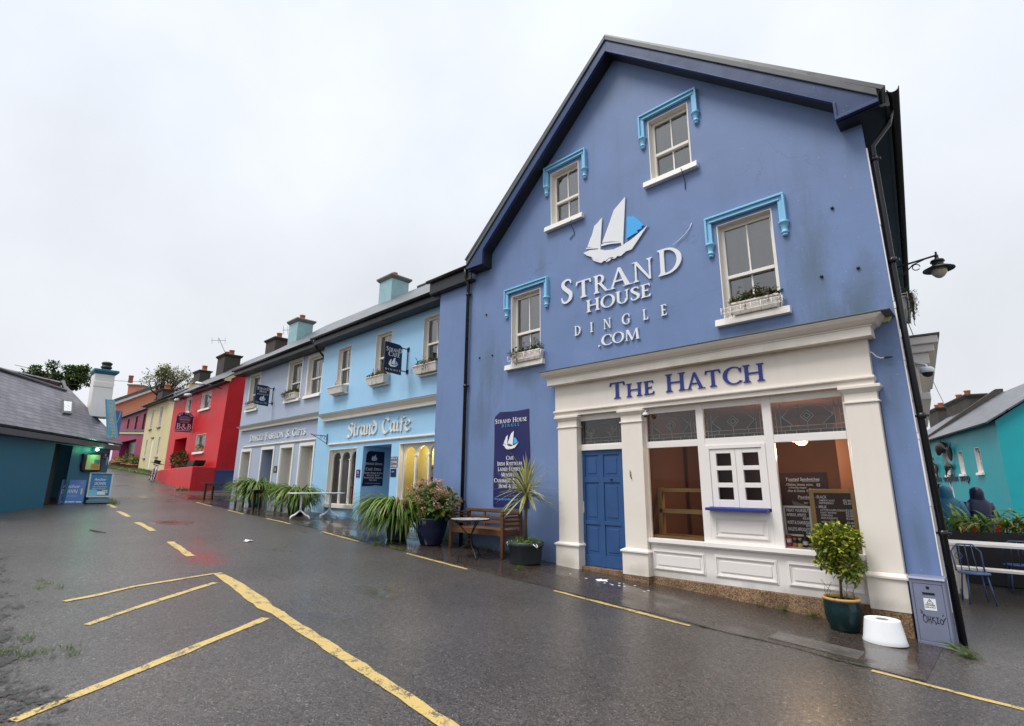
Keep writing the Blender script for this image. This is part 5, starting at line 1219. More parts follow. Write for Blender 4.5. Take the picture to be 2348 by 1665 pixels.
for a in yw: sash(yel, WY, *a, frame='white_paint', depth=.10, bars=0, sillw=.12, sillh=.08, curtain=[(0, 1, 0, 1)], sillmat='lead_grey')
b = MB(); b.fbox(WY, yd[0], yd[1], 2.3, 5.03, -.05, -.01); bevel(b.build('door', 'white_paint', yel), .01)
b = MB(); b.fbox(WY, -49.6, -48.85, 5.06, 5.12, -.01, .08); b.build('door_hood', 'lead_grey', yel)
chimney(yel, -48.9, -47.3, 4.6, 5.4, 8.6, 10.55, 'chimney_stone', 'chimney_stone', [(-47.7, 5.0, .2)], .45)
# ================================================================ magenta house, orange house
YM = 3.2; WM = wallF(YM)
mag = thing('magenta_house', (-60, YM, 3), 'magenta pink house with a dark doorway and plant pots at the top of the lane', 'house')
mw = [(-59.9+.0, -59.1, 6.45, 7.75), (-63.2, -62.4, 6.75, 7.75), (-57.0, -56.2, 6.25, 7.75)]
md = (-64.6, -58.3, 3.0, 5.55)
b = MB(); holed(WM, [(-68, 2.5), (-52.4, 2.5), (-52.4, 8.2), (-68, 8.2)], mw+[md], b)
b.add([(-64.6, YM+.5, 3), (-58.3, YM+.5, 3), (-58.3, YM+.5, 5.55), (-64.6, YM+.5, 5.55), (-64.6, YM, 3), (-58.3, YM, 3), (-58.3, YM, 5.55), (-64.6, YM, 5.55)], [(4, 0, 3, 7), (1, 5, 6, 2), (7, 3, 2, 6)])
b.build('wall', 'magenta_render', mag)
b = MB(); b.fbox(WM, md[0], md[1], 2.8, 5.6, -.55, -.5); bevel(b.build('garage_door', 'wood_dark', mag), .02)
for a in mw: sash(mag, WM, *a, frame='wood_bench', depth=.1, bars=0, curtain=[(0, 1, 0, 1)], sill=False)
b = MB(); b.prism(WM, [(-66.5, 6.72), (-55.0, 5.98), (-55.0, 6.18), (-66.5, 6.95)], -.01, .14); b.build('lead_band', 'soffit_black', mag)
b = MB(); b.prism(WM, [(-66.5, 6.52), (-55.0, 5.78), (-55.0, 5.96), (-66.5, 6.70)], -.01, .10); b.build('cream_band', 'yellow_render', mag)
roof_plane('roof', 'slate_dark', mag, (-68, YM-.3, 8.2), (-52.6, YM-.3, 8.2), (-52.6, 7, 9.6), (-68, 7, 9.6))
b = MB(); b.box(-68, -52.6, YM-.3, YM, 8.05, 8.15); b.build('eaves_board', 'lead_grey', mag)
chimney(mag, -58.9, -57.2, 4.4, 5.3, 8.6, 10.15, 'chimney_stone', 'chimney_stone', [(-57.9, 4.9, .25)], .55)
og = thing('orange_house', tuple(atd(*ZA(600, 500), 72)), 'tall orange gabled house with white bargeboards rising behind the magenta house', 'house')
def far(p, t): return atd(*ZA(*p), t)
FN = -V((FW.x, FW.y, 0)).normalized(); FU = V((FN.y*-1, FN.x, 0)) ; FU = Z.cross(FN).normalized()
FO = Fr(far((600, 600), 72), FU, Z, FN)
def fo(p):
    q = onP(*ZA(*p), FO.o, FO.N); d = q-FO.o; return (d.dot(FO.U), d.dot(FO.W))
b = MB(); b.prism(FO, [fo((395, 760)), fo((1000, 760)), fo((1000, 480)), fo((905, 425)), fo((838, 378)), fo((415, 525))], -6, 0); b.build('wall', 'orange_render', og)
b = MB(); b.prism(FO, [fo((408, 515)), fo((836, 372)), fo((842, 386)), fo((412, 540))], -.1, .35); b.prism(FO, [fo((836, 372)), fo((898, 412)), fo((890, 420)), fo((838, 386))], -.1, .35); b.build('bargeboard', 'white_paint', og)
b = MB(); b.prism(FO, [fo((405, 500)), fo((690, 402)), fo((836, 362)), fo((836, 372)), fo((408, 516))], -6.4, .5); b.prism(FO, [fo((836, 362)), fo((902, 405)), fo((898, 413)), fo((836, 372))], -6.4, .5); b.build('roof', 'slate_dark', og)
b = MB(); b.prism(FO, [fo((455, 488)), fo((470, 356)), fo((592, 362)), fo((580, 440))], -3, -1.2); ch = b.build('chimney', 'orange_render', og)
b = MB(); b.prism(FO, [fo((463, 362)), fo((465, 350)), fo((597, 356)), fo((595, 368))], -3.1, -1.1); b.build('chimney_cap', 'concrete', ch)
c = far((536, 352), 73.5); b = MB(); b.lathe(c, [(.3, 0), (.27, .8), (.32, .85), (.32, 1.0), (0, 1.0)], 12); b.build('chimney_pot', 'terracotta', ch)
# ================================================================ slate cottage on the left
cot = thing('slate_cottage', (-23.2, -4.8, .95), 'low teal cottage with a slate roof and white chimney on the left of the lane', 'house')
cd_ = V((-.857, .515, 0)).normalized(); cn = V((.515, .857, 0)).normalized()
eR = atd(*ZA(390, 862), 19.2); eL = eR - cd_*7.5; ez = eR.z
FCt = Fr((eR.x, eR.y, 0), cd_, Z, cn); ze = ez-.08
def fc(p, n=0):
    A0 = FCt.o+FCt.N*n; q = onP(*ZA(*p), A0, FCt.N); d = q-A0; return (d.dot(FCt.U), d.dot(FCt.W))
dx0, dx1 = fc((-140, 1000))[0], fc((62, 890))[0]
b = MB(); holed(FCt, [(-7.4, .6), (-.06, .6), (-.06, ze), (-7.4, ze)], [(dx1-1.0, dx1, .7, fc((60, 875))[1])], b)
dp = 4.6; bk = lambda u, v, n: FCt.p(u, v, -n)
b.poly([bk(-.06, .6, 0), bk(-.06, .6, dp), bk(-.06, ze, dp), bk(-.06, ze+2.0, dp/2), bk(-.06, ze, 0)])
b.poly([bk(-7.4, .6, dp), bk(-7.4, .6, 0), bk(-7.4, ze, 0), bk(-7.4, ze+2.0, dp/2), bk(-7.4, ze, dp)])
b.poly([bk(-.06, .6, dp), bk(-7.4, .6, dp), bk(-7.4, ze, dp), bk(-.06, ze, dp)])
b.build('wall', 'teal_render', cot)
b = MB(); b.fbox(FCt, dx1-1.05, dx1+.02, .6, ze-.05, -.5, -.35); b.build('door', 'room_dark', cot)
# roof slope: plane through the eaves leaning back
sl = V(cn*-1+Z*0.98).normalized(); rn = cd_.cross(sl).normalized(); A0 = FCt.p(0, ez+.02, .28)
def rf(p): return onP(*ZA(*p), A0, rn)
rR = rf((352, 470)); vR = rf((402, 848)); rT = max((rR-A0).dot(sl), (rf((120, 425))-A0).dot(sl))
e0, e1 = A0+cd_*.12, A0-cd_*7.6
rA, rB = rf((228, 432)), rf((-2, 421)); rT = (rA-A0).dot(sl); rB2 = rB-cd_*5.2
rP = [e1, e0, e0+sl*rT, rB, rB2]; b = MB(); b.quad_uv(rP, 0, [((q-e1).dot(cd_), (q-e1).dot(sl)) for q in rP]); nn_ = rn if rn.z > 0 else -rn; b.add([q-nn_*.07 for q in rP]+rP, [(4, 3, 2, 1, 0), (0, 1, 6, 5), (1, 2, 7, 6), (2, 3, 8, 7), (3, 4, 9, 8), (4, 0, 5, 9)]); b.build('roof', 'slate_cottage', cot)
sb = V(cn+Z*-.98).normalized(); r0, r1 = e0+sl*rT, rB2
sb = V(cn*-1-Z*.98).normalized(); roof_plane('roof', 'slate_cottage', cot, r0+sb*rT, r1+sb*rT*.8, r1, r0, .07)
b = MB(); b.tube([r1+Z*.02, rB+Z*.02, r0+Z*.02], .06, 8); b.build('ridge_tiles', 'plaque_purple' if False else 'slate_dark', cot)
b = MB(); b.fbox(FCt, -7.5, .02, ez-.22, ez-.06, .02, .27); bevel(b.build('fascia_board', 'lead_grey', cot), .01)
bq = lambda n: n
# skylight
q = [rf(p) for p in ((-30, 612), (42, 620), (52, 508), (-30, 500))]; b = MB(); nrm = -rn if rn.z < 0 else rn
b.hexa([p+nrm*.0 for p in q]+[p+nrm*.07 for p in q]); sk = b.build('skylight', 'lead_grey', cot); b = MB(); q2 = [p+nrm*.075 for p in (rf((-30, 598)), rf((30, 600)), rf((36, 522)), rf((-30, 515)))]; b.poly(q2); b.build('pane', 'white_plastic', sk)
# chimney on the right gable, square to the lane
xc = (r0-cd_*.75).x
pk = lambda p: (lambda q: (q.y, q.z))(onX(*ZA(*p), xc+.38))
Fk = Fr((xc, 0, 0), Y_, Z, X); (ua, zt), (ub, _) = pk((247, 272)), pk((416, 272)); (va, zb_), (vb, _) = pk((226, 470)), pk((396, 470))
b = MB(); b.frus(Fk, (va, vb, -.36, .40), (ua, ub, -.34, .38), zb_-.7, zt); b.fbox(Fk, ua+.0, ub-.01, pk((330, 392))[1], pk((330, 345))[1], .36, .405)
ch = b.build('chimney', 'white_paint', cot); bevel(ch, .02)
b = MB(); b.frus(Fk, (ua, ub, -.36, .40), (ua-.06, ub+.10, -.46, .48), zt, zt+.08); b.fbox(Fk, ua-.06, ub+.10, zt+.08, zt+.17, -.46, .48); bevel(b.build('chimney_cap', 'teal_render', ch), .015)
c = Fk.p((ua+ub)/2+.05, zt+.17, 0); b = MB(); b.lathe(c, [(.15, 0), (.14, .10), (.175, .12), (.175, .17), (.145, .19), (.15, .26), (.17, .28), (.17, .32), (.11, .36), (0, .37)], 14); b.build('chimney_pot', 'iron', ch)
# its signs, lamp and menu board
def wall_pts(pts, n=0.0): return [fc(p, n) for p in pts]
t = thing('wall_lantern', FCt.p(*fc((228, 880)), .1), 'small black wall lamp with a glowing green bulb on the teal cottage', 'lamp')
pu, pv = fc((228, 880)); b = MB(); b.tube([FCt.p(pu, pv+.06, 0), FCt.p(pu, pv+.06, .14)], .02, 8); b.lathe(FCt.p(pu, pv-.05, .14), [(.03, .12), (.055, .06), (.05, 0)], 12); b.build('bracket', 'iron', t)
b = MB(); b.lathe(FCt.p(pu, pv-.16, .14), [(0, 0), (.04, .02), (.055, .06), (.03, .11)], 12); b.build('bulb', 'green_bulb', t)
ld = bpy.data.lights.new('green_glow', 'POINT'); ld.energy = 5; ld.color = (.15, 1, .5); ld.shadow_soft_size = .05
lo = bpy.data.objects.new('green_glow', ld); COL.objects.link(lo); lo.location = FCt.p(pu, pv-.12, .30); lo.parent = t; lo.location = V(lo.location)-OFF[t.name]
t = thing('menu_board', FCt.p(*fc((200, 1090)), 0), 'black wavy framed menu board with a lime green menu on the teal cottage', 'notice')
fr_ = wall_pts([(140, 940), (180, 930), (275, 930), (288, 945), (285, 1040), (275, 1080), (245, 1092), (140, 1090), (118, 1075), (120, 1030), (135, 980)]); b = MB(); b.prism(FCt, fr_, .0, .06); bevel(b.build('frame', 'iron', t), .012)
b = MB(); b.prism(FCt, wall_pts([(165, 948), (272, 950), (262, 1072), (143, 1070)]), .06, .066, 0); b.prism(FCt, wall_pts([(222, 988), (266, 990), (262, 1028), (218, 1026)]), .066, .069, 2); b.prism(FCt, wall_pts([(196, 1020), (258, 1026), (255, 1064), (190, 1060)]), .069, .072, 1)
b.build('print', ['menu_green', 'orange_card', 'slate_card'], t)
q = wall_pts([(298, 938), (362, 936), (352, 988), (294, 986)]); t = thing('plaque', FCt.p(*q[3], 0), 'purple rectangular plaque on the right end of the teal cottage', 'plaque'); b = MB(); b.prism(FCt, q, .0, .02); b.build('board', 'plaque_purple', t)
cx_, cy_ = (q[0][0]+q[1][0])/2, (q[0][1]+q[2][1])/2
b = MB(); b.prism(FCt, [(cx_-.05, cy_+.03), (cx_, cy_), (cx_+.05, cy_+.03), (cx_+.03, cy_+.09), (cx_-.03, cy_+.09)], .02, .022); plain(b, FCt, 'FAILTE', cx_-.15, cx_+.15, cy_-.05, .035, .02, .022); b.build('print', 'letter_white', t)
def vsign(pts, off, mat, label, txt=None):
    """upright board fixed to the gable end, seen from the lane"""
    A0 = FCt.p(off, 0, .30); q = [onP(*ZA(*p), A0, FCt.N) for p in pts]
    t = thing('vertical_sign', q[3], label, 'sign')
    Fv = Fr(A0, FCt.U, Z, FCt.N); uv = [((k-A0).dot(Fv.U), (k-A0).dot(Fv.W)) for k in q]
    b = MB(); b.prism(Fv, uv, -.05, .0); bevel(b.build('board', mat, t), .006)
    return t, Fv, uv
t, Fv, uv = vsign(((342, 488), (408, 492), (438, 808), (356, 806)), .0, 'board_cyan', 'narrow pale blue vertical sign reading ANCHOR DOWN in yellow letters')
b = MB(); n = 11
for i, ch_ in enumerate('ANCHOR-DOWN'):
    f0 = (i+.18)/n; f1 = (i+.86)/n
    lt = [uv[0][j]+(uv[3][j]-uv[0][j])*f1 for j in (0, 1)]; rt_ = [uv[1][j]+(uv[2][j]-uv[1][j])*f1 for j in (0, 1)]
    hh = (uv[0][1]-uv[3][1])*(f1-f0); ww = rt_[0]-lt[0]
    if ch_ == '-': b.prism(Fv, [(lt[0]+ww*.3, lt[1]+hh*.3), (lt[0]+ww*.7, lt[1]+hh*.3), (lt[0]+ww*.6, lt[1]+hh*.8), (lt[0]+ww*.4, lt[1]+hh*.8)], 0, .003); continue
    plain(b, Fv, ch_, lt[0]+ww*.26, lt[0]+ww*.74, lt[1], hh, 0, .003, bold=.03)
b.build('print', 'sign_yellow', t)
A0 = FCt.p(.12, 0, .1)
q = [onP(*ZA(*p), A0, FCt.N) for p in ((412, 580), (475, 590), (440, 800), (412, 800))]
t = thing('vertical_sign', q[3], 'blue sign board with white boat behind the narrow yellow lettered sign', 'sign')
Fv = Fr(A0, FCt.U, Z, FCt.N); uv = [((k-A0).dot(Fv.U), (k-A0).dot(Fv.W)) for k in q]
b = MB(); b.prism(Fv, uv, -.06, .0); b.build('board', 'board_blue', t)
b = MB(); plain(b, Fv, 'or', uv[0][0]+.08, uv[0][0]+.40, uv[0][1]-1.42, .2, 0, .003); plain(b, Fv, 'N', uv[0][0]+.05, uv[0][0]+.27, uv[0][1]-1.95, .3, 0, .003); b.strip(Fv, [(uv[0][0]+.1+.06*k, uv[0][1]-.65+.015*k*k) for k in range(7)], [(uv[0][0]+.1+.06*k, uv[0][1]-.70+.02*k*k) for k in range(7)], 0, .003); b.build('print', 'letter_white', t)
# ================================================================ turquoise shop down the side street
td = V((-.31, .95, 0)).normalized(); tn = V((-td.y, td.x, 0)); tn = tn if tn.dot(CAM-atd(*ZD(500, 900), 27)) > 0 else -tn
tu = Z.cross(tn).normalized()
T0 = atd(*ZD(500, 1000), 27); FT = Fr((T0.x, T0.y, 0), tu, Z, tn)
def ft(p, n=0):
    A0 = FT.o+FT.N*n; q = onP(*ZD(*p), A0, FT.N); d = q-A0; return (d.dot(FT.U), d.dot(FT.W))
tq = thing('turquoise_shop', FT.p(0, -.3), 'turquoise two storey shop with slate roof down the side street', 'house')
ul, uR = ft((-250, 800))[0], ft((1500, 500))[0]; ze = ft((225, 735))[1]
def win_of(tl, br): a, c = ft(tl), ft(br); return (a[0], c[0], c[1], a[1])
tw = [win_of((510, 985), (650, 1370)), win_of((280, 1005), (375, 1380))]
tw2 = win_of((628, 1525), (745, 1900)); td_ = win_of((380, 1540), (540, 1990))
step = tw[0][0]-tw[1][0]
tw += [(tw[0][0]+step*1.0, tw[0][1]+step*1.0, tw[0][2], tw[0][3]), (tw[0][0]+step*2, tw[0][1]+step*2, tw[0][2], tw[0][3])]
b = MB(); holed(FT, [(ul, -1.2), (uR, -1.2), (uR, ze), (ul, ze)], tw+[tw2, td_], b)
b.add([FT.p(ul, -1.2), FT.p(ul, -1.2, -7), FT.p(ul, ze, -7), FT.p(ul, ze), FT.p(uR, -1.2), FT.p(uR, -1.2, -7), FT.p(uR, ze, -7), FT.p(uR, ze), FT.p(ul, ze+2.4, -3.5), FT.p(uR, ze+2.4, -3.5)], [(1, 0, 3, 2), (4, 5, 6, 7), (5, 1, 2, 6), (2, 3, 8), (7, 6, 9)])
b.build('wall', 'turquoise_render', tq)
roof_plane('roof', 'slate_grey', tq, FT.p(ul-.1, ze-.06, .35), FT.p(uR+.2, ze-.06, .35), FT.p(uR+.2, ze+2.4, -3.4), FT.p(ul-.1, ze+2.4, -3.4))
roof_plane('roof', 'slate_grey', tq, FT.p(uR+.2, ze, -7.2), FT.p(ul-.1, ze, -7.2), FT.p(ul-.1, ze+2.4, -3.4), FT.p(uR+.2, ze+2.4, -3.4))
um = ft((230, 600))[0]
b = MB(); b.frus(Fr(FT.p(um, 0), FT.U, Z, FT.N), (-.16, .16, -3.5, .36), (-.16, .16, -3.5, -3.2), ze+.02, ze+2.62); b.build('parapet', 'chimney_stone', tq)
for a in tw: sash(tq, FT, *a, frame='white_paint', depth=.12, bars=0, curtain=[(0, 1, 0, 1)], sillw=.06)
sash(tq, FT, *tw2, frame='white_paint', depth=.1, bars=0, curtain=[(0, 1, .4, 1)], sillw=.06); 
b = MB(); b.fbox(FT, td_[0], td_[1], td_[2]-.3, td_[3], -.2, -.12); b.build('door', 'white_paint', tq)
def tchim(p0, p1, zb, zt, n):
    a = ft(p0, n)[0]; c = ft(p1, n)[0]; b = MB(); b.fbox(FT, a, c, zb, zt, n-.9, n); o = b.build('chimney', 'chimney_stone', tq); bevel(o, .03)
    b = MB(); b.frus(FT, (a-.02, c+.02, n-.92, n+.02), (a-.12, c+.12, n-1.0, n+.1), zt-.02, zt+.14); b.fbox(FT, a-.1, c+.1, zt+.14, zt+.22, n-1.0, n+.08); b.build('chimney_cap', 'chimney_stone', o)
    for k in (.3, .7):
        b = MB(); b.lathe(FT.p(a+(c-a)*k, zt+.22, n-.45), [(.16, 0), (.14, .3), (.17, .34), (.17, .4), (0, .4)], 12); b.build('chimney_pot', 'terracotta', o)
tchim((570, 200), (980, 200), ze+1.2, ft((600, 95), -2.6)[1], -2.6)
tchim((225, 250), (410, 250), ze+1.2, ft((300, 215), -3.2)[1], -3.2)
t = thing('shop_lettering', FT.p(*ft((390, 1500)), .03), 'dark tall lettering reading the dolphin shop on the turquoise wall', 'sign')
b = MB(); a = ft((390, 1500)); c = ft((1020, 1500)); wd_ = c[0]-a[0]; b = None
for tx, f0, f1 in (('the', 0, .19), ('dolphin', .26, .69), ('shop', .76, 1)):
    b = MB(); plain(b, Fr(FT.p(0, 0, .005), FT.U, FT.W, FT.N), tx, a[0]+wd_*f0, a[0]+wd_*f1, a[1]-.02, .38, 0, .03); b.build('lettering', 'sign_navy', t)
def dolphin(p, size, rot, label, flip=1):
    u, v = ft(p); t = thing('dolphin_sculpture', FT.p(u, v, .08), label, 'sculpture', 'dolphin sculptures on the turquoise wall')
    b = MB(); pts = []; rs = []
    for k in range(13):
        s_ = k/12; x = (s_-.5)*size; y = .22*size*math.sin(math.pi*s_)-.1*size
        c0, s0 = math.cos(rot), math.sin(rot); xx, yy = (x*c0-y*s0)*flip, x*s0+y*c0
        pts.append(FT.p(u+xx, v+yy, .16)); rs.append(size*(.02+.125*math.sin(math.pi*min(1, s_*1.12+.02))**.8) if s_ < .9 else size*.03)
    b.tube(pts, rs, 10)
    def fin(i, du, dv, w_):
        q = pts[i]; e = q+FT.U*(du*flip*size)+Z*(dv*size); sd = (pts[min(i+1, 12)]-pts[i-1]).normalized()*w_*size
        b.hexa([q-sd-FT.N*.02, q+sd-FT.N*.02, q+sd+FT.N*.02, q-sd+FT.N*.02, e-sd*.2-FT.N*.012, e+sd*.2-FT.N*.012, e+sd*.2+FT.N*.012, e-sd*.2+FT.N*.012])
    fin(5, .05, .24, .09); fin(3, .02, -.2, .06); fin(12, .12, .12, .05); fin(12, .14, -.1, .05)
    b.build('body', 'bronze', t)
dolphin((560, 900), 1.55, .1, 'largest dark dolphin sculpture leaping over the turquoise shop window')
dolphin((420, 1270), 1.0, -.75, 'dark dolphin sculpture diving left of the turquoise shop window')
dolphin((680, 1260), 1.0, -.35, 'dark dolphin sculpture crossing the lower sash of the turquoise shop window', -1)
dolphin((715, 950), .8, 1.3, 'dark dolphin sculpture with raised tail right of the turquoise shop window')
dolphin((375, 1080), .45, -.2, 'smallest dark dolphin sculpture beside the left turquoise shop window')

# ================================================================ window boxes
def window_box(cx, y0, u0, u1, z0, z1, label, seed, railing=None, trail=0, moss=0, n=90, taper=.03, stalks=6, mat='cream_trim', F=None, rim=True):
    F = F or wallF(0); rnd = random.Random(seed)
    t = thing('window_box', F.p((u0+u1)/2, z0, .1), label, 'window box', 'window boxes with plants')
    dpt0, dpt1 = y0
    b = MB(); b.frus(F, (u0+taper, u1-taper, dpt0, dpt1-taper), (u0, u1, dpt0, dpt1), z0, z1-.03)
    if rim: b.fbox(F, u0-.015, u1+.015, z1-.03, z1, dpt0, dpt1+.015)
    bevel(b.build('box', mat, t), .004)
    b = MB(); b.fbox(F, u0+.02, u1-.02, z1-.005, z1+.008, dpt0+.02, dpt1-.01); b.build('soil', 'soil', t)
    b = MB(); st = MB()
    for _ in range(stalks):
        p = F.p(rnd.uniform(u0+.05, u1-.05), z1, (dpt0+dpt1)/2); hh = rnd.uniform(.10, .28)
        q = p+V((rnd.uniform(-.12, .12), rnd.uniform(-.05, .03), hh)); st.tube([p, (p+q)/2+V((rnd.uniform(-.03, .03), 0, .02)), q], .004, 5)
        for k in range(9):
            r_ = p.lerp(q, rnd.uniform(.35, 1.05)); b.leaf(r_, V((rnd.uniform(-1, 1), rnd.uniform(-1, 1), rnd.uniform(-.3, .8))), Z, rnd.uniform(.03, .06), rnd.uniform(.02, .03), 0)
    for _ in range(int(n*2.2)):
        p = F.p(rnd.uniform(u0, u1), z1+rnd.uniform(-.01, .15)*rnd.random(), rnd.uniform(dpt0, dpt1)); b.leaf(p, V((rnd.uniform(-1, 1), rnd.uniform(-1, .6), rnd.uniform(-.1, 1))), Z, rnd.uniform(.06, .12), rnd.uniform(.03, .055), 0, .3)
    for _ in range(trail):
        uu = rnd.uniform(u0, u1); p = F.p(uu, z1+.02, dpt1); L = rnd.uniform(.15, .34); q = [p, p+F.N*.05+Z*.0, p+F.N*.07-Z*L*.5, p+F.N*.05-Z*L+F.U*rnd.uniform(-.05, .05)]
        st.tube(q, .003, 5)
        for k in range(7): r_ = q[2].lerp(q[3], rnd.random()); b.leaf(r_, V((rnd.uniform(-1, 1), rnd.uniform(-1, 0), rnd.uniform(-1, .4))), Z, .035, .018)
    if moss:
        for _ in range(moss*220):
            uu = u0+(u1-u0)*(abs(rnd.gauss(0, .27)) if moss < 3 else rnd.random()); zz_ = z1+.05-abs(rnd.gauss(0, .09)); p = F.p(uu-.06, zz_, dpt1+abs(rnd.gauss(0, .05))); b.leaf(p, V((rnd.uniform(-1, 1), rnd.uniform(-1, .2), rnd.uniform(-1, .7))), Z, .05, .010)
    b.build('foliage', 'leaf_window', t)
    if st.v: st.build('stems', 'bark', t)
    if railing:
        a, c, r0, r1, nn = railing; b = MB(); B_ = lambda u, v: F.p(u, v, nn)
        for v in (r0+.02, r1-.02): b.tube([B_(a, v), B_(c, v)], .006, 6)
        k = 7
        for i in range(k):
            uu = a+(c-a)*i/(k-1); b.tube([B_(uu, r0-.03), B_(uu, r1+.0)], .006, 6)
        for i in range(k-1):
            um = a+(c-a)*(i+.5)/(k-1)
            for s_ in (1, -1):
                for w_ in (1, -1):
                    vc = (r0+r1)/2+w_*.032
                    b.tube([B_(um+s_*(.004+.017*(1-math.cos(x*.75))), vc+w_*(.017*math.sin(x*.75))) for x in range(8)], .005, 5)
        b.tube([B_(a, r1-.02), F.p(a, r1-.02, -.02)], .006, 6); b.tube([B_(c, r1-.02), F.p(c, r1-.02, -.02)], .006, 6)
        b.build('railing', 'white_paint', t)
    return t
window_box(0, (-.06, .15), -7.64, -6.84, 4.20, 4.40, 'cream window box with iron scrolls and mossy tuft under the lower left gable window', 11, (-7.72, -6.77, 4.22, 4.36, .185), 2, 1, 60, stalks=9)
window_box(0, (-.06, .15), -2.90, -2.20, 4.235, 4.425, 'cream window box with white iron scrolls under the window above the shop sign', 12, (-3.03, -2.13, 4.25, 4.37, .185), 2, 0, 110, stalks=14)
window_box(0, (-.02, .24), -16.42, -15.46, 4.53, 4.77, 'nearly bare cream window box under the left cafe window', 13, None, 0, 0, 6, .05, 1, F=WC)
window_box(0, (-.02, .24), -14.03, -13.06, 4.54, 4.78, 'cream window box with bushy plants beside the STRAND CAFE hanging sign', 14, None, 2, 0, 120, .05, 8, F=WC)
window_box(0, (-.02, .24), -11.63, -10.62, 4.55, 4.78, 'cream window box with dead trailing stems next to the gable house corner', 15, None, 9, 0, 70, .05, 9, F=WC)
for a in cw:
    b = MB(); b.fbox(WC, a[0]-.02, a[1]+.02, a[2]-.32, a[2]-.285, -.02, .10); bevel(b.build('sill', 'cream_trim', cafe), .004)
window_box(0, (-.05, .17), -24.55, -23.47, 4.81, 5.0, 'cream window box with low plants behind the TIG NA TRA hanging sign', 16, None, 0, 0, 90, .04, 4, F=WS)
window_box(0, (-.05, .17), -20.52, -19.5, 4.81, 5.03, 'cream window box with leggy brown plants on the grey blue shop', 17, None, 3, 2, 120, .04, 16, F=WS)

# ================================================================ pavement furniture and plants
def G(x, y=0): return H(x)+.004
t = thing('garden_bench', (-8.15, -.36, G(-8.15)), 'brown slatted wooden garden bench against the blue gable wall', 'bench')
xl, xr, yf, yb = -8.93, -7.40, -.60, -.10; zs = .745
b = MB()
def leg(x, y, zt): b = MB(); b.box(x-.033, x+.033, y-.033, y+.033, G(x), zt); bevel(b.build('leg', 'wood_bench', t), .006)
leg(xl, yf, 1.07); leg(xr, yf, 1.07); leg(xl, yb, 1.12); leg(xr, yb, 1.12)
b = MB()
for k in range(5): y = yf-.02+k*.098; b.box(xl+.02, xr-.02, y, y+.085, zs, zs+.025)
bevel(b.build('seat', 'wood_bench', t), .004)
b = MB(); b.box(xl+.033, xr-.033, yf-.02, yf+.015, zs-.09, zs-.001); b.box(xl-.01, xl+.03, yf+.033, yb-.033, zs-.09, zs-.001); b.box(xr-.03, xr+.01, yf+.033, yb-.033, zs-.09, zs-.001); b.box(xl+.033, xr-.033, yb-.0, yb+.03, zs-.09, zs-.001); bevel(b.build('apron', 'wood_bench', t), .004)
b = MB()
for z in (.84, .93): b.box(xl+.033, xr-.033, yb-.012, yb+.012, z, z+.05)
b.box(xl+.033, xr-.033, yb-.02, yb+.02, 1.06, 1.13)
for x in (xl+.5, xr-.5): b.box(x-.03, x+.03, yb-.014, yb+.014, zs, 1.06)
b.prism(Fr((0, yb, 0)), [(xl, 1.10), (xl+.5, 1.135), (xr-.5, 1.135), (xr, 1.10), (xr, 1.075), (xl, 1.075)], -.025, .03); bevel(b.build('backrest', 'wood_bench', t), .004)
for x in (xl, xr):
    b = MB(); b.box(x-.04, x+.04, yf-.05, yb-.033, 1.045, 1.075) if x == xl else b.box(x-.04, x+.04, yf-.05, yb-.033, 1.045, 1.075)
    for z in (.82, .90, .98): b.box(x-.01, x+.01, yf+.033, yb-.033, z, z+.04)
    bevel(b.build('armrest', 'wood_bench', t), .005)
t = thing('bistro_table', (-7.87, -1.02, G(-7.87)), 'round mosaic topped bistro table with curved black iron legs', 'table')
c = V((-7.87, -1.02, .955)); b = MB(); rr = [0, .10, .115, .19, .205, .27, .285, .37, .385]
for i in range(len(rr)-1): b.lathe(c, [(rr[i], .0251), (rr[i+1], .0251)], 36, 1 if i % 2 else 0)
b.lathe(c, [(.385, .025), (.392, .018), (.392, .004), (.38, 0), (0, 0)], 36, 1); b.build('top', ['mosaic', 'iron'], t)
for k in range(3):
    a = R(100+120*k); d = V((math.cos(a), math.sin(a), 0)); g = G(-7.87)-.002; b = MB()
    b.tube([c+d*.30-Z*.01, c+d*.22-Z*.08, c+d*.07-Z*.24, c+d*.035-Z*.36, c+d*.09-Z*.47, V((c.x, c.y, g))+d*.24+Z*.12, V((c.x, c.y, g))+d*.31+Z*.03, V((c.x, c.y, g))+d*.34+Z*.008], .011, 8); b.build('leg', 'iron', t)
b = MB(); b.lathe(c-Z*.36, [(.045, -.01), (.055, 0), (.045, .01)], 16); b.build('ring', 'iron', t)
def pot(t, c, prof, mat, rim=None, soil=None, seg=32):
    b = MB(); b.lathe(c, prof, seg); b.build('pot', mat, t)
    b = MB(); b.lathe(c, [(soil[0], soil[1]-.02), (soil[0]*.6, soil[1]+.01), (0, soil[1]+.02)], 20); b.build('soil', 'soil', t)
    if rim: b = MB(); b.lathe(c, rim, seg); b.build('rim', 'wood_frame', t)
t = thing('cordyline_plant', (-6.87, -.52, G(-6.87)), 'spiky yellow striped cordyline in a round grey tub beside the cream pilaster', 'potted plant')
c = V((-6.87, -.52, G(-6.87)))
pot(t, c, [(0, 0), (.27, 0), (.285, .02), (.31, .30), (.335, .31), (.335, .38), (.315, .385), (.30, .34), (0, .33)], 'pot_grey', None, (.30, .34))
for a in (R(-20), R(200)):
    p = c+V((math.cos(a)*.335, math.sin(a)*.335, .36)); b = MB(); b.tube([p+V((0, -.04, 0)), p+V((math.cos(a)*.05, -.03, -.03)), p+V((math.cos(a)*.055, 0, -.06)), p+V((math.cos(a)*.05, .03, -.03)), p+V((0, .04, 0))], .010, 6); b.build('handle', 'white_plastic', t)
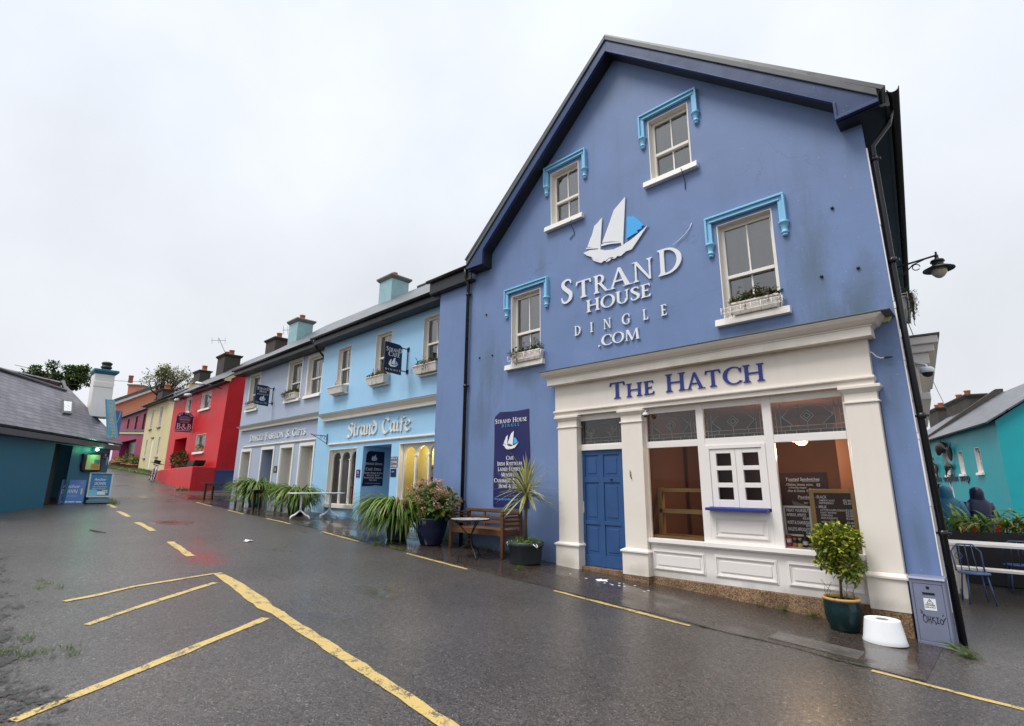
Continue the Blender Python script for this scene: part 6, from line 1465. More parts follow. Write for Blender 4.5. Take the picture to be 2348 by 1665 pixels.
b = MB(); b.tube([c+Z*.33, c+V((-.02, .01, .7)), c+V((-.01, .02, 1.0)), c+V((-.02, .04, 1.28))], [.035, .03, .03, .035], 10); b.build('stem', 'bark', t)
rnd = random.Random(5); b = MB(); hd = c+V((-.02, .04, 1.27))
for k in range(118):
    el = R(rnd.uniform(-38, 88)); az = rnd.uniform(0, 2*math.pi); L = rnd.uniform(.55, .80); 
    b.strap(hd+Z*rnd.uniform(-.10, .10), az, el, L if math.sin(az) < .55 else L*.55, rnd.uniform(.028, .042), R(rnd.uniform(8, 50)) if el > R(25) else R(rnd.uniform(5, 30)), 0, 6)
b.build('leaves', 'cordyline_leaf', t)
b = MB()
for k in range(420):
    a = rnd.uniform(0, 6.28); r_ = .31*rnd.random()**.5; p = c+V((math.cos(a)*r_, math.sin(a)*r_, .33+rnd.uniform(0, .10)*(1.2-r_*2))); b.leaf(p, V((rnd.uniform(-1, 1)+math.cos(a)*.6, rnd.uniform(-1, 1)+math.sin(a)*.6, rnd.uniform(0, 1.1))), Z, rnd.uniform(.05, .10), .018, 0, .5)
b.build('underplanting', 'leaf_strap', t)
t = thing('hydrangea', (-9.45, -.70, G(-9.45)), 'bushy hydrangea with faded pink flower heads in a glazed navy pot', 'potted plant')
c = V((-9.45, -.72, G(-9.45)))
pot(t, c, [(0, 0), (.21, 0), (.23, .02), (.32, .30), (.36, .50), (.385, .52), (.385, .56), (.35, .56), (.34, .50), (0, .49)], 'pot_navy', None, (.34, .50))
rnd = random.Random(8); b = MB()
for k in range(26):
    a = rnd.uniform(0, 6.28); q = c+V((math.cos(a)*rnd.uniform(.2, .62), math.sin(a)*rnd.uniform(.1, .4), rnd.uniform(.7, 1.15))); b.tube([c+V((math.cos(a)*.08, math.sin(a)*.08, .48)), (c+q)/2+Z*.28, q], [.009, .007, .004], 6)
b.build('stems', 'bark', t)
b = MB(); cloud_leaves(b, c+V((-.08, .02, .84)), .74, .46, .40, 1200, .125, .085, rnd, 0, .35); b.build('foliage', 'leaf_hydrangea', t)
b = MB(); hc = c+V((-.08, .0, .86))
for k in range(64):
    while True:
        q = V((rnd.uniform(-1, 1), rnd.uniform(-1, .5), rnd.uniform(-.25, 1)))
        if .6 < q.length < 1: break
    q.normalize(); p = hc+V((q.x*.76, q.y*.48, q.z*.46)); r_ = rnd.uniform(.06, .11)
    for j in range(46):
        n_ = V((rnd.gauss(0, 1), rnd.gauss(0, 1), rnd.gauss(0, 1)+.3)).normalized(); s_ = n_.cross(V((.3, .5, .8))).normalized()
        b.leaf(p+n_*r_, s_, n_, .035, .032, 0, .1, 1)
b.build('flower_heads', 'petal_dry', t)
def strap_clump(x, y, hgt, rad, n, label, seed, potmat, yl_=.0, topz=.45):
    rnd = random.Random(seed); g = G(x); c = V((x, y, g))
    t = thing('agapanthus', (x, y, g), label, 'potted plant', 'strap leaved plants along the shop fronts')
    pot(t, c, [(0, 0), (.20, 0), (.22, .02), (.30, topz-.05), (.33, topz-.04), (.33, topz), (.29, topz), (.28, topz-.06), (0, topz-.07)], potmat, None, (.28, topz-.05), 24)
    b = MB(); b.mats = ['leaf_strap']
    for k in range(n):
        az = rnd.uniform(0, 6.283); r0 = .27*rnd.random()**.5; ky = (1.0 if math.sin(az) < .35 else .72)*rad
        if k % 5 < 3: b.strap(c+V((math.cos(az)*r0, math.sin(az)*r0*.8, topz-.05)), az+rnd.uniform(-.25, .25), R(rnd.uniform(68, 90)), rnd.uniform(1.15, 1.65)*hgt*ky, rnd.uniform(.028, .048), R(rnd.uniform(135, 172)), 0, 9, .85)
        else: b.strap(c+V((math.cos(az)*.27, math.sin(az)*.22, topz-rnd.uniform(.0, .12))), az+rnd.uniform(-.2, .2), R(rnd.uniform(25, 62)), rnd.uniform(.70, 1.15)*hgt*ky, rnd.uniform(.028, .045), R(rnd.uniform(100, 140)), 0, 8, .75)
    b.build('leaves', 'leaf_strap', t); return t
strap_clump(-10.38, -.95, 1.0, .84, 640, 'largest strap leaved agapanthus clump beside the navy hydrangea pot', 21, 'pot_grey', topz=.50)
strap_clump(-16.4, -.55, .95, .84, 420, 'strap leaved agapanthus clump behind the white pavement table', 22, 'pot_grey', topz=.46)
strap_clump(-19.95, -.42, 1.0, .90, 420, 'strap leaved agapanthus clump in a turquoise pot by the grey shop doorway', 23, 'pot_turquoise', topz=.46)
def ped_table():
    t = thing('pavement_table', (-14.9, -.65, G(-14.9)), 'long white cafe table on two splayed pedestals beside the pale blue cafe', 'table')
    zt = 1.345
    b = MB(); k = []
    for i in range(28):
        a = 2*math.pi*i/28; k.append((-14.9+.31*math.copysign(abs(math.cos(a))**.45, math.cos(a)), -.68+.80*math.copysign(abs(math.sin(a))**.35, math.sin(a))))
    b.prism(Fr((0, 0, zt), X, Y_, Z), k, 0, .028); bevel(b.build('top', 'white_plastic', t), .006)
    for y in (-1.12, -.24):
        g = G(-14.9); cx = -14.9; b = MB(); b.tube([(cx, y, g+.22), (cx, y, g+.45), (cx, y, zt-.03)], [.035, .03, .026], 10); b.box(cx-.16, cx+.16, y-.03, y+.03, zt-.03, zt-.002); b.build('pedestal', 'white_plastic', t)
        for a in (R(20), R(110), R(200), R(290)):
            d = V((math.cos(a), math.sin(a), 0)); b = MB(); q = V((cx, y, g)); b.tube([q+Z*.24+d*.01, q+d*.20+Z*.12, q+d*.31+Z*.085, q+d*.345+Z*.06, q+d*.35+Z*.004], [.024, .021, .02, .019, .018], 8); b.build('leg', 'white_plastic', t)
ped_table()
def dark_table(p, q, wd, zt, label):
    p, q = V(p), V(q); d = (q-p).normalized(); n = V((-d.y, d.x, 0)); m_ = (p+q)/2; g = G(m_.x)
    t = thing('outdoor_table', (m_.x, m_.y, g), label, 'table', 'dark wooden pavement tables'); L = (q-p).length
    F = Fr((p.x, p.y, 0), d, n, Z)
    b = MB()
    for k in range(4): b.fbox(F, -.12, L+.12, -wd/2+wd*k/4, -wd/2+wd*(k+1)/4-.006, zt-.035, zt)
    bevel(b.build('top', 'wood_dark', t), .004)
    for va, vb in ((-wd/2+.06, -wd/2+.085), (wd/2-.085, wd/2-.06)):
        b = MB(); b.fbox(F, .05, L-.05, va, vb, zt-.12, zt-.036); bevel(b.build('apron', 'wood_dark', t), .003)
    for u in (.10, L-.10):
        for v in (-wd/2+.07, wd/2-.07):
            gx = F.p(u, v, 0); b = MB(); b.frus(Fr((gx.x, gx.y, 0), d, Z, n), (-.028, .028, -.028, .028), (-.032, .032, -.032, .032), G(gx.x), zt-.037); bevel(b.build('leg', 'wood_dark', t), .004)
dark_table((-22.95, -1.12, 0), (-21.05, -.50, 0), .46, 1.63, 'long dark wooden table outside the grey blue shop near the red house')
dark_table((-18.05, -1.22, 0), (-18.05, -.30, 0), .62, 1.425, 'small dark wooden table between the two leafy pots by the grey shop')
# variegated standard shrub by the hatch
t = thing('standard_shrub', (-1.80, -.42, G(-1.8)), 'clipped yellow and green variegated shrub on one stem in a glazed dark green pot', 'potted plant')
c = V((-1.80, -.42, G(-1.8)-.004))
pot(t, c, [(0, 0), (.135, 0), (.15, .015), (.19, .14), (.20, .26), (.195, .33), (.20, .345), (.18, .345), (.175, .31), (0, .305)], 'pot_teal', [(.197, .345), (.208, .352), (.21, .365), (.20, .378), (.18, .375), (.178, .345)], (.175, .325))
rnd = random.Random(31)
b = MB(); b.tube([c+Z*.32, c+V((.015, .0, .55)), c+V((.0, .01, .8)), c+V((.02, .01, 1.05))], [.017, .015, .013, .008], 8)
for k in range(34):
    a = rnd.uniform(0, 6.28); s0 = c+V((.01, .0, rnd.uniform(.66, .98))); q = s0+V((math.cos(a)*rnd.uniform(.08, .2), math.sin(a)*rnd.uniform(.06, .17), rnd.uniform(-.05, .18))); b.tube([s0, (s0+q)/2+Z*.02, q], [.005, .004, .002], 5)
for k in range(7):
    a = rnd.uniform(0, 6.28); q = c+V((math.cos(a)*.14, math.sin(a)*.12, .33)); b.tube([q, q+V((rnd.uniform(-.05, .05), 0, .1)), q+V((rnd.uniform(-.12, .12), rnd.uniform(-.08, .02), rnd.uniform(.12, .28)))], .003, 5)
b.build('stem', 'bark', t)
b = MB(); cloud_leaves(b, c+V((.02, .0, 1.01)), .275, .25, .215, 1500, .062, .038, rnd, 0, .45, .35, .25); cloud_leaves(b, c+V((.10, .0, .74)), .18, .18, .18, 520, .06, .036, rnd, 0, .4); cloud_leaves(b, c+V((-.10, -.03, .76)), .13, .14, .10, 220, .06, .036, rnd, 0, .4); cloud_leaves(b, c+V((.17, .0, .6)), .07, .1, .08, 60, .055, .034, rnd, 0, .3)
b.build('foliage', 'leaf_variegated', t)
b = MB()
for k in range(40):
    a = rnd.uniform(0, 6.28); r_ = .17*rnd.random()**.5; b.leaf(c+V((math.cos(a)*r_, math.sin(a)*r_, .33)), V((rnd.uniform(-1, 1), rnd.uniform(-1, 1), 1)), Z, rnd.uniform(.03, .09), .012, 0, .4)
b.build('weeds', 'leaf_strap', t)
t = thing('upturned_tub', (-1.37, -.62, G(-1.37)), 'oval white plastic tub standing upside down on the wet pavement', 'tub')
c = V((-1.375, -.60, G(-1.37))); b = MB(); b.lathe(c, [(.215, 0), (.218, .008), (.205, .05), (.175, .235), (.172, .246), (.16, .25), (.155, .245), (0, .243)], 40, 0, Z, 1.0, .82); b.build('shell', 'white_plastic', t)
b = MB(); b.lathe(c+Z*.2445, [(.06, .002), (.055, .004), (0, .004)], 20, 0, Z, 1.0, .82); b.build('base_ring', 'concrete', t)
# electricity cabinet with its tag
FE = wallF(-.25)
t = thing('electricity_cabinet', (-.96, -.2, -.1), 'grey blue electricity cabinet with DANGER sticker and graffiti at the gable corner', 'cabinet')
b = MB(); b.fbox(FE, -1.12, -.795, -.14, .60, -.24, -.012); b.frus(FE, (-1.14, -.785, -.26, .015), (-1.13, -.79, -.25, 0), .60, .625); b.fbox(FE, -1.12, -1.095, -.14, .60, -.012, .0); b.fbox(FE, -.82, -.795, -.14, .60, -.012, 0); b.fbox(FE, -1.095, -.82, .555, .60, -.012, 0); b.fbox(FE, -1.095, -.82, -.14, -.055, -.012, .0)
body = b.build('body', 'cabinet_grey', t); bevel(body, .004)
b = MB(); b.fbox(FE, -1.090, -.825, -.050, .550, -.011, -.004); bevel(b.build('door', 'cabinet_grey', t), .002)
b = MB(); b.fbox(FE, -1.012, -.90, .438, .462, -.0035, -.001); b.lathe(FE.p(-.957, .515, -.003), [(.016, 0), (.016, .004), (.009, .005), (0, .004)], 14, axis=-Y_); b.build('lock_slot', 'black_plastic', t)
b = MB(); b.fbox(FE, -1.01, -.90, .275, .40, -.0035, -.0018); b.build('sticker', 'white_plastic', t)
FEp = wallF(-.25+.0016); b = MB()
um = -.955
for (p, q) in (((um-.03, .345), (um, .392)), ((um, .392), (um+.03, .345)), ((um-.03, .345), (um+.03, .345))):
    dx, dy = q[0]-p[0], q[1]-p[1]; l = math.hypot(dx, dy); nx, ny = -dy/l*.0025, dx/l*.0025; b.prism(FEp, [(p[0]-nx, p[1]-ny), (q[0]-nx, q[1]-ny), (q[0]+nx, q[1]+ny), (p[0]+nx, p[1]+ny)], 0, .0006)
b.prism(FEp, [(um+.004, .385), (um-.007, .366), (um, .366), (um-.004, .350), (um+.008, .370), (um+.001, .370)], 0, .0006)
plain(b, FEp, 'DANGER', um-.045, um+.045, .322, .016, 0, .0006, bold=.03); plain(b, FEp, 'KEEP AWAY', um-.047, um+.047, .300, .013, 0, .0006, bold=.03); b.build('sticker_print', 'black_plastic', t)
b = MB(); tagp = [[(-1.028, .225), (-1.04, .19), (-1.032, .150), (-1.012, .145), (-1.005, .18), (-1.015, .215), (-1.035, .205)], [(-.995, .215), (-.99, .145)], [(-.975, .215), (-.97, .135)], [(-.995, .178), (-.972, .178)], [(-.955, .21), (-.957, .15)], [(-.935, .21), (-.956, .182), (-.935, .165), (-.93, .13)], [(-.925, .205), (-.895, .205)], [(-.91, .205), (-.912, .15)], [(-.93, .15), (-.893, .148)], [(-.875, .195), (-.89, .175), (-.882, .145), (-.865, .150), (-.862, .18), (-.878, .195)], [(-1.055, .27), (-1.035, .245)], [(-1.055, .243), (-1.022, .222)], [(-.862, .165), (-.845, .20), (-.832, .215)], [(-.862, .225), (-.852, .245)]]
for ln in tagp:
    q = _sm(ln, 4) if len(ln) > 2 else ln; s_ = _stroke(q, [.006]*len(q)); b.strip(FEp, s_[1], s_[2], -.004, .0005)
b.build('graffiti', 'black_plastic', t)
# things behind the shop glass
Fg = wallF(.42)
t = thing('chalkboard', (-2.3, .42, 1.3), 'large dark TOASTED SANDWICHES menu board behind the right shop window', 'menu board')
b = MB(); b.fbox(Fg, -2.62, -1.98, .83, 1.83, -.02, 0); b.build('board', 'brown_board', t)
Fp = wallF(.419); b = MB()
for tx, u0, u1, v, h in (('Toasted Sandwiches', -2.53, -2.08, 1.715, .045), ('. Chicken, cheese, onion,', -2.545, -2.17, 1.645, .032), ('sriracha mayo', -2.50, -2.26, 1.605, .028), ('€8', -2.13, -2.08, 1.635, .042), ('. Ham & Cheese  €7', -2.53, -2.22, 1.555, .034), ('Pasties', -2.39, -2.21, 1.465, .042), ('veg  €5', -2.32, -2.2, 1.39, .032)): plain(b, Fp, tx, u0, u1, v, h, 0, .001, shear=.1, bold=.02)
for u0, u1, v in ((-2.49, -2.36, 1.70), (-2.31, -2.09, 1.70), (-2.39, -2.21, 1.452)): b.fbox(Fp, u0, u1, v, v+.004, 0, .001)
b.build('chalk_writing', 'chalk', t)
b = MB(); b.prism(wallF(.40), [(-2.47, 1.43), (-2.455, 1.37), (-2.10, 1.255), (-2.09, 1.31)], -.002, .004); tag(b.build('price_strip', 'concrete'), 'pale tilted card strip across the toasted sandwiches board', 'card')
def framed_board(x0, x1, z0, z1, Y, fm, bm, label, lines, fw_=.03, irregular=False):
    t = thing('chalkboard', ((x0+x1)/2, Y, z0), label, 'menu board'); F = wallF(Y)
    b = MB(); b.fbox(F, x0+fw_*.6, x1-fw_*.6, z0+fw_*.6, z1-fw_*.6, -.02, -.006); b.build('board', bm, t)
    b = MB(); b.prism(F, [(x0, z0), (x0+fw_, z0), (x0+fw_+(.006 if irregular else 0), (z0+z1)/2), (x0+fw_, z1), (x0, z1), (x0-.004, (z0+z1)/2)], -.025, .004); b.prism(F, [(x1-fw_, z0), (x1, z0), (x1+.004, (z0+z1)/2), (x1, z1), (x1-fw_, z1)], -.025, .004); b.fbox(F, x0+fw_, x1-fw_, z1-fw_, z1, -.025, .002); b.fbox(F, x0+fw_, x1-fw_, z0, z0+fw_, -.025, .002); bevel(b.build('frame', fm, t), .006)
    Fq = wallF(Y+.0055); b = MB()
    for tx, u0, u1, v, h in lines: plain(b, Fq, tx, u0, u1, v, h, 0, .001, shear=.08, bold=.022)
    b.build('chalk_writing', 'chalk', t)
framed_board(-2.155, -1.605, .83, 1.60, .10, 'wood_frame', 'brown_board', 'wooden framed coffee price chalkboard behind the right shop window', [('- BLACK', -2.09, -1.945, 1.475, .038), ('AMERICANO', -2.045, -1.855, 1.437, .024), ('€2.90', -1.76, -1.665, 1.437, .028), ('ESPRESSO', -2.045, -1.87, 1.402, .024), ('€2.50', -1.757, -1.665, 1.402, .028), ('- MILK', -2.085, -1.955, 1.347, .036), ('LATTE/CAPPUCINO', -2.04, -1.75, 1.312, .024), ('€3.50', -1.745, -1.66, 1.312, .028), ('FLAT WHITE', -2.04, -1.85, 1.277, .024), ('€3.20', -1.745, -1.66, 1.277, .028), ('CORTADO', -2.04, -1.90, 1.242, .024), ('€3.00', -1.745, -1.66, 1.242, .028), ('MACCHIATO', -2.04, -1.845, 1.207, .024), ('€3.00', -1.745, -1.66, 1.207, .028), ('MOCHA', -2.04, -1.92, 1.155, .024), ('€3.80', -1.745, -1.66, 1.155, .028), ('€3.90', -1.745, -1.66, 1.115, .028)], .055, True)
framed_board(-2.525, -2.165, .955, 1.365, .13, 'cream_trim', 'brown_board', 'small cream framed TREAT YOURSELF chalkboard behind the shop glass', [('TREAT YOURSELF', -2.485, -2.20, 1.285, .040), ('APEROL SPRITZ', -2.485, -2.23, 1.225, .038), ('€8.50', -2.28, -2.195, 1.185, .028), ('MOET & CHANDON', -2.48, -2.195, 1.120, .045), ('€9', -2.25, -2.20, 1.09, .025), ('BAILEYS AFFOGATO', -2.48, -2.195, 1.03, .045), ('€7.50', -2.26, -2.195, .995, .028)], .028)
def bottle(x, y, prof, mats, label, name='bottle', cat='bottle'):
    t = thing(name, (x, y, .822), label, cat); b = MB(); b.lathe((x, y, .822), prof, 16); b.build('body', mats[0], t)
    b = MB(); b.lathe((x, y, .822), mats[2], 16); b.build('label', mats[1], t)
bottle(-2.475, .10, [(0, 0), (.033, 0), (.036, .008), (.036, .135), (.03, .15), (0, .15)], ('red_plastic', 'white_plastic', [(.0365, .05), (.0365, .10)]), 'red drinks can on the window ledge', 'drinks_can', 'can')
bottle(-2.40, .10, [(0, 0), (.030, 0), (.031, .07), (.022, .085), (.022, .10), (.026, .102), (.026, .115), (0, .115)], ('orange_card', 'sign_navy', [(.0315, .045), (.0315, .08), (.025, .088)]), 'small orange bottle with navy label beside the red can', 'bottle')
bottle(-2.335, .10, [(0, 0), (.030, 0), (.031, .07), (.022, .085), (.022, .10), (.026, .102), (.026, .115), (0, .115)], ('sign_yellow', 'sign_navy', [(.0315, .045), (.0315, .08), (.025, .088)]), 'small yellow bottle with navy label on the window ledge', 'bottle')
bottle(-2.27, .11, [(0, 0), (.033, 0), (.034, .09), (.016, .13), (.013, .18), (.015, .185), (.015, .195), (0, .195)], ('soffit_black', 'white_plastic', [(.0345, .03), (.0345, .08)]), 'tall dark bottle with white label on the window ledge', 'bottle')
t = thing('pendant_lamp', (-2.41, 1.0, 2.92), 'lit round cream pendant lamp inside the right shop window', 'lamp')
b = MB(); b.lathe((-2.41, 1.0, 2.26), [(0, 0), (.05, .012), (.085, .045), (.10, .09), (.085, .135), (.05, .165), (.03, .17)], 20); b.build('globe', 'warm_globe', t)
b = MB(); b.tube([(-2.41, 1.0, 2.43), (-2.41, 1.0, 2.915)], .006, 6); b.build('cord', 'black_plastic', t)
ld = bpy.data.lights.new('pendant_glow', 'POINT'); ld.energy = 34; ld.color = (1, .70, .42); ld.shadow_soft_size = .12
lo = bpy.data.objects.new('pendant_glow', ld); COL.objects.link(lo); lo.parent = t; lo.location = (0, -.16, -.75)
# mannequin and plant in the cafe window
t = thing('mannequin', (-11.45, YC+.62, 1.0), 'window dummy in a dark maroon jacket and cap in the cafe window', 'mannequin')
b = MB(); mx, my = -11.45, YC+.50
def ell(prof): 
    for (z, rx, ry, ox) in prof: yield z, rx, ry, ox
def blob(b, prof, seg=20, mat=0):
    vs = []; n = len(prof)
    for z, rx, ry, ox, oy in prof:
        for k in range(seg): a = 2*math.pi*k/seg; vs.append((mx+ox+rx*math.cos(a), my+oy+ry*math.sin(a), z))
    b.add(vs, [(i*seg+k, i*seg+(k+1) % seg, (i+1)*seg+(k+1) % seg, (i+1)*seg+k) for i in range(n-1) for k in range(seg)], mat, True)
b = MB(); blob(b, [(1.78, .05, .055, 0, 0), (1.86, .055, .06, 0, 0), (1.90, .075, .085, 0, -.01), (1.96, .082, .095, 0, -.01), (2.04, .085, .10, 0, 0), (2.10, .06, .07, 0, 0), (2.125, .0, .0, 0, 0)]); b.tube([(mx, my-.10, 1.99), (mx, my-.122, 1.965), (mx, my-.10, 1.95)], [.008, .014, .01], 6); b.build('body', 'skin_tone', t)
b = MB(); blob(b, [(1.02, .22, .14, 0, 0), (1.25, .21, .14, 0, 0), (1.45, .235, .15, 0, 0), (1.62, .25, .14, 0, 0), (1.72, .20, .12, 0, 0), (1.79, .10, .09, 0, 0), (1.83, .075, .075, 0, 0)])
for s_ in (1, -1): b.tube([(mx+s_*.20, my, 1.68), (mx+s_*.29, my-.02, 1.45), (mx+s_*.28, my-.10, 1.22), (mx+s_*.22, my-.17, 1.10)], [.085, .075, .065, .05], 10)
b.build('jacket', 'maroon_cloth', t)
b = MB(); blob(b, [(2.035, .096, .112, 0, 0), (2.08, .095, .11, 0, 0), (2.13, .07, .08, 0, 0), (2.15, .0, .0, 0, 0)]); blob(b, [(1.90, .092, .05, 0, .06), (2.04, .10, .055, 0, .06)]); b.build('cap', 'wood_bench', t)
t = thing('indoor_plant', (-11.95, YC+.55, 1.0), 'small dark green artificial tree in the cafe window', 'plant')
rnd = random.Random(2); b = MB(); b.tube([(-11.95, YC+.55, 1.0), (-11.95, YC+.55, 1.7)], .012, 6); b.build('stem', 'bark', t)
b = MB()
for k in range(420):
    h_ = rnd.random(); a = rnd.uniform(0, 6.28); r_ = .24*(1-h_*.85)*rnd.random()**.5; b.leaf(V((-11.95+math.cos(a)*r_, YC+.55+math.sin(a)*r_*.8, 1.1+.68*h_)), V((math.cos(a), math.sin(a), rnd.uniform(-.4, .5))), Z, .07, .03)
b.build('foliage', 'leaf_dark', t)
# small fixtures
def dome_cam(c, F, label, r=.06, arm=None):
    t = thing('security_camera', c, label, 'camera'); c = V(c)
    b = MB(); b.lathe(c, [(r*1.0, 0), (r*1.08, r*.3), (r*1.05, r*.7), (r*.75, r*1.0), (0, r*1.05)], 20)
    if arm: b.tube([c+Z*r*.9, c+Z*r*1.35, V(arm)+Z*r*1.35, V(arm)], r*.22, 8)
    b.build('housing', 'white_plastic', t)
    b = MB(); b.lathe(c, [(r*.84, 0), (r*.72, -r*.45), (r*.4, -r*.72), (0, -r*.82)], 18); b.build('lens_dome', 'bronze', t)
dome_cam((-4.49, -.115, 2.80), W0, 'small white security camera under the cream shop fascia', .045, (-4.49, -.0, 2.88))
t = thing('loose_cable', (-1.19, -.05, 3.36), 'white cable end with black plug sticking out of the cream fascia', 'cable')
b = MB(); b.tube([(-1.19, -.05, 3.37), (-1.16, -.06, 3.35), (-1.12, -.06, 3.29), (-1.08, -.06, 3.265), (-1.04, -.06, 3.262)], .008, 8); b.build('cable', 'white_plastic', t)
b = MB(); b.tube([(-1.04, -.06, 3.262), (-.985, -.06, 3.264), (-.95, -.06, 3.262)], [.012, .013, .008], 8); b.build('plug', 'black_plastic', t)
for pts, lb, mt in (([(-5.99, -.10, 7.04), (-6.02, -.11, 6.98), (-6.0, -.02, 6.84), (-5.98, -.015, 6.74), (-6.05, -.015, 6.70), (-6.1, -.012, 6.66)], 'thin dark cable hanging below the upper left gable window sill', 'black_plastic'), ([(-3.55, -.10, 7.14), (-3.53, -.10, 7.06), (-3.53, -.02, 6.93), (-3.535, -.012, 6.76)], 'thin dark cable hanging below the topmost gable window sill', 'black_plastic'), ([(-3.83, -.045, 5.77), (-3.72, -.02, 5.83), (-3.60, -.03, 5.90), (-3.50, -.02, 6.0), (-3.47, -.01, 6.08)], 'thin white cable running up the wall from the letter D', 'letter_white'), ([(-4.83, -.13, 1.88), (-4.82, -.135, 1.84), (-4.82, -.13, 1.78), (-4.80, -.13, 1.74)], 'short black wire hanging from the middle cream pilaster', 'black_plastic')):
    b = MB(); b.tube(pts, .007, 6); tag(b.build('hanging_cable', mt), lb, 'cable')
for (x, z) in ((-1.38, 5.56), (-1.63, 4.57), (-1.18, 4.57), (-8.61, 5.56), (-8.38, 4.53), (-8.81, 4.54)):
    b = MB(); b.lathe((x, 0, z), [(.022, -.002), (.022, .02), (.012, .03), (0, .03)], 10, axis=-Y_); b.build('wall_bolt', 'iron', gh)

t = thing('fill_lamp', (-12.0, YC+.42, 2.66), 'added spot lamp that brightens the top of the right cafe window', 'lamp')  # lamp added to brighten the dim cafe window display
b = MB(); b.lathe((-12.0, YC+.42, 2.60), [(0, 0), (.045, .01), (.05, .05), (.03, .08)], 14); b.build('bulb', 'warm_globe', t)
b = MB(); b.tube([(-12.0, YC+.42, 2.67), (-12.0, YC+.42, 2.79)], .02, 8); b.build('stem', 'iron', t)
ld = bpy.data.lights.new('fill_glow', 'POINT'); ld.energy = 5; ld.color = (1, .9, .7); ld.shadow_soft_size = .08
lo = bpy.data.objects.new('fill_glow', ld); COL.objects.link(lo); lo.parent = t; lo.location = (.3, -.02, -.12)

# ================================================================ round the corner
b = MB()
def sbox(s0, s1, o0, o1, z0, z1): b.hexa([sidep(s0, o0, z0), sidep(s0, o1, z0), sidep(s1, o1, z0), sidep(s1, o0, z0), sidep(s0, o0, z1), sidep(s0, o1, z1), sidep(s1, o1, z1), sidep(s1, o0, z1)])
sbox(2.05, 6.5, -.02, .07, -.4, 3.0); sbox(2.0, 6.55, -.02, .20, 3.0, 3.5); sbox(1.98, 2.35, .0, .12, -.4, 2.95); sbox(1.95, 6.6, -.02, .30, 2.95, 3.06); sbox(1.95, 6.6, -.02, .36, 3.5, 3.68); sbox(1.90, 6.65, -.02, .44, 3.68, 3.80); sbox(1.85, 6.7, -.02, .50, 3.80, 3.92)
bevel(b.build('side_shopfront', 'cream_trim', gh), .01)
b = MB(); sbox(1.83, 6.72, -.02, .53, 3.925, 3.95); b.build('lead_flashing', 'lead_grey', gh)
b = MB(); b.prism(W0, [(-.99, 3.80), (-.885, 3.86), (-.90, 3.79), (-.93, 3.745), (-.99, 3.74)], -.01, .05); b.build('mossy_flashing', 'menu_green', gh)
t = thing('street_lamp', sidep(1.95, 0, 5.0), 'black bracket street lamp with wide dark shade on the right side of the gable house', 'lamp')
c = sidep(1.95, .67, 0); w_ = sidep(1.95, .0, 0); dv = (c-w_).normalized()
b = MB(); b.tube([w_+Z*5.12, c+Z*5.215], .016, 8); b.tube([w_+Z*4.82, w_+dv*.12+Z*4.90, w_+dv*.25+Z*5.02, w_+dv*.36+Z*5.13, c-dv*.14+Z*5.19], .010, 8)
b.tube([w_+dv*(.40+.05*math.cos(k*.7))*1+Z*(5.08+.05*math.sin(k*.7)) for k in range(9)], .008, 6); b.tube([w_+dv*(.16+.06*math.cos(k*.7+2))+Z*(5.04+.06*math.sin(k*.7+2)) for k in range(8)], .008, 6); b.box(w_.x-.01, w_.x+.02, w_.y-.05, w_.y+.05, 4.78, 5.18); b.build('bracket', 'iron', t)
q = c+Z*4.98; b = MB(); b.lathe(q, [(.205, -.012), (.205, 0), (.10, .055), (.075, .07), (.075, .115), (.095, .12), (.085, .15), (.04, .165), (.022, .20), (.03, .215), (.022, .235), (.012, .27), (.018, .285), (0, .30)], 28); b.lathe(q, [(.20, -.012), (.09, .045), (0, .05)], 28); b.build('shade', 'iron', t)
b = MB(); b.lathe(q, [(.085, .03), (.105, -.02), (.095, -.075), (.055, -.125), (.02, -.145), (0, -.148)], 24); b.build('globe', 'lamp_glass', t)
dome_cam(sidep(1.72, .30, 3.32), None, 'white dome security camera on an arm around the gable corner', .085, sidep(1.95, .15, 3.42))
F_s = Fr(sidep(0, 0, 0), SD, Z, V((SD.y, -SD.x, 0)))
window_box(0, (.0, .20), 1.2, 2.0, 4.22, 4.42, 'window box with dead brown trailing plants on the side of the gable house', 41, (1.15, 2.05, 4.24, 4.46, .21), 12, 6, 120, stalks=16, F=F_s)
b = MB(); p0 = sidep(1.5, .06, 4.72); p1 = FT.p(uR*.5, ze+.5, .2); pts = [p0.lerp(p1, k/16)-Z*(.5*4*(k/16)*(1-k/16)) for k in range(17)]; b.tube(pts, .007, 5); tag(b.build('overhead_cable', 'black_plastic'), 'thin overhead cable crossing the side street below the bracket lamp', 'cable')
# pavement tables, chairs, planter and two people in rain jackets beside the corner
GR = H(-.6)
t = thing('white_table', (-.45, 4.2, GR), 'white slatted outdoor table just behind the drainpipe at the corner', 'table')
b = MB(); 
for k in range(5): b.box(-1.15, .35, 3.85+k*.15, 3.98+k*.15, GR+.80, GR+.84)
bevel(b.build('top', 'white_paint', t), .004)
for x in (-1.05, .25):
    for y in (3.9, 4.5): bx('leg', 'white_paint', t, x-.03, x+.03, y-.03, y+.03, GR, GR+.799)
t = thing('white_bench', (-.45, 3.55, GR), 'white slatted bench in front of the white outdoor table', 'bench')
b = MB()
for k in range(2): b.box(-1.0, .35, 3.42+k*.13, 3.53+k*.13, GR+.46, GR+.50)
bevel(b.build('seat', 'white_paint', t), .004)
for x in (-.92, .27):
    for y in (3.45, 3.63): bx('leg', 'white_paint', t, x-.025, x+.025, y-.025, y+.025, GR, GR+.459)
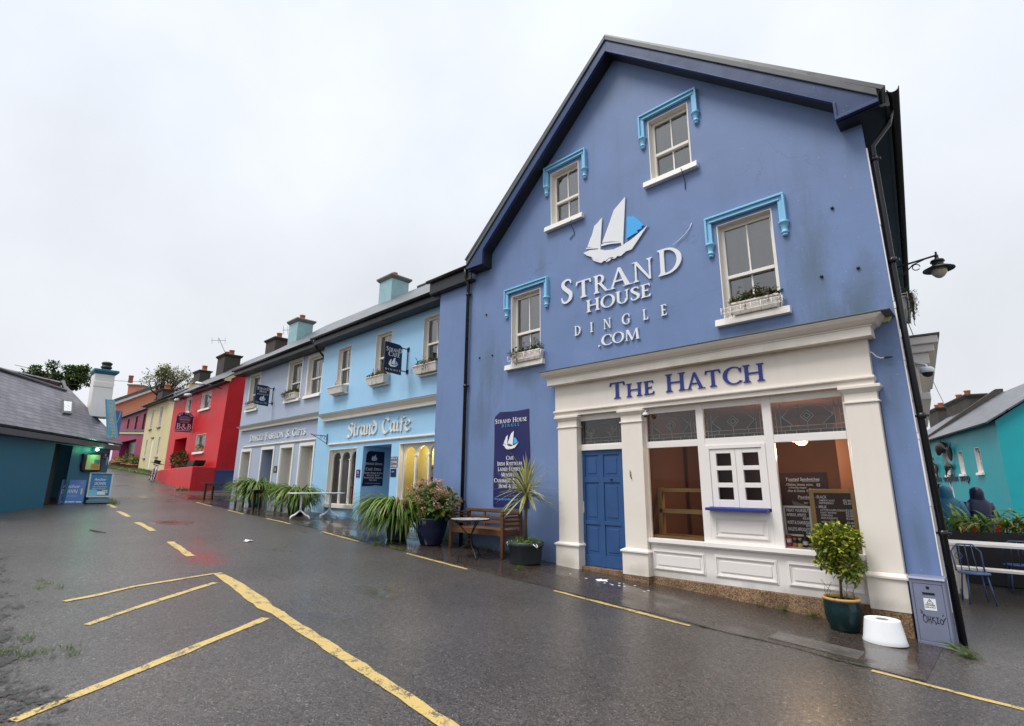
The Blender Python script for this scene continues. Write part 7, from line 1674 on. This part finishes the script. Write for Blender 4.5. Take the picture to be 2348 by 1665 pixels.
def blue_chair(x, y, rz, label, grp='blue metal chairs at the corner'):
    t = thing('metal_chair', (0, 0, 0), label, 'chair', grp); b = MB()
    b.lathe((0, 0, .44), [(.20, .0), (.205, .012), (.20, .02), (0, .02)], 20); b.build('seat', 'dado_blue', t)
    for a in (45, 135, 225, 315):
        d = V((math.cos(R(a)), math.sin(R(a)), 0)); b = MB(); b.tube([d*.17+Z*.44, d*.23+Z*.003], .012, 7); b.build('leg', 'dado_blue', t)
    b = MB(); b.tube([(.18, -.14, .45), (.19, -.2, .75), (.10, -.21, .86), (-.10, -.21, .86), (-.19, -.2, .75), (-.18, -.14, .45)], .012, 8)
    for k in (-.1, 0, .1): b.tube([(k, -.17, .46), (k*.8, -.21, .85)], .007, 6)
    b.tube([(.10+.05*math.cos(k), -.205, .68+.05*math.sin(k)) for k in range(7)], .006, 6); b.build('backrest', 'dado_blue', t)
    t.location = (x, y, GR); t.rotation_euler = (0, 0, rz); return t
blue_chair(-.75, 3.95-.75, R(200), 'blue metal chair with curled back nearest the corner drainpipe')
blue_chair(-.25, 4.95, R(10), 'blue metal chair behind the white outdoor table')
blue_chair(.55, 4.15, R(95), 'blue metal chair at the right end of the white outdoor table')
t = thing('leafy_planter', (-.7, 5.6, GR), 'dark planter box of broad leafy plants behind the white outdoor table', 'planter')
b = MB(); b.box(-1.3, .6, 5.4, 5.8, GR, GR+.95); bevel(b.build('box', 'soffit_black', t), .02)
b = MB(); rnd = random.Random(77)
for k in range(150): b.strap(V((rnd.uniform(-1.25, .55), rnd.uniform(5.45, 5.75), GR+.95)), rnd.uniform(0, 6.28), R(rnd.uniform(35, 85)), rnd.uniform(.35, .75), rnd.uniform(.04, .075), R(rnd.uniform(50, 130)), 0, 6)
b.build('leaves', 'leaf_strap', t)
b = MB()
for k in range(18): cloud_leaves(b, V((rnd.uniform(-1.2, .3), 5.38, GR+1.0+rnd.uniform(-.05, .1))), .03, .03, .03, 8, .03, .03, rnd)
b.build('flowers', 'red_plastic', t)
def person(x, y, rz, label):
    t = thing('person', (0, 0, 0), label, 'person', 'people in rain jackets round the corner')
    me = bpy.data.meshes.new('body'); J = [(0, 0, .95), (0, .01, 1.2), (0, .0, 1.42), (0, -.01, 1.52), (0, -.03, 1.64), (.10, 0, .90), (.11, -.02, .50), (.11, .02, .08), (.11, -.13, .03), (-.10, 0, .90), (-.11, .03, .50), (-.11, .05, .08), (-.11, -.10, .03), (.19, 0, 1.40), (.25, .03, 1.12), (.22, -.12, .92), (-.19, 0, 1.40), (-.25, .03, 1.12), (-.22, -.12, .92), (0, -.035, 1.72)]
    E_ = [(0, 1), (1, 2), (2, 3), (3, 4), (4, 19), (0, 5), (5, 6), (6, 7), (7, 8), (0, 9), (9, 10), (10, 11), (11, 12), (2, 13), (13, 14), (14, 15), (2, 16), (16, 17), (17, 18)]
    Rd = [.14, .13, .13, .055, .09, .09, .06, .045, .04, .09, .06, .045, .04, .06, .045, .035, .06, .045, .035, .06]
    me.from_pydata(J, E_, []); me.materials.append(MATS['room_dark']); o = bpy.data.objects.new('body', me); COL.objects.link(o); o.parent = t
    md = o.modifiers.new('skin', 'SKIN')
    for i, r_ in enumerate(Rd): me.skin_vertices[0].data[i].radius = (r_, r_*.8)
    me.skin_vertices[0].data[0].use_root = True
    o.modifiers.new('sub', 'SUBSURF').levels = 1; o.modifiers['sub'].render_levels = 2
    b = MB()
    def ring(prof, seg=22):
        vs = []; n = len(prof)
        for z, rx, ry, oy in prof:
            for k in range(seg): a = 2*math.pi*k/seg; vs.append((rx*math.cos(a)*(1+.03*math.sin(5*a+z*9)), oy+ry*math.sin(a), z))
        b.add(vs, [(i*seg+k, i*seg+(k+1) % seg, (i+1)*seg+(k+1) % seg, (i+1)*seg+k) for i in range(n-1) for k in range(seg)], 0, True)
    ring([(.72, .24, .17, 0), (.95, .235, .175, 0), (1.2, .235, .165, .01), (1.38, .25, .15, .01), (1.46, .20, .13, .01), (1.53, .12, .11, .01)])
    for s_ in (1, -1): b.tube([(s_*.19, 0, 1.42), (s_*.285, .03, 1.14), (s_*.25, -.13, .95)], [.09, .075, .06], 12)
    b.build('rain_jacket', 'teal_render' if rz > 0 else 'sign_navy', t)
    b = MB(); ring([(1.50, .14, .13, .01), (1.58, .125, .135, .015), (1.66, .125, .14, .02), (1.73, .105, .12, .02), (1.775, .05, .06, .02), (1.785, 0, 0, .02)]); b.build('hood', 'teal_render' if rz > 0 else 'sign_navy', t)
    t.location = (x, y, H(x)); t.rotation_euler = (0, 0, rz)
person(-1.28, 7.6, R(185), 'person seen from behind in a dark teal hooded rain jacket near the turquoise shop')
person(-.78, 8.0, R(-150), 'person in a navy hooded rain jacket to the right of the teal jacket')

# ================================================================ up the lane
t = thing('guesthouse_sign', (-33.8, .99, 4.4), 'purple arched BAY WATCH B&B sign projecting from the red house', 'sign')
FB = Fr((-33.8, 0, 0), Y_, Z, X); y0, y1, z0_, z1_ = .13, .96, 4.42, 5.27
arc_ = [((y0+y1)/2+(y1-y0)/2*math.cos(R(a)), z1_+.26*math.sin(R(a))) for a in range(0, 181, 15)]
b = MB(); b.prism(FB, [(y0, z0_), (y1, z0_)]+arc_, -.02, .02); b.build('board', 'plaque_purple', t)
FBp = Fr((-33.778, 0, 0), Y_, Z, X); ym = (y0+y1)/2
b = MB(); serif(b, FBp, 'B', y0+.04, y0+.27, z0_+.16, .30, 0, .003); serif(b, FBp, '&', y0+.29, y0+.56, z0_+.15, .30, 0, .003); serif(b, FBp, 'B', y0+.57, y0+.80, z0_+.16, .30, 0, .003)
plain(b, FBp, 'ROOMS ENSUITE WITH TV', y0+.02, y1-.02, z0_+.05, .06, 0, .003, bold=.03)
for i, ch_ in enumerate('BAY WATCH'):
    if ch_ == ' ': continue
    a = R(152-15.5*i); u = ym+.35*math.cos(a); v = z1_-.05+.24*math.sin(a); k = math.pi/2-a; k = -k*.6
    plain(b, FBp, ch_, -.033, .033, -.045, .09, 0, .003, bold=.03, f=lambda p, q, u=u, v=v, k=k: (u+p*math.cos(k)-q*math.sin(k), v+p*math.sin(k)+q*math.cos(k)))
b.build('lettering', 'pink_letter', t)
b = MB(); b.prism(FBp, [(ym+.30*math.cos(R(a)), z1_-.11+.16*math.sin(R(a))) for a in range(0, 181, 15)], 0, .002, 2); b.prism(FBp, [(ym-.30, z1_-.13), (ym+.30, z1_-.13), (ym+.25, z1_-.20), (ym-.25, z1_-.20)], 0, .002, 0); b.prism(FBp, [(ym-.27, z1_-.24), (ym+.27, z1_-.24), (ym+.2, z1_-.28), (ym-.2, z1_-.28)], 0, .002, 2); b.prism(FBp, [(ym-.27, z1_-.31), (ym+.27, z1_-.31), (ym+.2, z1_-.34), (ym-.2, z1_-.34)], 0, .002, 0); b.build('sunset_picture', ['dusk_band', 'sign_yellow', 'purple_grey'], t)
b = MB(); b.tube([(-33.8, y1, 5.3), (-33.8, 1.0, 5.3)], .02, 6); b.tube([(-33.8, y1, 4.6), (-33.8, 1.0, 4.6)], .02, 6); b.build('bracket', 'iron', t)
for (pa, ph, lb) in (((1290, 402), (1130, 365), 'largest white floodlight on a long arm at the right of the red house'), ((1105, 448), (1040, 452), 'small floodlight under the eaves above the middle red house window'), ((985, 490), (940, 494), 'small floodlight under the eaves at the left end of the red house')):
    a = onY(*ZA(*pa), YR); hd = onY(*ZA(*ph), YR-.75 if pa[0] > 1200 else YR-.35)
    t = thing('floodlight', a, lb, 'lamp', 'floodlights on the red house'); b = MB(); b.tube([a, a.lerp(hd, .5)+Z*.06, hd], .022, 6); b.build('arm', 'iron', t)
    d = (hd-a).normalized(); b = MB(); b.tube([hd-d*.05, hd+d*.08, hd+d*.30, hd+d*.36], [.05, .09, .08, .03], 10); b.build('lamp_head', 'aluminium', t)
t = thing('terrace_chair', (-31.6, .55, 2.35), 'dark reclining terrace chair seen over the red terrace wall', 'chair')
b = MB(); FC = Fr((0, .55, 0)); p_ = lambda x, y: (lambda q: (q.x, q.z))(onY(330+x*190/2204, 1020+y*190/2204, .55))
b.strip(FC, [p_(1270, 560), p_(1300, 470), p_(1320, 440), p_(1400, 440), p_(1500, 408)], [p_(1300, 575), p_(1400, 560), p_(1430, 555), p_(1450, 540), p_(1512, 412)], -.25, .25); b.build('backrest', 'rubber', t)
b = MB(); q = [V((p_(*k)[0], .4, p_(*k)[1])) for k in ((1280, 555), (1150, 560), (1100, 500))]; b.tube(q, .02, 6); q = [V((p_(*k)[0], .75, p_(*k)[1])) for k in ((1280, 555), (1150, 560), (1100, 500))]; b.tube(q, .02, 6)
for x in (1110, 1290, 1440): b.tube([V((p_(x, 560)[0], .35, p_(x, 555)[1])), V((p_(x, 560)[0], .35, 2.335))], .02, 6); b.tube([V((p_(x, 560)[0], .75, p_(x, 555)[1])), V((p_(x, 560)[0], .75, 2.335))], .02, 6)
b.build('frame', 'iron', t)
pc = onY(330+940*190/2204, 1020+470*190/2204, .65)
t = thing('terrace_shrub', (pc.x, .65, 2.33), 'round dark green potted shrub beside the red house doorway', 'potted plant')
b = MB(); b.lathe((pc.x, .65, 2.33), [(0, 0), (.22, 0), (.28, .3), (.25, .3), (0, .28)], 16); b.build('pot', 'terracotta', t)
b = MB(); cloud_leaves(b, (pc.x, .65, 2.86), .52, .45, .46, 420, .16, .09, random.Random(4)); b.build('foliage', 'leaf_dark', t)
t = thing('window_plant', (-32.1, YR+.0, 3.28), 'terracotta trough of small plants on the lower red house window sill', 'window box')
b = MB(); b.box(-32.6, -31.5, YR-.08, YR+.06, 3.28, 3.44); bevel(b.build('box', 'terracotta', t), .01); b = MB(); cloud_leaves(b, (-32.1, YR-.02, 3.52), .5, .1, .14, 110, .1, .05, random.Random(9)); b.build('foliage', 'leaf_strap', t)
# bicycles leaning on the terrace wall
def bicycle(loc, rz, lean, label, frame):
    t = thing('bicycle', (0, 0, 0), label, 'bicycle', 'bicycles leaning on the red terrace wall')
    for x in (0, 1.05):
        b = MB(); c = V((x, 0, .34)); n = 28; b.tube([c+V((.32*math.cos(2*math.pi*k/n), 0, .32*math.sin(2*math.pi*k/n))) for k in range(n+1)], .024, 8, caps=False); wh = b.build('wheel', 'rubber', t)
        b = MB(); b.tube([c+V((.295*math.cos(2*math.pi*k/n), 0, .295*math.sin(2*math.pi*k/n))) for k in range(n+1)], .013, 6, caps=False)
        for k in range(12): a = 2*math.pi*k/12; b.tube([c+V((0, .02*(-1)**k, 0)), c+V((.29*math.cos(a), 0, .29*math.sin(a)))], .003, 4)
        b.tube([c-Y_*.05, c+Y_*.05], .02, 8); b.build('rim', 'aluminium', wh)
    b = MB(); bb_, st_, hd_ = V((.45, 0, .30)), V((.28, 0, .82)), V((.88, 0, .84))
    for a, c in ((bb_, st_), (st_, hd_), (bb_, hd_-Z*.12), (bb_, V((0, .04, .34))), (st_, V((0, .04, .34))), (bb_, V((0, -.04, .34))), (st_, V((0, -.04, .34)))): b.tube([a, c], .018, 7)
    b.build('frame', frame, t)
    b = MB()
    for s_ in (.055, -.055): b.tube([hd_+Z*.02+Y_*s_*.8, V((.96, s_, .62)), V((1.05, s_, .34))], .016, 7)
    b.tube([hd_-Z*.1, hd_+Z*.16], .02, 8); b.build('fork', 'white_plastic', t)
    b = MB(); h_ = hd_+Z*.17; b.tube([h_+V((-.10, -.30, .02)), h_+V((0, -.2, .03)), h_+V((.03, 0, 0)), h_+V((0, .2, .03)), h_+V((-.10, .30, .02))], .016, 7); b.build('handlebar', 'iron', t)
    b = MB(); b.tube([st_, st_+V((-.03, 0, .12))], .014, 6); b.hexa([(.08, -.07, .93), (.38, -.02, .95), (.38, .02, .95), (.08, .07, .93), (.08, -.08, .98), (.38, -.025, .98), (.38, .025, .98), (.08, .08, .98)]); b.build('saddle', 'iron', t)
    b = MB(); b.tube([bb_-Y_*.06, bb_+Y_*.06], .05, 10); b.tube([bb_+V((0, .08, 0)), bb_+V((.12, .09, -.10))], .012, 6); b.tube([bb_-V((0, .08, 0)), bb_-V((.12, .09, -.10))], .012, 6); b.build('crank', 'iron', t)
    if frame == 'red_plastic': b = MB(); b.box(.93, 1.25, -.17, .17, .98, 1.2); bevel(b.build('basket', 'iron', t), .02)
    t.location = loc; t.rotation_euler = (lean, 0, rz)
bicycle((-37.2, .16, H(-37)-.01), R(-8), R(-10), 'nearer bicycle with white fork leaning on the red terrace wall', 'sign_navy')
bicycle((-39.2, .48, H(-39)-.01), R(-8), R(-10), 'farther bicycle with a red frame leaning on the red terrace wall', 'red_plastic')
# terracotta pots by the magenta house
for (u0, u1, v0, v1, lb, sd, hh) in ((60, 232, 1215, 1268, 'long low terracotta trough of yellow green plants by the magenta doorway', 1, .5), (245, 342, 1185, 1272, 'round terracotta pot with tall green plant by the magenta doorway', 2, 1.1), (352, 432, 1185, 1270, 'terracotta pot with pale flowers between two other pots', 3, .8), (436, 498, 1170, 1275, 'tall terracotta pot nearest the yellow house', 4, .5)):
    a = onY(*ZY(u0, v1), 2.55); c = onY(*ZY(u1, v1), 2.55); d = onY(*ZY(u0, v0), 2.55); rnd = random.Random(sd)
    x = (a.x+c.x)/2; g = H(x); r_ = abs(c.x-a.x)/2; h_ = max(.5, (d.z-a.z)); t = thing('flower_pot', (x, 2.55, g), lb, 'potted plant', 'terracotta pots by the magenta house')
    zb = a.z-.05; zb = g if zb < g else g
    b = MB(); b.lathe((x, 2.55, zb), [(0, 0), (r_*.75, 0), (r_*.95, h_*.85), (r_*1.02, h_*.86), (r_*1.02, h_), (r_*.9, h_), (0, h_*.9)], 18, 0, Z, 1, min(1, .45/r_)); b.build('pot', 'terracotta', t)
    b = MB(); cloud_leaves(b, (x, 2.55, zb+h_+hh*.35), r_*1.0, .4, hh*.5, 180, .22, .10, rnd, 0, .3); b.build('foliage', 'leaf_variegated' if sd in (1, 3) else 'leaf_dark', t)
# aerials and wires
def aerial(b0, tp, label, n=5):
    t = thing('tv_aerial', b0, label, 'aerial'); b = MB(); b.tube([b0, tp], .018, 6); b.build('mast', 'iron', t)
    d = RT; b = MB(); q = V(tp)-Z*.15; b.tube([q-d*.5, q+d*.5], .012, 5)
    for k in range(n): c = q-d*.45+d*(.9*k/(n-1)); b.tube([c-FW.cross(d)*.22, c+FW.cross(d)*.22], .008, 5)
    b.build('antenna', 'iron', t)
p = V((-38.2, 3.7, 9.95)); aerial(p, atd(*ZA(1270, -15), (p-CAM).dot(FW)), 'tall thin television aerial on the dark red house chimney', 3)
p = V((-26.6, 3.0, 8.3)); aerial(p, p+Z*1.35, 'short television aerial beside the pale green chimney')
chimney(red, -34.2, -32.7, 4.6, 5.4, 9.6, 10.55, 'chimney_stone', 'chimney_stone', [(-33.2, 5.0, .17)], .4)
b = MB(); a = atd(*ZA(-420, 205), 30); c = atd(*ZA(840, 340), 38); b.tube([a.lerp(c, k/14)-Z*(.35*4*(k/14)*(1-k/14)) for k in range(15)], .014, 5); tag(b.build('overhead_cable', 'black_plastic'), 'thick overhead cable running behind the white cottage chimney', 'cable')
b = MB(); a = atd(*ZA(-300, 320), 34); c = atd(*ZA(420, 372), 44); b.tube([a.lerp(c, k/10)-Z*(.2*4*(k/10)*(1-k/10)) for k in range(11)], .009, 5); tag(b.build('overhead_cable', 'black_plastic'), 'thinner lower overhead cable left of the white cottage chimney', 'cable')
# sandwich boards
def sandwich(y0, y1, z0, z1, X_, mat, rim, label, rows, mats, extra=None):
    g = H(X_); t = thing('sandwich_board', (X_, (y0+y1)/2, g), label, 'sign', 'sandwich boards outside the teal cottage'); Fq = Fr((X_, 0, 0), Y_, (V((-.16, 0, 1))).normalized())
    Fq.N = Fq.U.cross(Fq.W); zz_ = lambda z: (z-0)
    o_ = Fr((X_+.16*0, 0, g), Y_, V((-.10, 0, 1)), None)
    b = MB(); b.fbox(o_, y0, y1, z0-g, z1-g, -.02, .0); bd = b.build('panel', mat, t)
    if rim:
        b = MB()
        for q in ((y0-.02, y0+.025, z0-g-.02, z1-g+.02), (y1-.025, y1+.02, z0-g-.02, z1-g+.02), (y0+.025, y1-.025, z0-g-.02, z0-g+.025), (y0+.025, y1-.025, z1-g-.025, z1-g+.02)): b.fbox(o_, *q, -.03, .015)
        bevel(b.build('rim', rim, t), .006); b = MB(); b.fbox(o_, y0-.02, y1+.02, 0, .10, -.15, .18); b.fbox(o_, y0+.05, y1-.05, .10, z0-g-.02, -.05, -.01); bevel(b.build('base', 'slate_card', t), .01)
    b = MB(); b.hexa([V((X_-.45, y0, g)), V((X_-.42, y0, g)), V((X_-.42, y1, g)), V((X_-.45, y1, g)), V((X_-.10, y0, z1)), V((X_-.07, y0, z1)), V((X_-.07, y1, z1)), V((X_-.10, y1, z1))]); b.build('back_panel', mat, t)
    op = Fr(o_.p(0, 0, .002), o_.U, o_.W, o_.N); b = MB()
    for tx, u0, u1, v, h, mi in rows: plain(b, op, tx, u0, u1, v-g, h, 0, .002, mi, shear=.1, bold=.01)
    for q in (extra or []): b.fbox(op, q[0], q[1], q[2]-g, q[3]-g, 0, .001+.0004*q[4], q[4])
    b.build('print', mats, t)
sandwich(-4.96, -4.37, 1.16, 1.90, -21.8, 'board_blue', 'aluminium', 'silver framed blue ANCHOR DOWN sandwich board on a grey base', [('Anchor', -4.84, -4.52, 1.67, .085, 0), ('DOWN', -4.82, -4.52, 1.53, .10, 0), ('FISH & SEAFOOD', -4.86, -4.48, 1.46, .03, 0), ('FRESH EVERY DAY', -4.86, -4.50, 1.40, .03, 0)], ['letter_white', 'board_cyan', 'white_plastic', 'menu_green', 'orange_card'], [(-4.93, -4.73, 1.19, 1.385, 1), (-4.72, -4.50, 1.22, 1.33, 2), (-4.60, -4.45, 1.345, 1.375, 3), (-4.48, -4.45, 1.28, 1.345, 3), (-4.62, -4.52, 1.79, 1.815, 4)])
sandwich(-5.64, -5.04, .95, 1.69, -21.8, 'board_violet', None, 'frameless violet blue ANCHOR DOWN board at the far left of the lane', [('Anchor', -5.60, -5.17, 1.44, .10, 0), ('DOWN', -5.62, -5.22, 1.27, .12, 0), ('Seafood Restaurant', -5.58, -5.22, 1.17, .045, 1)], ['letter_white', 'pale_blue_ink', 'sign_yellow', 'orange_card'], [(-5.14, -5.10, 1.24, 1.42, 2), (-5.20, -5.10, 1.58, 1.60, 3), (-5.58, -5.42, .99, 1.03, 0), (-5.40, -5.25, .99, 1.025, 0), (-5.22, -5.08, .985, 1.02, 0)])
# trees
def tree(base, c, rx, ry, rz, n, L, W, mat, label, seed, limbs=14, name='broadleaf_tree', clumps=26, twig=3):
    rnd = random.Random(seed); base, c = V(base), V(c); t = thing(name, base, label, 'tree')
    b = MB(); fork = base.lerp(c, .72); fork.z = c.z-rz*.9; b.tube([base, base.lerp(fork, .5)+V((.1, .1, 0)), fork], [.32, .25, .2], 10); b.build('trunk', 'bark', t)
    b = MB(); ends = []
    for k in range(limbs):
        d = V((rnd.uniform(-1, 1), rnd.uniform(-1, 1), rnd.uniform(-.1, 1))); d.normalize(); e = c+V((d.x*rx*.85, d.y*ry*.85, d.z*rz*.9)); m_ = fork.lerp(e, .5)+V((rnd.uniform(-.3, .3), rnd.uniform(-.3, .3), -rz*.12)); b.tube([fork, m_, e], [.12, .07, .02], 6); ends += [(m_, e)]
        for j in range(twig):
            q = m_.lerp(e, rnd.uniform(.2, 1)); f = q+V((rnd.uniform(-1, 1), rnd.uniform(-1, 1), rnd.uniform(-.2, 1)))*rx*.3; b.tube([q, (q+f)/2+Z*.08, f], [.03, .02, .008], 5); ends.append((q, f))
    b.build('limbs', 'bark', t)
    b = MB()
    for k in range(clumps):
        a, e = rnd.choice(ends); q = a.lerp(e, rnd.uniform(.55, 1.05)); r_ = rx*rnd.uniform(.12, .26)
        cloud_leaves(b, q, r_, r_, r_*.75, n//clumps, L, W, rnd, 0, .2)
    b.build('crown', mat, t)
tree((-60, -4.6, 3.0), tuple(atd(*ZA(-50, 335), 46)), 2.3, 2.3, 2.0, 4800, .26, .15, 'leaf_dark', 'dense dark green tree behind the slate cottage', 51, 18, clumps=60)
tree((-72, 4.0, 3.6), tuple(atd(*ZA(900, 345), 60)), 3.0, 2.8, 1.9, 2200, .22, .13, 'leaf_sparse', 'thin bare branched tree with sparse leaves beyond the yellow house', 52, 26, clumps=60, twig=5)
# grass verges
def grass(name, spots, label, seed, L0=.10, L1=.28):
    rnd = random.Random(seed); b = MB()
    for (x0, x1, y0, y1, n, k) in spots:
        if (x1-x0) < 2.0:                                # ragged tuft
            cx, cy = (x0+x1)/2, (y0+y1)/2; sub = [(cx+rnd.gauss(0, (x1-x0)*.33), cy+rnd.gauss(0, (y1-y0)*.33)) for _ in range(max(3, n//40))]
        else: sub = None
        for _ in range(n):
            if sub: s_ = rnd.choice(sub); x, y = s_[0]+rnd.gauss(0, .035), s_[1]+rnd.gauss(0, .03)
            else: x, y = rnd.uniform(x0, x1), y0+(y1-y0)*min(1, max(0, rnd.gauss(.5, .25)))
            q = V((x, y, H(x))); d = V((rnd.uniform(-.9, .9), rnd.uniform(-.9, .9), 1)); b.leaf(q, d, X, rnd.uniform(L0, L1)*k, .018*k, 0, .7)
    o = b.build(name, 'grass_blade'); tag(o, label, 'grass', None, 'stuff')
grass('grass', [(-52.5, -44.5, 1.75, 2.45, 4200, 1.2), (-66, -52.5, 1.4, 2.3, 3600, 1.2), (-24.5, -21.2, -4.45, -4.15, 500, .6), (-28.6, -28.2, -.7, -.3, 160, .8)], 'rough green grass verge at the top of the lane', 61)
grass('weeds', [(-9.3, -8.8, -7.25, -7.0, 200, .16), (-6.7, -6.1, -7.55, -7.25, 300, .18), (-10.6, -8.9, -1.85, -1.65, 260, .35), (-3.4, -2.3, -.12, -.06, 160, .35), (-.72, -.6, -.5, -.2, 120, .6), (-10.3, -7.0, -.06, -.02, 200, .5), (-6.6, -6.3, -1.2, -1.0, 40, .4), (-25, -22, -1.0, -.3, 160, .4)], 'small tufts of moss and weeds in the tarmac edges', 62)
# litter
def scrap(name, x, y, s, mat, label, seed, grp=None, n=9, flat=.25):
    rnd = random.Random(seed); b = MB(); c = V((x, y, H(x)+.006)); pts = [c+V((s*rnd.uniform(.6, 1.1)*math.cos(6.283*k/n), s*rnd.uniform(.4, .9)*math.sin(6.283*k/n), rnd.uniform(.002, s*flat))) for k in range(n)]
    top = c+Z*s*flat*.9; b.add(pts+[top]+[p-Z*.002-Z*(p.z-c.z)*.3 for p in pts], [(k, (k+1) % n, n) for k in range(n)]+[(k, n+1+k, n+1+(k+1) % n, (k+1) % n) for k in range(n)]); o = b.build(name, mat, loc=c); tag(o, label, 'litter', grp)
scrap('paper_scrap', -11.5, -3.75, .12, 'white_plastic', 'crumpled white paper lying alone in the middle of the road', 1)
scrap('paper_scrap', -5.13, -.62, .10, 'chalk', 'largest soggy white scrap on the pavement by the blue door', 2)
for i in range(16):
    rnd = random.Random(100+i); scrap('paper_scrap', -5.15+rnd.gauss(0, .42), -.64+rnd.gauss(0, .13), rnd.uniform(.012, .032), 'chalk', 'tiny white scrap on the wet pavement near the blue door', 10+i, 'white scraps by the blue door', 6, .15)
b = MB(); b.tube([(-14.3, -5.9, H(-14.3)+.014), (-14.0, -5.82, H(-14)+.02), (-13.75, -5.72, H(-13.75)+.012)], [.012, .014, .006], 6); tag(b.build('twig', 'bark'), 'short dark twig lying on the road by the yellow dashes', 'twig')
# shallow puddle at the left road edge
def water():
    ma, t, b = newmat('puddle_water'); b.inputs['Base Color'].default_value = (.02, .019, .017, 1); b.inputs['Roughness'].default_value = .03; b.inputs['IOR'].default_value = 1.33
    bump(t, b, noise(t, pos(t), 6, 2), .03, .01); MATS['puddle_water'] = ma
water()
def puddle(x, y, rx, ry, seed):
    rnd = random.Random(seed); n = 36; b = MB(); f = [rnd.uniform(.8, 1.15) for _ in range(n)]; f = [(f[k]+f[k-1]+f[(k+1) % n])/3*(1+.18*math.sin(3*6.283*k/n+seed)) for k in range(n)]
    b.poly([(x+rx*f[k]*math.cos(6.283*k/n), y+ry*f[k]*math.sin(6.283*k/n), H(x+rx*f[k]*math.cos(6.283*k/n))+.006) for k in range(n)]); structure(b.build('puddle', 'puddle_water'))

# mud and leaf litter gathered along the left edge of the road
def mud():
    ma, t, b = newmat('edge_mud'); P = pos(t); b.inputs['Base Color'].default_value = (.022, .019, .014, 1); b.inputs['Roughness'].default_value = .45
    g_ = nnode(t, 'ShaderNodeNewGeometry'); sp = nnode(t, 'ShaderNodeSeparateXYZ'); t.links.new(g_.outputs['Position'], sp.inputs[0])
    edge = maprange(t, sp.outputs[1], -8.4, -6.7, .34, -.16)
    n1 = math_(t, 'ADD', math_(t, 'MULTIPLY', noise(t, P, 2.6, 8, .75), .6), math_(t, 'MULTIPLY', noise(t, P, 24, 5, .75), .45))
    tr = nnode(t, 'ShaderNodeBsdfTransparent'); mx = nnode(t, 'ShaderNodeMixShader'); t.links.new(maprange(t, math_(t, 'ADD', n1, edge), .60, .66, 0, .95), mx.inputs[0])
    t.links.new(tr.outputs[0], mx.inputs[1]); t.links.new(b.outputs[0], mx.inputs[2]); t.links.new(mx.outputs[0], t.nodes['Material Output'].inputs[0]); MATS['edge_mud'] = ma
mud()
b = MB(); n = 60
for i in range(n):
    x0, x1 = -16+13.0*i/n, -16+13.0*(i+1)/n
    b.add([(x0, -9.0, H(x0)+.008), (x1, -9.0, H(x1)+.008), (x1, -6.3, H(x1)+.008), (x0, -6.3, H(x0)+.008)], [(0, 1, 2, 3)])
structure(b.build('road_edge_mud', 'edge_mud'))
